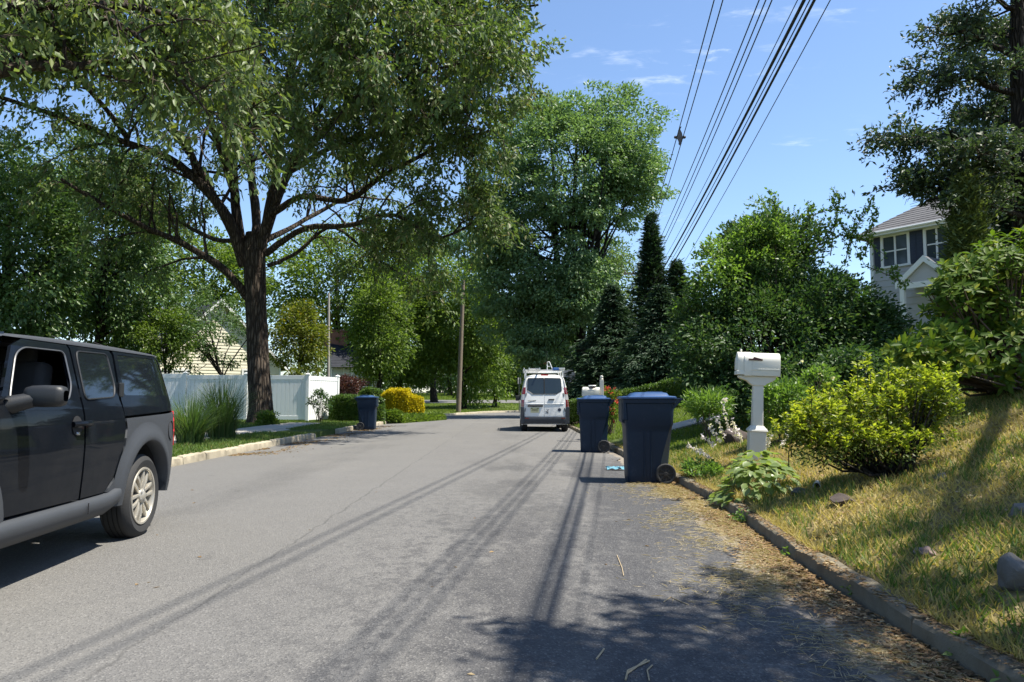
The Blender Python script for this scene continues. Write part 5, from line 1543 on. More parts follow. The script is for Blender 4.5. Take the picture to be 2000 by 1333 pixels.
def trunk_arrays(path, radii, n=44, seed=3, flare=.45):
    """tapered trunk with furrowed bark and a root flare"""
    rr = np.random.default_rng(seed)
    P = np.asarray([tuple(p) for p in path], float)
    m = 90; t = np.linspace(0, len(P) - 1, m); i = np.clip(t.astype(int), 0, len(P) - 2); f = (t - i)[:, None]
    f = f * f * (3 - 2 * f)
    Q = P[i] + (P[i + 1] - P[i]) * f
    rad = np.interp(t, np.arange(len(P)), radii)
    h = Q[:, 2] - Q[0, 2]
    ang = np.arange(n) * 2 * np.pi / n
    V = np.zeros((m, n, 3)); ph = rr.uniform(0, 6.28, 6); lob = rr.uniform(0, 6.28, 3)
    for k in range(m):
        fur = .028 * np.sin(ang * 22 + 1.5 * np.sin(h[k] * 1.7 + ph[0]) + ph[1]) + .018 * np.sin(ang * 15 - 1.9 * np.sin(h[k] * 2.3) + ph[2]) + .012 * rr.normal(size=n)
        root_ = flare * np.exp(-h[k] / .42) * (1 + .45 * np.sin(ang * 5 + lob[0]) + .2 * np.sin(ang * 3 + lob[1]))
        r = rad[k] * (1 + fur) + root_ * rad[k]
        V[k, :, 0] = Q[k, 0] + r * np.cos(ang); V[k, :, 1] = Q[k, 1] + r * np.sin(ang); V[k, :, 2] = Q[k, 2]
    a = np.arange(m - 1)[:, None] * n; b = np.arange(n)[None, :]; b2 = (b + 1) % n
    F = np.stack([a + b, a + b2, a + n + b2, a + n + b], -1).reshape(-1, 4)
    return V.reshape(-1, 3), F

def oak_edge(P):
    u = P[:, 0] / P[:, 1] * FPX + 1000; v = 778 - (P[:, 2] - CAM_H) / P[:, 1] * FPX
    return u < np.interp(v, [-400, 0, 120, 250, 330, 450, 560], [1080, 1090, 1085, 1010, 990, 1010, 960]) + 30 * np.sin(v * .045) + 18 * np.sin(v * .11 + 1)
def oak_keep(P):
    # the inside of the crown round the fork is bare, as in any old street tree
    d = np.linalg.norm((P - np.array([-9.4, 27.0, 8.6])) * [1, 1, .85], axis=1)
    return RNG.uniform(size=len(P)) < np.clip((d - 2.4) / 3.4, .08, 1)
def street_oak():
    Y = 27.2
    b = at(512, 826, Y); bz = gz(b.x, Y)
    root = thing('oak_tree', 'huge spreading oak with a thick furrowed trunk on the left verge', 'tree', (b.x, Y, bz))
    path = [Vector((b.x, Y, bz - .1)), at(504, 700, Y), at(500, 600, Y), at(498, 540, Y), at(497, 490, Y), at(497, 455, Y)]
    tr = trunk_arrays(path, [.41, .38, .37, .38, .39, .29])
    A = lambda *q: [at(px, py, y) for px, py, y in q]
    limbs = [
        (A((486, 585, Y), (440, 530, 26.6), (370, 480, 26), (310, 452, 25.4), (235, 418, 24.5), (120, 350, 23)), .20, .05, 1.1),
        (A((480, 520, Y), (455, 450, 26.8), (420, 385, 26.4), (345, 312, 25.8), (250, 272, 25), (110, 218, 23.6), (-40, 170, 22)), .30, .05, .8),
        (A((455, 450, 26.8), (400, 350, 26.2), (365, 290, 25.6), (310, 235, 25), (240, 160, 24), (140, 95, 22.5)), .20, .04, 1.0),
        (A((488, 520, Y), (470, 450, 27), (456, 340, 27), (450, 240, 27.2), (442, 110, 27.2), (420, -60, 27)), .26, .06, 1.0),
        (A((497, 500, Y), (500, 430, 27.5), (487, 320, 27.6), (480, 220, 27.8), (490, 80, 28), (500, -120, 28)), .24, .06, 1.0),
        (A((505, 500, Y), (520, 420, 27), (540, 320, 26.6), (545, 210, 26), (570, 90, 25), (600, -100, 24)), .27, .06, 1.0),
        (A((515, 470, Y), (560, 340, 26.4), (620, 270, 25.6), (690, 205, 24.8), (780, 130, 23.6), (860, 20, 22.4)), .22, .05, 1.0),
        (A((530, 420, 26.8), (590, 385, 26.2), (680, 388, 25.4), (760, 330, 24.4), (870, 275, 23), (960, 250, 21.8)), .16, .035, 1.1),
        (A((520, 495, Y), (590, 447, 26.6), (680, 440, 25.8), (770, 425, 24.8), (860, 470, 23.8), (930, 440, 23)), .16, .03, 1.0),
        (A((524, 520, Y), (580, 495, 27), (650, 447, 27), (730, 500, 26.5), (790, 540, 26)), .10, .03, .9),
        (A((560, 340, 26.4), (680, 270, 25), (800, 250, 23.5), (930, 170, 22), (1040, 110, 21)), .13, .03, 1.0),
        (A((462, 390, 27), (420, 260, 25), (380, 140, 22.5), (330, 20, 20), (290, -90, 18)), .18, .04, 1.0),
        (A((560, 330, 26.4), (640, 180, 24), (720, 70, 22), (820, -60, 20)), .17, .04, 1.1),
        (A((690, 205, 24.8), (780, 70, 23), (920, 20, 22), (1050, 10, 21.5)), .13, .03, 1.2),
        (A((450, 240, 27.2), (380, 120, 27), (290, 30, 27), (200, -80, 27)), .14, .04, 1.0),
        (A((545, 210, 26), (600, 100, 27), (680, -40, 28)), .12, .04, 1.1),
        (A((442, 110, 27.2), (520, 20, 25), (560, -90, 23)), .12, .04, 1.1),
        (A((250, 272, 25), (190, 190, 24), (110, 120, 22.5), (20, 60, 21)), .12, .04, 1.0),
        (A((690, 205, 24.8), (760, 160, 22), (830, 140, 20), (900, 120, 18.5)), .10, .03, .75),
        (A((620, 270, 25.6), (680, 200, 22), (740, 150, 19.5), (800, 80, 17.5)), .10, .03, .75),
        (A((545, 210, 26), (600, 170, 23), (660, 110, 20), (700, 30, 18)), .10, .03, .8),
        (A((480, 470, Y), (420, 470, 29), (330, 430, 31), (230, 400, 33)), .14, .04, 1.0),
        (A((520, 470, Y), (600, 430, 29.5), (690, 380, 31.5), (760, 330, 33)), .14, .04, .9),
        (A((463, 400, 27), (460, 330, 24), (470, 260, 21.5), (500, 200, 19.5)), .13, .03, 1.0),
    ]
    limbs = [(a_, b_ * .82, c_, d_) for a_, b_, c_, d_ in limbs]
    n = limb_tree(root, limbs, 16, 8, 48, .20, M['oak'], 11, M['bark'], trunk=tr, wr=.38, droop=.75, t0=.28, spread=.22, keep=oak_keep, keep_edge=oak_edge)
    return n
N1 = street_oak()

def verge_oak():
    """oak on the left verge whose trunk stands outside the frame; its low branch hangs into the picture's top left corner"""
    x, y = -9.6, 10.6
    root = thing('oak_tree', 'large-leaved oak branches hanging in from the top left corner', 'tree', (x, y, gz(x, y)))
    tr = trunk_arrays([(x, y, gz(x, y) - .1), (x + .1, y, 2.5), (x + .2, y, 5), (x + .3, y, 8)], [.36, .33, .30, .22], 30, 5)
    A = lambda *q: [at(px, py, y_) for px, py, y_ in q]
    s = Vector((x + .2, y, 4.6)); s2 = Vector((x + .3, y, 6.2))
    limbs = [
        ([s] + A((-60, 150, 10.8), (60, 130, 11.2), (200, 120, 11.8), (330, 110, 12.4)), .15, .03, 1.5),
        ([s2] + A((-20, 20, 10.8), (120, 10, 11.5), (280, 20, 12.2), (400, 60, 12.8)), .13, .03, 1.5),
        (A((120, 10, 11.5), (240, 60, 11.6), (340, 150, 12), (400, 230, 12.2)), .06, .015, 1.6),
        ([s2, Vector((x - 2, y + 1, 7.5)), Vector((x - 4, y + 2, 8.5))], .12, .04, 1.2),
        ([s2, Vector((x - 1, y + 2.5, 8)), Vector((x - 1, y + 5, 9))], .12, .04, 1.2),
    ]
    limb_tree(root, limbs, 20, 6, 22, .165, M['oak_near'], 23, M['bark'], len2=(.9, 1.9), len3=(.5, 1.0), wr=.42, droop=.95, spread=.18, trunk=tr, parts=300, t0=.25,
              keep=lambda P: ~((P[:, 0] / P[:, 1] * FPX + 1000 > 560)))
verge_oak()

def roak_keep(P):
    u = P[:, 0] / P[:, 1] * FPX + 1000; v = 778 - (P[:, 2] - CAM_H) / P[:, 1] * FPX
    return ~((P[:, 1] < 11.5) & ((u < 2035) | (P[:, 1] > 5.6))) & ~((u < 1885) & (v > 400)) & ~((u < 1815) & (v > 378))
def right_oak():
    Y = 15.5
    b = at(2010, 640, Y); x = b.x
    root = thing('oak_tree', 'dark oak at the right edge reaching its branches over the grey house', 'tree', (x, Y, gz(x, Y)))
    z0 = gz(x, Y)
    tr = trunk_arrays([(x, Y, z0 - .1), at(2003, 450, Y), at(1996, 250, Y), at(1990, 60, Y), at(1985, -160, Y)], [.27, .24, .21, .17, .10], 26, 9)
    A = lambda *q: [at(px + 45 * max(0, 1 - (px - 1700) / 290), py, y_) for px, py, y_ in q]
    limbs = [
        (A((1998, 300, Y), (1930, 285, 15.3), (1850, 262, 15.1), (1780, 278, 15), (1722, 268, 14.9)), .10, .015, 1.0),
        (A((2000, 380, Y), (1940, 350, 15.2), (1870, 345, 15), (1800, 370, 14.8), (1758, 355, 14.8)), .09, .015, 1.2),
        (A((1994, 190, Y), (1930, 180, 15.4), (1870, 160, 15.3), (1800, 175, 15.2)), .09, .015, 1.1),
        (A((1992, 110, Y), (1930, 90, 15.5), (1870, 60, 15.6), (1820, 70, 15.8)), .09, .015, 1.0),
        (A((1990, 30, Y), (1940, 10, 15.5), (1890, -30, 15.6)), .08, .015, 1.2),
        (A((2000, 250, Y), (1960, 230, 16.5), (1900, 210, 17.5)), .08, .015, 1.2),
        (A((1992, 80, Y), (1950, 60, 17), (1900, 120, 18)), .08, .015, 1.2),
        (A((2002, 430, Y), (1950, 410, 15), (1890, 400, 14.8), (1840, 430, 14.6)), .08, .015, 1.4),
        (A((1998, 340, Y), (1950, 320, 15), (1890, 320, 14.4)), .08, .015, 1.4),
        ([Vector((x, Y, 6)), Vector((x + 1.5, Y - 2, 7)), Vector((x + 3, Y - 3, 7.8))], .1, .03, 1),
        ([Vector((x, Y, 7.5)), Vector((x + 1.5, Y + 2, 8.5)), Vector((x + 3, Y + 3, 9.2))], .1, .03, 1),
        # limbs that reach forward along the bank, outside the frame, and shade the kerb
        ([Vector((x, Y, 5.2)), Vector((9.6, 11.5, 6.2)), Vector((8.2, 8.0, 6.6)), Vector((6.2, 5.0, 6.5)), Vector((4.8, 3.3, 6.2)), Vector((3.8, 2.5, 6.0))], .12, .03, .70),
        ([Vector((9.6, 11.5, 6.2)), Vector((8.6, 7.6, 7.4)), Vector((7.2, 4.4, 7.6)), Vector((5.8, 1.8, 7.2))], .08, .03, .5),
    ]
    limb_tree(root, limbs, 28, 7, 42, .125, M['right_oak'], 31, M['bark2'], len2=(.5, 1.25), len3=(.3, .7), wr=.40, droop=.10, flat2=.38, spread=.16, trunk=tr, t0=.12,
              keep=roak_keep, keep_edge=lambda P: np.array([not (P[0, 1] > 11.5 and P[0, 0] / P[0, 1] * FPX < 860 and 778 - (P[0, 2] - CAM_H) / P[0, 1] * FPX > 395)]))
right_oak()

# ------------------------------------------------------------------ other trees
def gp(px, py, Y):
    p = at(px, py, Y); return np.array([p.x, Y, p.z])
def bgtree(name, label, px, Y, ytop, ybot, wpx, mat, seed, nclump=260, crad=.75, nleaf=60, L=.26, depth=.8, **k):
    """tree whose crown spans ytop..ybot and wpx in the photograph at distance Y"""
    t, b = gp(px, ytop, Y), gp(px, ybot, Y)
    rx = wpx / FPX * Y / 2; rz = (t[2] - b[2]) / 2
    c = (t + b) / 2; base = np.array([k.pop('bx', c[0]), Y, 0]); base[2] = gz(base[0], base[1])
    return tree(name, label, base, t[2], c, (max(.3, rx - crad * .6), max(.3, rx * depth - crad * .6), max(.3, rz - crad * .5)), nclump, crad, nleaf, L, mat, seed=seed, **k)
LG = 'background trees left of the street'
bgtree('tree', 'tall dark tree behind the dark car, nearest the left edge', 20, 30, 235, 720, 330, M['deep'], 41, 330, .8, 80, .21, group=LG, trunk_r=.3, wr=.5)
bgtree('tree', 'tall dark tree between the left edge and the cream house', 205, 36, 250, 700, 330, M['deep'], 42, 330, .85, 75, .23, group=LG, trunk_r=.3, wr=.5)
bgtree('tree', 'lower mid green tree just left of the cream house roof', 235, 41, 470, 690, 170, M['green'], 43, 150, .7, 60, .23, group=LG, trunk_r=.2)
bgtree('tree', 'tree rising behind the cream house, under the oak fork', 395, 58, 440, 640, 280, M['green'], 44, 200, 1.0, 60, .32, group=LG, trunk_r=.3)
bgtree('tree', 'dark tree seen through the oak limbs far behind the fence', 660, 62, 432, 690, 340, M['green'], 45, 330, 1.1, 60, .34, group=LG, trunk_r=.35)
bgtree('tree', 'background tree beyond the left edge behind the fence end', -190, 40, 260, 760, 380, M['deep'], 49, 220, 1.0, 60, .26, group=LG, trunk_r=.3)
bgtree('garden_tree', 'small dark garden tree in front of the cream house wall', 395, 37.5, 540, 735, 330, M['deep'], 46, 135, .42, 75, .15, group=None, trunk_r=.10, bx=at(458, 740, 37.5).x, shell=.25, limbs=22, amp=.35)
bgtree('garden_tree', 'leafy garden tree at the left end of the cream house wall', 322, 35.5, 575, 735, 150, M['green'], 50, 70, .42, 70, .15, trunk_r=.08, shell=.25)
bgtree('yellow_green_tree', 'yellow-green tree between the oak trunk and the pale pole', 590, 39, 565, 745, 125, M['yellow_green'], 47, 120, .5, 75, .16, trunk_r=.12)
bgtree('shrub', 'small yellow shrub peeking over the white fence', 575, 35, 716, 775, 42, M['yellow_green'], 48, 22, .22, 40, .12, trunk_r=.04, cat='shrub')
MG = 'maples at the bend of the street'
bgtree('maple_tree', 'mid green maple at the bend, left of the leaning pole', 780, 60, 470, 790, 220, M['green'], 51, 340, .95, 75, .27, group=MG, trunk_r=.25)
bgtree('maple_tree', 'bright green maple at the bend, right behind the leaning pole', 905, 59, 505, 775, 200, M['green'], 52, 300, .95, 75, .27, group=MG, trunk_r=.25, bx=at(905, 800, 59).x)
bgtree('maple_tree', 'taller maple rising behind the two maples at the bend', 850, 72, 430, 700, 260, M['deep'], 53, 240, 1.1, 65, .33, group=MG, trunk_r=.3)
bgtree('maple_tree', 'low maple right of the bend, its foliage ending above the lawn', 965, 63, 600, 770, 110, M['green'], 54, 130, .8, 65, .26, group=MG, trunk_r=.18)
bgtree('maple_tree', 'dark maple in the shade left of the bend, above the yellow shrub', 735, 48, 540, 770, 130, M['green'], 55, 170, .75, 70, .22, group=MG, trunk_r=.2)
bgtree('red_maple', 'small dark red maple far behind the van roof', 1050, 84, 690, 745, 40, M['redleaf'], 56, 40, .5, 45, .24, trunk_r=.08)
bgtree('tree', 'tree closing the end of the street just behind the van', 1010, 96, 610, 775, 190, M['green'], 57, 170, 1.3, 60, .40, group='trees beyond the side street', trunk_r=.3)
bgtree('tree', 'dark tree at the end of the street right of the van roof', 1090, 88, 590, 775, 150, M['deep'], 58, 150, 1.2, 60, .38, group='trees beyond the side street', trunk_r=.3)
bgtree('tree', 'distant dark tree left of the end of the street', 880, 100, 560, 760, 260, M['deep'], 59, 160, 1.6, 60, .46, group='trees beyond the side street', trunk_r=.3)

for k_, (px_, w_, yt_, lab_) in enumerate(((700, 420, 640, 'far treeline clump seen below the maples left of the bend'), (880, 300, 650, 'far treeline clump closing the gap beside the leaning pole'), (1010, 220, 660, 'far treeline clump right at the end of the street'), (1150, 260, 640, 'far treeline clump right of the street end'))):
    bgtree('tree', lab_, px_, 118 + 3 * k_, yt_, 800, w_, M['deep'], 190 + k_, 190, 1.6, 60, .5, group='far treeline', trunk_r=.3, shell=.2)

def tall_maple():
    Y = 41; g0 = at(1132, 770, Y)
    base = np.array([g0.x, Y, gz(g0.x, Y)])
    c = gp(1118, 318, Y); c2 = gp(1010, 520, Y)
    ex = [crown_points(130, gp(965, 420, Y), (2.2, 2.2, 3.4), 67, .3), crown_points(150, gp(1000, 560, Y), (2.3, 2.2, 3.6), 61, .3), crown_points(120, gp(1225, 330, Y), (2.0, 2.2, 2.6), 62, .3), crown_points(90, gp(1040, 680, 40), (1.6, 1.6, 1.8), 63, .2), crown_points(70, gp(1150, 560, Y), (1.6, 1.6, 2.2), 64, .2), crown_points(150, gp(1075, 610, 41), (2.3, 2.0, 2.4), 68, .2), crown_points(110, gp(1115, 560, 39.2), (2.4, 1.0, 2.6), 69, .2)]
    tree('maple_tree', 'very tall maple with several stems in the middle of the picture', base, 19, c, (5.3, 4.4, 5.5), 560, .66, 85, .19, M['maple'], 'bark2', .27, None, 60, .55, .35, .28, 26, .55, .15, -1, 4, extra=np.concatenate(ex), flat=.5)
tall_maple()
RG = 'trees on the right behind the lawn'
bgtree('tree', 'pale green tree between the tall maple and the dark conifer', 1195, 56, 445, 680, 130, M['pale_tree'], 65, 150, .8, 60, .24, group=RG, trunk_r=.2)
bgtree('tree', 'round pale green tree top above the big dark shrub', 1492, 33, 396, 640, 200, M['pale_tree'], 66, 220, .55, 80, .17, group=RG, trunk_r=.2)
bgtree('tree', 'low tree behind the shrub, left of the grey house corner', 1620, 36, 520, 700, 150, M['deep'], 67, 130, .7, 60, .2, group=RG, trunk_r=.2)

def conifer(name, label, px, Y, ytop, wpx, seed, mat, L=.20, n=2600, base_y=None, wr=.22, upright=.1, group=None, nl=16, gap=.0, skew=0):
    t = gp(px, ytop, Y); base = np.array([t[0] + skew, Y, gz(t[0], Y)]); H = t[2] - base[2]; Rm = wpx / FPX * Y / 2
    root = thing(name, label, 'conifer', tuple(base), 0, group)
    tb = AB(); tb.tube(wobble_line(base - [0, 0, .1], t, 8, .03, np.random.default_rng(seed)), np.linspace(.05 * Rm + .08, .015, 8), 8)
    rr = np.random.default_rng(seed)
    P, D = [], []
    for k in range(n):
        u = rr.uniform() ** .75                       # 0 top .. 1 bottom
        a = rr.uniform(0, 6.283); r = Rm * u ** (1.0 if upright < .7 else .75) * rr.uniform(.35, 1.22) * (1 + .18 * math.sin(5 * a + 9 * u) + .12 * math.sin(14 * u))
        z = base[2] + H * (1 - u * (1 - gap)) + .0
        c = base + (t - base) * (z - base[2]) / H
        d = np.array([math.cos(a), math.sin(a), upright - .35 * (1 - upright)])
        tip = c + np.array([math.cos(a) * r, math.sin(a) * r, 0]); tip[2] = z + upright * .6 - .12 * r
        ln = min(r, rr.uniform(.45, 1.15))
        s = rr.uniform(0, 1, nl)[:, None]
        side = np.array([-math.sin(a), math.cos(a), 0])
        pp = tip - unit(d) * ln * s + side * rr.normal(size=(nl, 1)) * .16 * (s + .3) + rr.normal(size=(nl, 3)) * .05
        dd = unit(d)[None] * .9 + side * rr.normal(size=(nl, 1)) * .5 + rr.normal(size=(nl, 3)) * .2
        P.append(pp); D.append(dd)
        if k % 6 == 0: tb.tube(np.array([c, tip]), np.array([.025, .006]), 4)
    tb.build('trunk', M['bark2'], root, smooth=True)
    lf = AB(); P = np.concatenate(P); D = np.concatenate(D)
    lf.add(*leaf_arrays(P, D, L * RNG.uniform(.7, 1.3, len(P)), wr, .2, .5))
    lf.build('crown', mat, root)
CG = 'dark conifers behind the hedge'
conifer('conifer', 'dark pointed conifer whose tip touches the overhead wires', 1272, 37, 428, 200, 71, M['hemlock'], .26, 1900, upright=.45, group=CG)
conifer('conifer', 'dark leaning conifer right of the pointed one', 1322, 36, 520, 190, 72, M['hemlock'], .26, 1400, upright=.4, group=CG)
conifer('conifer', 'broad black-green conifer left behind the hedge', 1195, 34, 560, 230, 73, M['hemlock'], .26, 2600, upright=.1, group=CG)
conifer('conifer', 'broad black-green conifer right behind the hedge', 1290, 31, 560, 260, 74, M['hemlock'], .24, 2600, upright=.1, group=CG)
conifer('arborvitae', 'narrow pyramid-shaped evergreen in front of the grey house', 1886, 14.2, 398, 130, 75, M['arbor'], .12, 2400, upright=.85, nl=20, wr=.3)
conifer('conifer', 'dark evergreen filling the right edge below the oak branches', 1985, 17.5, 330, 330, 76, M['hemlock'], .18, 2400, upright=.2, nl=18)

# ------------------------------------------------------------------ shrubs on the right
def big_shrub():
    Y = 16.0
    root_b = gp(1500, 800, Y); base = np.array([root_b[0], Y, gz(root_b[0], Y)])
    root = thing('large_shrub', 'very large dark green shrub behind the white mailbox', 'shrub', tuple(base))
    lobes = [((1500, 520, 16.5), (1.35, 1.3, 1.15), 120), ((1420, 600, 15.6), (.95, 1.0, 1.0), 90), ((1500, 680, 15), (1.5, 1.2, 1.1), 150), ((1600, 640, 15.4), (1.1, 1.1, 1.0), 110),
             ((1400, 720, 14.6), (.75, .8, .9), 75), ((1380, 640, 16), (.6, .7, .6), 40), ((1690, 670, 15), (.9, .9, .85), 80), ((1550, 760, 13.8), (1.3, .8, .7), 90), ((1465, 470, 16.6), (.7, .8, .45), 40), ((1680, 740, 13.2), (.9, .8, .6), 70)]
    pts = np.concatenate([crown_points(n, gp(*c), r, 80 + i, .45, .25) for i, (c, r, n) in enumerate(lobes)])
    lf = AB(); tb = AB()
    clump_foliage(lf, pts, .33 * RNG.uniform(.7, 1.3, len(pts)), 105, .095, gp(1510, 700, 16.5), .5, .8, .15, .7, .4)
    rr = np.random.default_rng(81)
    for q in pts[rr.choice(len(pts), 70, False)]:
        tb.tube(wobble_line(base + rr.normal(size=3) * [.3, .3, 0], q, 6, .05, rr), np.linspace(.04, .008, 6), 5)
    # arching canes above the crown
    canes = [[(1560, 470), (1590, 420), (1625, 408), (1655, 415), (1680, 440)], [(1622, 500), (1630, 440), (1640, 395), (1642, 385)], [(1660, 480), (1680, 430), (1700, 400)], [(1690, 500), (1700, 450), (1712, 415)],
             [(1560, 470), (1580, 430), (1578, 395)], [(1600, 480), (1640, 460), (1690, 470), (1730, 500)], [(1690, 520), (1740, 540), (1770, 560)], [(1650, 520), (1660, 470), (1668, 440)], [(1410, 520), (1380, 490), (1355, 500)], [(1390, 640), (1350, 640), (1310, 660)], [(1370, 610), (1330, 600), (1305, 615)], [(1520, 450), (1515, 410), (1512, 380)], [(1580, 500), (1640, 430), (1690, 520)]]
    P, D = [], []
    for cn in canes:
        pp = np.array([tuple(at(a, b, 15.2)) for a, b in cn]); k = 40
        t = np.linspace(0, len(pp) - 1, k); i = np.clip(t.astype(int), 0, len(pp) - 2); q = pp[i] + (pp[i + 1] - pp[i]) * (t - i)[:, None]
        q = (q + np.roll(q, 1, 0) + np.roll(q, -1, 0)) / 3 if False else q
        tb.tube(q, np.linspace(.012, .004, k), 5)
        tt = rr.integers(0, k, 90); P.append(q[tt] + rr.normal(size=(90, 3)) * .035); dd = rr.normal(size=(90, 3)) * .8; dd[:, 2] += .3; D.append(dd)
        for _ in range(5):
            j = rr.integers(5, k); tip = q[j] + rr.normal(size=3) * [.12, .1, .08] + [0, 0, .18]
            tb.tube(np.array([q[j], tip]), np.array([.006, .003]), 4)
            s = rr.uniform(0, 1, 16)[:, None]; P.append(q[j] + (tip - q[j]) * s + rr.normal(size=(16, 3)) * .02); dd = rr.normal(size=(16, 3)); dd[:, 2] += .4; D.append(dd)
    P = np.concatenate(P); D = np.concatenate(D)
    tb.build('branches', M['twig'], root, smooth=True)
    lf.build('crown', M['shrub'], root)
    l2 = AB(); l2.add(*leaf_arrays(P, D, .085 * RNG.uniform(.7, 1.3, len(P)), .5, .3, .4)); l2.build('young_shoots', M['bright_shrub'], root)
    # sunlit fresh leaves on top
    top = np.concatenate([crown_points(45, gp(1475, 490, 15.6), (1.1, .8, .55), 95, .5), crown_points(30, gp(1400, 560, 15.2), (.6, .6, .5), 96, .5)])
    l3 = AB(); clump_foliage(l3, top, .24, 60, .09, gp(1480, 560, 16.5), .5, .8, .1, .7, .45); l3.build('fresh_leaves', M['bright_shrub'], root)
big_shrub()

def azalea():
    b = Vector((3.28, 6.45, 0)); b.z = gz(b.x, b.y)
    root = thing('azalea', 'bright yellow-green azalea bush on the right bank', 'shrub', tuple(b))
    rr = np.random.default_rng(91); tb = AB()
    lobes = [((1610, 830, 6.6), (.34, .40, .17), 70), ((1700, 800, 6.7), (.42, .45, .22), 110), ((1790, 770, 6.6), (.34, .40, .20), 80), ((1570, 850, 6.7), (.20, .30, .12), 36), ((1720, 870, 6.5), (.50, .40, .14), 90), ((1830, 800, 6.5), (.20, .25, .16), 36), ((1650, 880, 6.5), (.45, .35, .10), 60)]
    low, top = [], []
    for i, (c, r, n) in enumerate(lobes):
        q = crown_points(n, gp(*c), r, 92 + i, .4, .2); low.append(q)
    low = np.concatenate(low)
    for q in low[rr.choice(len(low), 75, False)]:
        s = np.array(b) + rr.normal(size=3) * [.07, .07, 0] - [0, 0, .03]
        m = s + (q - s) * .5 + [0, 0, -.06]
        tb.tube(np.array([s, s + (m - s) * .6 + [0, 0, .02], m, q]), np.array([.017, .013, .010, .004]), 5)
    # upright shoots carrying whorls of bright leaves
    shoots = low[low[:, 2] > np.median(low[:, 2]) - .25]
    P, D = [], []
    spikes = [(1560, 800), (1585, 770), (1612, 760), (1540, 870), (1870, 760), (1880, 790), (1675, 720), (1690, 700), (1700, 715), (1735, 712), (1748, 730), (1790, 715), (1812, 725), (1835, 735), (1862, 735), (1660, 745), (1640, 770), (1600, 800), (1570, 815), (1555, 830), (1545, 850), (1770, 735), (1720, 735), (1850, 720), (1625, 790)]
    allt = [(q, .09 + .07 * rr.uniform()) for q in shoots] + [(np.array(tuple(at(px, py + 16, 6.6 + rr.uniform(-.15, .15)))), .12) for px, py in spikes]
    for q, h in allt:
        lean = np.array([rr.normal() * .25, rr.normal() * .25, 1]); tip = q + unit(lean) * h
        if h == .12: tb.tube(np.array([q - [0, 0, .12], q, tip]), np.array([.005, .004, .002]), 4)
        n = 26; s = rr.uniform(.1, 1, n); a = rr.uniform(0, 6.28, n)
        P.append(q + (tip - q) * s[:, None]); D.append(np.stack([np.cos(a), np.sin(a), rr.uniform(.1, 1.0, n)], 1))
    P, D = np.concatenate(P), np.concatenate(D)
    tb.build('stems', M['bark2'], root, smooth=True)
    lf = AB(); lf.add(*leaf_arrays(P, D, .047 * RNG.uniform(.7, 1.35, len(P)), .42, .3, .45)); lf.build('crown', M['azalea'], root)
    l2 = AB(); clump_foliage(l2, low - [0, 0, .03], .10, 16, .034, gp(1700, 900, 6.6), .5, .8, .1, .6, .4); l2.build('inner_leaves', M['azalea_low'], root)
azalea()

def whorl_leaves(root, tips, mat, L, wr, nparts, rr, nper=9):
    """large leaves in rosettes; the nparts largest in view are parts of their own"""
    me = fast_mesh('leaf', np.array([[0, 0, 0], [.3, wr * .42, .02], [.62, wr * .5, .0], [1, 0, -.10], [.62, -wr * .5, .0], [.3, -wr * .42, .02], [.3, 0, -.03], [.62, 0, -.05]]),
                   [np.array([[0, 6, 1], [0, 5, 6], [7, 3, 2], [7, 4, 3]]), np.array([[6, 7, 2, 1], [5, 4, 7, 6]])], True)
    me.materials.append(mat)
    T = []
    for tip, ax in tips:
        ax = Vector(ax).normalized()
        ref = ax.orthogonal().normalized()
        for k in range(nper):
            a = 2.4 * k + rr.uniform(-.3, .3); el = R(rr.uniform(-25, 45))
            rad = (Matrix.Rotation(a, 3, ax) @ ref)
            d = (rad * math.cos(el) + ax * math.sin(el)).normalized()
            side = ax.cross(d).normalized(); n = d.cross(side)
            l = L * rr.uniform(.7, 1.2)
            T.append((Vector(tip) - ax * rr.uniform(0, .04), d, side, n, l))
    def score(q):
        p = q[0]
        if p.y < .5: return 0
        u = p.x / p.y * FPX + 1000; v = 778 - (p.z - CAM_H) / p.y * FPX
        return q[4] / p.y * (1 if 0 < u < 2000 and 0 < v < 1333 else 0) * (1.0 + .25 * (p - Vector(root.location)).z)
    T.sort(key=score, reverse=True)
    rest = AB(); base = np.array([v.co[:] for v in me.vertices])
    tri = np.array([[0, 6, 1], [0, 5, 6], [7, 3, 2], [7, 4, 3], [6, 7, 2], [6, 2, 1], [5, 4, 7], [5, 7, 6]])
    for i, (p, d, s, n, l) in enumerate(T):
        if i < nparts:
            o = bpy.data.objects.new('leaf', me); C.objects.link(o); o.parent = root
            o.matrix_local = Matrix.Translation(p - Vector(root.location)) @ Matrix((d, s, n)).transposed().to_4x4() @ Matrix.Scale(l, 4)
        else:
            rest.add(np.array(p) + (base[:, :1] * np.array(d) + base[:, 1:2] * np.array(s) + base[:, 2:] * np.array(n)) * l, tri)
    if len(T) > nparts: rest.build('leaves', mat, root)['kind'] = 'stuff'

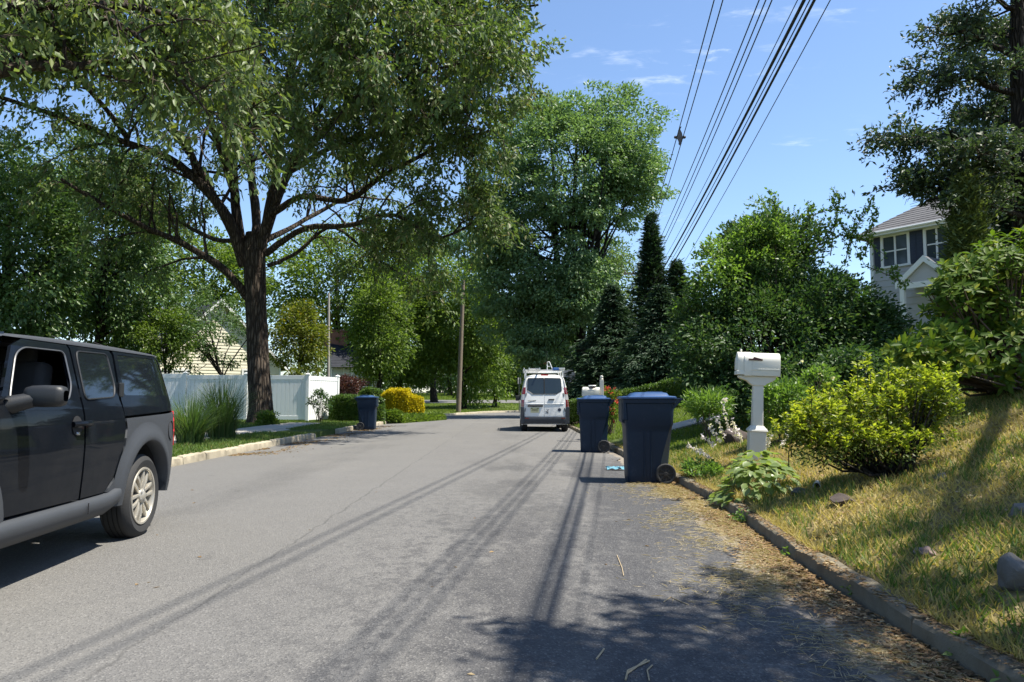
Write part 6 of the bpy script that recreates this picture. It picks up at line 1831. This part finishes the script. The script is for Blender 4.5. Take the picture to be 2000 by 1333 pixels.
def rhododendron():
    b = Vector((6.0, 8.9, 0)); b.z = gz(b.x, b.y)
    root = thing('rhododendron', 'tall rhododendron with large glossy leaves at the right edge', 'shrub', tuple(b))
    rr = np.random.default_rng(101); tb = AB(); tips = []
    lobes = [((1960, 560, 8.7), (.75, .7, .62), 130), ((1880, 600, 8.6), (.45, .5, .42), 80), ((1830, 690, 8.3), (.45, .5, .30), 80), ((1985, 480, 8.8), (.35, .5, .25), 45), ((1950, 690, 8.4), (.75, .6, .40), 110), ((2080, 600, 8.7), (.6, .6, .8), 70), ((1790, 680, 8.1), (.22, .3, .13), 30), ((1920, 520, 8.6), (.4, .4, .2), 50), ((1870, 560, 8.4), (.3, .35, .2), 36)]
    pts = np.concatenate([crown_points(n, gp(*c), r, 110 + i, .5, .2) for i, (c, r, n) in enumerate(lobes)])
    cen = np.array([6.0, 9.2, b.z + .7])
    for q in pts:
        ax = unit(q - cen) + np.array([0, 0, .7]); tips.append((q, ax))
    for q in pts[rr.choice(len(pts), 170, False)]:
        s = np.array(b) + rr.normal(size=3) * [.18, .15, 0]
        m = s + (q - s) * .5 + rr.normal(size=3) * .08
        tb.tube(np.array([s, m, q]), np.array([.022, .014, .006]), 5)
    tb.build('stems', M['twig'], root, smooth=True)
    whorl_leaves(root, tips, M['rhodo'], .125, .34, 300, rr, 9)
rhododendron()

def hosta():
    b = G(1450, 985); b = Vector((2.42, 7.5, 0)); b.z = gz(b.x, b.y)
    root = thing('hosta', 'clump of pale green hosta leaves spilling over the kerb', 'plant', tuple(b))
    rr = np.random.default_rng(121)
    wr = .62
    me = fast_mesh('leaf', np.array([[0, 0, 0], [.22, wr * .42, .03], [.55, wr * .5, .02], [.82, wr * .26, -.06], [1, 0, -.16], [.82, -wr * .26, -.06], [.55, -wr * .5, .02], [.22, -wr * .42, .03], [.25, 0, -.05], [.6, 0, -.05], [.84, 0, -.10]]),
                   [np.array([[0, 8, 1], [0, 7, 8], [10, 4, 3], [10, 5, 4]]), np.array([[8, 9, 2, 1], [7, 6, 9, 8], [9, 10, 3, 2], [6, 5, 10, 9]])], True)
    me.materials.append(M['hosta'])
    stem = MB()
    for k in range(290):
        a = rr.uniform(0, 6.28); r = math.sqrt(rr.uniform()) 
        px, py = .36 * r * math.cos(a), .50 * r * math.sin(a)
        if k > 215: px, py = .28 * r * math.cos(a) + .20, .32 * r * math.sin(a) + .55
        x, y = b.x + px, b.y + py
        rr2 = min(1, r)
        z = max(gz(x, y) if x > 2.2 else .02, gz(x, y) if x > 2.2 else .0) + .07 + .26 * (1 - rr2 ** 2) * rr.uniform(.75, 1.1)
        out = Vector((math.cos(a), math.sin(a), rr.uniform(-.45, .35) - .35 * rr2)).normalized()
        side = Vector((-out.y, out.x, rr.normal() * .25)).normalized(); n = out.cross(side)
        o = bpy.data.objects.new('leaf', me); C.objects.link(o); o.parent = root
        l = rr.uniform(.09, .14)
        o.matrix_local = Matrix.Translation(Vector((x, y, z)) - b) @ Matrix((out, side, n)).transposed().to_4x4() @ Matrix.Scale(l, 4)
        if k % 3 == 0: stem.tube([(b.x + px * .4, b.y + py * .4, gz(b.x, b.y)), (x, y, z)], .004, 4, False)
    # flower stalks leaning left
    petals = AB(); 
    for (x0, y0), (x1, y1) in (((1440, 900), (1412, 790)), ((1430, 905), (1385, 830)), ((1425, 905), (1370, 850)), ((1445, 895), (1430, 815)), ((1420, 910), (1345, 868)), ((1455, 895), (1437, 835)), ((1410, 915), (1362, 880)), ((1500, 890), (1505, 850)), ((1405, 790), (1416, 780)), ((1435, 905), (1398, 812)), ((1520, 900), (1540, 850))):
        p0, p1 = at(x0, y0, 8.1), at(x1, y1, 7.9)
        q = wobble_line(p0, p1, 6, .01, rr, .02); stem.tube([tuple(v) for v in q], [.0045, .004, .0035, .003, .003, .002], 4, False)
        n = 44; s = rr.uniform(.5, 1.0, n); i = np.clip((s * 5).astype(int), 0, 4); pp = q[i] + (q[i + 1] - q[i]) * (s * 5 - i)[:, None]
        dd = rr.normal(size=(n, 3)) * .8; dd[:, 2] -= .8
        petals.add(*leaf_arrays(pp, dd, .040 * rr.uniform(.7, 1.2, n), .5, .4, .3))
    stem.build('stalks', M['bright_stem'], root)
    petals.build('flowers', M['lilac_petal'], root)['kind'] = 'stuff'
M['bright_stem'] = plain('green_stem', (.12, .17, .05), .6, .2, 10)
hosta()

def small_bush(name, label, px, py, Y, rad, n, crad, nleaf, L, mat, seed, base_py=None, wr=.5, extra_mat=None, nextra=0, Lx=.05, cat='shrub', stems=10, squash=.8, group=None, shell=.45, amp=.2):
    c = gp(px, py, Y); base = np.array([c[0], Y, gz(c[0], Y)])
    root = thing(name, label, cat, tuple(base), 0, group)
    rr = np.random.default_rng(seed)
    pts = crown_points(n, c, rad, seed, shell, amp); pts[:, 2] = np.maximum(pts[:, 2], base[2] + .05)
    tb = AB()
    for q in pts[rr.choice(len(pts), min(stems, len(pts)), False)]:
        tb.tube(wobble_line(base + rr.normal(size=3) * [.06, .06, 0], q, 5, .02, rr), np.linspace(.012, .004, 5), 4)
    tb.build('stems', M['twig'], root)
    lf = AB(); clump_foliage(lf, pts, crad, nleaf, L, c - [0, 0, .3], wr, squash, .1, .6, .4); lf.build('crown', mat, root)
    if extra_mat is not None:
        q = pts[rr.choice(len(pts), nextra)] + unit(rr.normal(size=(nextra, 3))) * crad
        if nextra < 10:
            q[0] = np.array(tuple(at(px - 32, py - 37, Y)))
            for c_ in q:
                one = AB(); pp = np.repeat(c_[None], 12, 0); one.add(*leaf_arrays(pp, rr.normal(size=pp.shape) + [0, 0, .5], Lx, .8, .4, .3)); one.build('flower', extra_mat, root)
            return root
        fl = AB()
        pp = np.repeat(q, 7, 0); fl.add(*leaf_arrays(pp + rr.normal(size=pp.shape) * .012, rr.normal(size=pp.shape), Lx, .8, .4, .3)); fl.build('flowers', extra_mat, root)['kind'] = 'stuff'
    return root
M['white_petal'] = leafmat('white_petal', (.62, .58, .50), (.72, .68, .60), None, .3, .5, .3)
small_bush('rose_bush', 'small leggy rose bush with a pale bud right of the mailbox', 1598, 745, 10.4, (.24, .24, .26), 34, .09, 26, .055, M['bright_shrub'], 131, extra_mat=M['white_petal'], nextra=3, Lx=.045, stems=14)
small_bush('rose_bush', 'red flowering rose bush between the two right bins', 1190, 790, 19.3, (.30, .4, .42), 60, .12, 40, .06, M['green'], 132, extra_mat=M['rose'], nextra=75, Lx=.06, stems=14)
small_bush('garden_plant', 'strappy green plants at the foot of the big shrub', 1385, 790, 12.6, (.32, .4, .18), 40, .14, 40, .13, M['bright_shrub'], 133, wr=.16, stems=6, cat='plant')
small_bush('garden_plant', 'low leafy plant growing just right of the mailbox post', 1530, 790, 10.4, (.42, .35, .32), 70, .15, 50, .07, M['bright_shrub'], 134, stems=10, cat='plant')
small_bush('garden_plant', 'weedy growth between the nearest bin and the hosta', 1370, 915, 9.3, (.22, .5, .07), 30, .08, 30, .05, M['grass_leaf'] if 'grass_leaf' in M else M['bright_shrub'], 135, stems=4, cat='plant')
small_bush('oak_sprout', 'leafy sprouts at the foot of the big oak trunk', 520, 822, 25.6, (.30, .3, .40), 40, .18, 40, .10, M['green'], 136, stems=8, cat='plant')
small_bush('sparse_shrub', 'thin leggy shrub standing in front of the bright fence panel', 626, 785, 29.2, (.40, .3, .42), 34, .14, 20, .10, M['shrub'], 137, stems=16)
small_bush('dark_red_shrub', 'dark purple-red shrub behind the white fence corner', 675, 755, 40, (.95, .8, .55), 60, .28, 50, .12, M['redleaf'], 138)

def clipped(name, label, pts_list, H, W, mat, seed, L=.07, dens=900, nl=1, cat='hedge', group=None, round_=.35, base=None):
    """clipped hedge along a line of ground points: leaves fill a rounded-box skin over a twiggy core"""
    rr = np.random.default_rng(seed)
    P0 = np.array(pts_list, float); b = P0.mean(0)
    root = thing(name, label, cat, (b[0], b[1], gz(b[0], b[1])), 0, group)
    seg = np.linalg.norm(np.diff(P0, axis=0), axis=1).sum(); n = int(dens * (seg + W) * (2 * H + W))
    t = rr.uniform(-W * .5 / max(seg, .01), 1 + W * .5 / max(seg, .01), n)
    tt = np.clip(t, 0, 1) * (len(P0) - 1); i = np.clip(tt.astype(int), 0, len(P0) - 2)
    d = P0[i + 1] - P0[i]; c = P0[i] + d * (tt - i)[:, None] + unit(d) * ((t - np.clip(t, 0, 1)) * seg)[:, None]
    nrm = np.stack([-unit(d)[:, 1], unit(d)[:, 0]], 1)
    a = rr.uniform(-np.pi * .5, np.pi * .5, n)                 # round the section, 0 = top
    e = .42
    sx = np.sign(np.sin(a)) * np.abs(np.sin(a)) ** e; sz = np.abs(np.cos(a)) ** e
    low = rr.uniform(size=n) < .55
    sz = np.where(low, rr.uniform(0, 1, n), sz); sx = np.where(low, np.where(rr.uniform(size=n) < .5, -1, 1) * (1 - .10 * sz ** 6), sx)
    ends = np.clip(1 - (np.abs(t - .5) - .5) / (W * .5 / max(seg, .01)), 0, 1) ** .5
    ends = np.where((t < 0) | (t > 1), ends, 1)
    k = rr.uniform(.90, 1.0, n) + .05 * wav(c[:, 0] * 2.2, c[:, 1] * 2.2, seed)
    x = c[:, 0] + nrm[:, 0] * sx * W / 2 * k * ends; y = c[:, 1] + nrm[:, 1] * sx * W / 2 * k * ends
    hh = H * (1 - .25 * (1 - ends))
    z = hgt(c[:, 0], c[:, 1]) + sz * hh * k + .02
    P = np.stack([x, y, z], 1)
    out = np.stack([nrm[:, 0] * sx, nrm[:, 1] * sx, sz * .8], 1)
    D = out * .7 + rr.normal(size=P.shape) * .6
    lf = AB(); lf.add(*leaf_arrays(P, D, L * rr.uniform(.7, 1.3, n), .55, .3, .4)); 
    # inner leaves so the hedge is not hollow
    m = n // 2; q = rr.integers(0, n, m); P2 = P[q].copy(); s = rr.uniform(.55, .93, (m, 1))
    P2[:, :2] = c[q] + (P2[:, :2] - c[q]) * s; zz = hgt(c[q][:, 0], c[q][:, 1]); P2[:, 2] = zz + (P2[:, 2] - zz) * s[:, 0]
    lf.add(*leaf_arrays(P2, rr.normal(size=P2.shape), L * 1.3, .6, .3, .4))
    lf.build('crown', mat, root)
    tb = AB()
    for q in P2[:60]:
        j = np.argmin(np.abs(c[:, 0] - q[0]) + np.abs(c[:, 1] - q[1])); s_ = np.array([c[j][0], c[j][1], hgt(c[j][0], c[j][1])])
        tb.tube(np.array([s_, q]), np.array([.02, .006]), 4)
    tb.build('stems', M['twig'], root)
    return root
h0, h1, h2 = at(1128, 790, 27.5), at(1230, 785, 25.5), at(1345, 775, 23.5)
clipped('hedge', 'long clipped green hedge across the right lawn', [(h0.x, 28), (h1.x, 26.2), (h2.x + .4, 24.4)], .88, 1.2, M['hedge'], 141, .075, 1500)
clipped('hedge', 'short clipped hedge behind the left bin', [(at(672, 800, 31.5).x, 31.5), (at(722, 800, 31).x, 31)], 1.08, 1.3, M['hedge'], 142, .085, 1500)
clipped('golden_shrub', 'bright golden-yellow clipped shrub on the left at the bend', [(at(772, 800, 37).x, 37), (at(800, 800, 37).x, 37)], 1.45, 1.35, M['gold'], 143, .10, 1100, cat='shrub')
clipped('round_shrub', 'small round green shrub between the hedge and the golden shrub', [(at(722, 790, 38).x, 38), (at(735, 790, 38).x, 38)], 1.45, 1.1, M['hedge'], 144, .10, 900, cat='shrub')
clipped('ground_cover', 'band of grassy ground cover in front of the golden shrub', [(at(748, 815, 31.5).x, 32), (at(790, 815, 33).x, 34), (at(835, 812, 35).x, 36.5)], .38, 1.4, M['green'], 145, .16, 700, cat='plant')
clipped('rhododendron_hedge', 'dark low shrubs at the far left behind the car', [(-19, 22), (-13.5, 24)], 1.2, 1.6, M['deep'], 146, .12, 500, cat='shrub') if False else None

# ------------------------------------------------------------------ tall ornamental grasses
def ornamental(label, px, Y, H, n, seed, spread):
    p = at(px, 860, Y); b = np.array([p.x, Y, gz(p.x, Y)])
    root = thing('ornamental_grass', label, 'grass plant', tuple(b), 0, 'tall grasses on the left verge')
    rr = np.random.default_rng(seed); ab = AB()
    a = rr.uniform(0, 6.28, n); r = spread * .35 * np.sqrt(rr.uniform(size=n)); lean = rr.uniform(.05, 1.0, n) ** 1.3 * spread; h = H * rr.uniform(.55, 1.08, n)
    base = b + np.stack([r * np.cos(a), r * np.sin(a), 0 * a], 1)
    dirn = np.stack([np.cos(a), np.sin(a), 0 * a], 1); side = np.stack([-np.sin(a), np.cos(a), 0 * a], 1)
    w = rr.uniform(.006, .012, n)[:, None]
    rows = []
    for s in (0, .35, .7, 1.0):
        c = base + dirn * (lean * s ** 2.2)[:, None] + np.array([0, 0, 1]) * (h * (s - .28 * (lean / spread) * s ** 3))[:, None]
        ww = w * (1 - .8 * s)
        rows += [c - side * ww, c + side * ww]
    V = np.stack(rows, 1).reshape(-1, 3); i = np.arange(n)[:, None] * 8
    F = np.concatenate([i + np.array([[k, k + 1, k + 3, k + 2]]) for k in (0, 2, 4)], 0)
    ab.add(V, F); ab.build('blades', M['tall_grass'], root)
ornamental('tall ornamental grass clump nearest the car rear lamp', 372, 15.8, 1.10, 620, 151, .80)
ornamental('tall ornamental grass clump left of the big oak trunk', 432, 17.6, 1.45, 760, 152, .95)

# ------------------------------------------------------------------ grass and litter
def blades(name, label, P, H, W, mat, lean=.5, parent=None):
    n = len(P); a = RNG.uniform(0, 6.28, n); H = H * RNG.uniform(.5, 1.3, n)
    side = np.stack([np.cos(a), np.sin(a), 0 * a], 1) * (W * RNG.uniform(.6, 1.3, n))[:, None]
    l = RNG.normal(size=(n, 3)) * lean; l[:, 2] = 1; l = unit(l)
    V = np.stack([P - side, P + side, P + l * H[:, None]], 1).reshape(-1, 3)
    F = np.arange(n * 3).reshape(-1, 3)
    o = link(name, fast_mesh(name, V, [F]), mat)
    props(o, label, kind='stuff'); return o
def region(n, x0, x1, y0, y1, keep=None):
    x = RNG.uniform(x0, x1, n); y = RNG.uniform(y0, y1, n); P = np.stack([x, y, hgt(x, y)], 1)
    k = (x > xr(y) + .17) | (x < xl(y) - .17)
    if keep is not None: k &= keep(x, y)
    return P[k]
nz = lambda x, y, s: wav(x * 2.3, y * 2.3, s) + .7 * wav(x * 5.1, y * 4.7, s + 3)
def near_dens(x, y): return RNG.uniform(size=len(x)) < np.clip(1.25 - y / 14, .12, 1)
P = region(170000, 1.9, 9.5, 2.0, 12.5, lambda x, y: near_dens(x, y) & (nz(x, y, 1) > -1.3) & (x < .86 * y + 1.2))
blades('dry_grass', 'dry straw-coloured grass on the near right bank', P, .068, .0058, M['drygrass'], .95)
P = region(100000, 1.9, 9.5, 2.0, 12.5, lambda x, y: near_dens(x, y) & (nz(x, y, 4) > -.05) & (x < .86 * y + 1.2))
blades('green_grass', 'green grass tufts on the near right bank', P, .085, .0056, M['grass'], .6)
yk = RNG.uniform(2.0, 16, 9000); xk = xr(yk) + .10 + np.abs(RNG.normal(size=9000)) * .05
kk = nz(xk, yk, 8) > -.3
blades('kerb_grass', 'grass tufts leaning over the right kerb', np.stack([xk, yk, np.full(9000, .098)], 1)[kk], .075, .0042, M['drygrass'], 1.3)
on_path = lambda x, y: np.abs((y - 16.6) - (x - 2.35) * .412) < .62
M['lawn_blade'] = leafmat('lawn_blade', (.10, .155, .022), (.17, .225, .040), (.22, .21, .06), .4, .5, .25)
P = region(90000, 2.2, 12, 11.0, 27, lambda x, y: ~on_path(x, y))
blades('right_lawn', 'bright green lawn grass behind the right bins', P, .06, .010, M['lawn_blade'], .5)
P = region(90000, -13, -5.4, 6, 36, lambda x, y: ~((np.abs(x + 7.6) < .60) & (y < 27.6)) & ~((np.abs(y - 21.8) < 1.12) & (x > -7.2)))
blades('left_verge_grass', 'grass of the left verge under the oak', P, .075, .011, M['grass'], .5)
P = region(26000, -14, 8, 48, 69, None)
blades('island_grass', 'grass island at the bend of the street', P, .12, .03, M['lawn_blade'], .5)
P = region(36000, -16, 25, 80.5, 110, None)
blades('far_lawn', 'sunlit lawn beyond the side street', P, .16, .05, M['lawn_blade'], .5)

def flat_leaves(name, label, P, L, wr, mat, up=.8):
    n = len(P); a = RNG.uniform(0, 6.28, n); D = np.stack([np.cos(a), np.sin(a), RNG.normal(size=n) * .15], 1)
    V, F = leaf_arrays(P, D, L * RNG.uniform(.6, 1.4, n), wr, .35, up)
    V[:, 2] = np.maximum(V[:, 2], np.repeat(P[:, 2], 4) - .002)
    o = link(name, fast_mesh(name, V, [F]), mat); props(o, label, kind='stuff')
def gutter_pts(n, y0, y1, spread, off=0.0, clump=None):
    y = RNG.uniform(y0, y1, n); x = xr(y) - off - np.abs(RNG.normal(size=n)) * spread
    k = np.ones(n, bool) if clump is None else (nz(x, y, clump) > RNG.uniform(-.9, .7, n))
    x, y = x[k], y[k]
    return np.stack([x, y, np.where(x < xr(y) - gut(y), .022, .010) + RNG.uniform(0, .012, len(x))], 1)
flat_leaves('leaf_litter', 'brown leaf litter gathered along the right gutter', gutter_pts(16000, 2.2, 11, .15, .0, 6), .032, .55, M['litter'])
flat_leaves('pine_straw', 'tan pine needles drifted across the right gutter', gutter_pts(26000, 2.4, 9.5, .30, .06, 9), .075, .04, M['needles'], .9)
def bank_pts(n):
    P_ = region(n, 1.9, 7.5, 2.2, 10, lambda x, y: nz(x, y, 12) > .1); P_[:, 2] += .015; return P_
yk = RNG.uniform(2.2, 9, 1500); flat_leaves('kerb_litter', 'dead leaves lying on top of the right kerb', np.stack([xr(yk) + RNG.uniform(.02, .13, 1500), yk, np.full(1500, .106)], 1), .03, .5, M['litter'])
flat_leaves('bank_litter', 'dead leaves lying in the grass of the right bank', bank_pts(11000), .036, .55, M['litter'])
n = 420; y = RNG.uniform(2.6, 30, n); x = RNG.uniform(-5.2, 1.9, n); k = (RNG.uniform(size=n) < .25) | (x > .6); x, y = x[k], y[k]
uu = (x - xl(y)) / (xr(y) - gut(y) - xl(y))
flat_leaves('road_leaves', 'single dead leaves and bits scattered over the asphalt', np.stack([x, y, .014 + .035 * (1 - (2 * uu - 1) ** 2)], 1), .035, .5, M['litter'])
n = 6000; y = RNG.uniform(14, 29, n); x = xl(y) + .05 + np.abs(RNG.normal(size=n)) * .45; k = nz(x, y * .6, 15) > -.1
flat_leaves('left_litter', 'brown catkins and leaves along the left kerb', np.stack([x, y, .018 + .02 * (x - xl(y)) / 3], 1)[k], .06, .4, M['litter'])

# single weeds along the kerb, twigs, stones
WG = 'weeds growing along the right kerb'
for i, (x, y, s, lab) in enumerate(((2.02, 6.6, .10, 'tuft of weed at the kerb just in front of the hosta'), (1.95, 5.2, .08, 'weed tuft at the kerb halfway down the near kerb'), (1.92, 3.25, .10, 'broad-leaved weed in the bottom right gutter'), (1.98, 2.75, .13, 'leafy weed at the bottom right corner by the kerb'), (1.90, 4.2, .06, 'tiny weed in the gutter below the dry bank'))):
    r_ = thing('weed', lab, 'weed', (x, y, .01), 0, WG)
    rr = np.random.default_rng(160 + i); n = 60
    q = np.array([x, y, .02]) + rr.normal(size=(n, 3)) * [s * .5, s * .5, .01]; q[:, 2] = .02 + np.abs(rr.normal(size=n)) * s * .4
    d = rr.normal(size=(n, 3)); d[:, 2] = np.abs(d[:, 2]) * .8
    ab = AB(); ab.add(*leaf_arrays(q, d, s * .45 * rr.uniform(.6, 1.3, n), .5, .3, .4)); ab.build('leaves', M['bright_shrub'], r_)
M['twig_pale'] = plain('pale_twig', (.36, .28, .17), .8, .2, 20)
TG = 'fallen twigs on the asphalt'
for pts_, lab, r_ in (
        ([(1225, 1318), (1262, 1290)], 'straight pale twig on the asphalt at the bottom of the picture', .004),
        ([(1222, 1330), (1226, 1312), (1268, 1292)], 'bent forked twig at the bottom edge left of the shadow', .004),
        ([(1268, 1330), (1264, 1310), (1274, 1300)], 'small curved twig at the bottom edge beside the forked twig', .003),
        ([(1296, 1175), (1310, 1165), (1345, 1180)], 'thin pale twig lying left of the straw drift', .003),
        ([(1370, 1105), (1430, 1110), (1470, 1112)], 'long pale straw stem pointing into the gutter', .003),
        ([(1205, 1085), (1215, 1110), (1218, 1125)], 'short pale stem in the middle of the dark asphalt', .003),
        ([(1165, 1290), (1180, 1270)], 'short brown twig left of the forked twig', .004)):
    q = []
    for px, py in pts_:
        d = ray(px, py); t = (.03 - CAM_H) / d.z; v = Vector((0, 0, CAM_H)) + d * t; u_ = (v.x + 5.4) / (float(xr(v.y) - gut(v.y)) + 5.4); v.z = .013 + .035 * (1 - (2 * u_ - 1) ** 2) + r_; q.append(v)
    props(MB().tube(q, r_, 5).build('twig', M['twig_pale']), lab, 'twig', TG)
M['rock'] = mat_concrete('rock', (.075, .07, .062), (.17, .16, .145), 9)
M['rock_red'] = mat_concrete('rock_red', (.13, .09, .08), (.24, .18, .16), 9)
M['rock_dark'] = mat_concrete('rock_dark', (.045, .035, .030), (.085, .068, .06), 9)
def rock(label, x, y, size, mat, seed, sink=.3):
    rr = np.random.default_rng(seed)
    bm = bmesh.new(); bmesh.ops.create_icosphere(bm, subdivisions=4, radius=1)
    K = rr.normal(size=(9, 3)) * 1.6; ph = rr.uniform(0, 6, 9); cut = unit(rr.normal(size=(7, 3)))
    for v in bm.verts:
        p = np.array(v.co); 
        for c in cut:
            e = p @ c
            if e > .62: p = p - c * (e - .62)
        p = p * (1 + .10 * np.sin(K @ p + ph).sum() / 3 + .07 * np.sin(2.7 * K[:5] @ p + ph[:5]).sum() / 2 + .022 * np.sin(7.5 * K[:6] @ p + ph[:6]).sum() / 2)
        v.co = Vector(p * np.array(size))
    me = bpy.data.meshes.new('rock'); bm.to_mesh(me); bm.free()
    me.polygons.foreach_set('use_smooth', np.ones(len(me.polygons), bool)); me.set_sharp_from_angle(angle=R(28))
    o = link('rock', me, mat); o.location = (x, y, gz(x, y) + size[2] * .18); o.rotation_euler = (0, 0, rr.uniform(0, 6))
    props(o, label, 'rock', 'stones set in the right bank')
p = G(1808, 1085); rock('flat reddish stone lying in the dry grass of the bank', p.x, p.y, (.085, .06, .045), M['rock_red'], 171)
p = G(1985, 1150); rock('rounded grey boulder at the right edge of the picture', p.x + .03, p.y, (.11, .11, .12), M['rock'], 172)
p = G(1995, 1010); rock('grey stone higher up the bank at the right edge', p.x + .03, p.y, (.12, .09, .08), M['rock'], 173)
p = G(1645, 985); rock('dark mossy stone in the shade below the azalea', p.x, p.y, (.10, .09, .07), M['rock_dark'], 174)
p = G(1565, 965); rock('flat pale stone beside the hosta on the bank', p.x, p.y, (.13, .10, .04), M['rock'], 175)
p = G(1838, 935); rock('small grey stone in the sunny grass right of the azalea', p.x, p.y, (.08, .06, .04), M['rock'], 177)
p = Vector((3.62, 11.9, 0)); rock('dark boulder at the foot of the big shrub behind the hosta flowers', p.x, p.y, (.30, .25, .24), M['rock_dark'], 178)
# drain pipe end on the bank
p = G(1596, 955)
r_ = thing('drain_pipe', 'short grey pipe end sticking out of the bank beside the hosta', 'pipe', tuple(p), R(-25))
MB().lathe([(.034, -.06), (.034, .12), (.027, .12), (.027, -.058)], 20, (0, 0, .03), 'y', True).build('pipe', M['sign_back'], r_, smooth=True, angle=40)
MB().lathe([(.001, .05), (.027, .05)], 20, (0, 0, .03), 'y').build('pipe_inside', M['interior'], r_)
# blue rag by the bin
p = Vector((1.42, 11.2, .03)); mb = MB()
rr = np.random.default_rng(180); rows = []
for i in range(12):
    rows.append([(p.x + .026 * i + .01 * rr.normal(), p.y + .02 * j + .01 * rr.normal(), .025 + .05 * abs(math.sin(i * .6 + j)) * (1 - abs(j - 4) / 6) + .012 * rr.uniform()) for j in range(9)])
mb.grid(rows)
M['rag'] = plain('blue_rag', (.10, .26, .33), .8, .35, 12)
props(mb.build('rag', M['rag'], smooth=True), 'crumpled light blue rag in the gutter behind the nearest bin', 'rag')
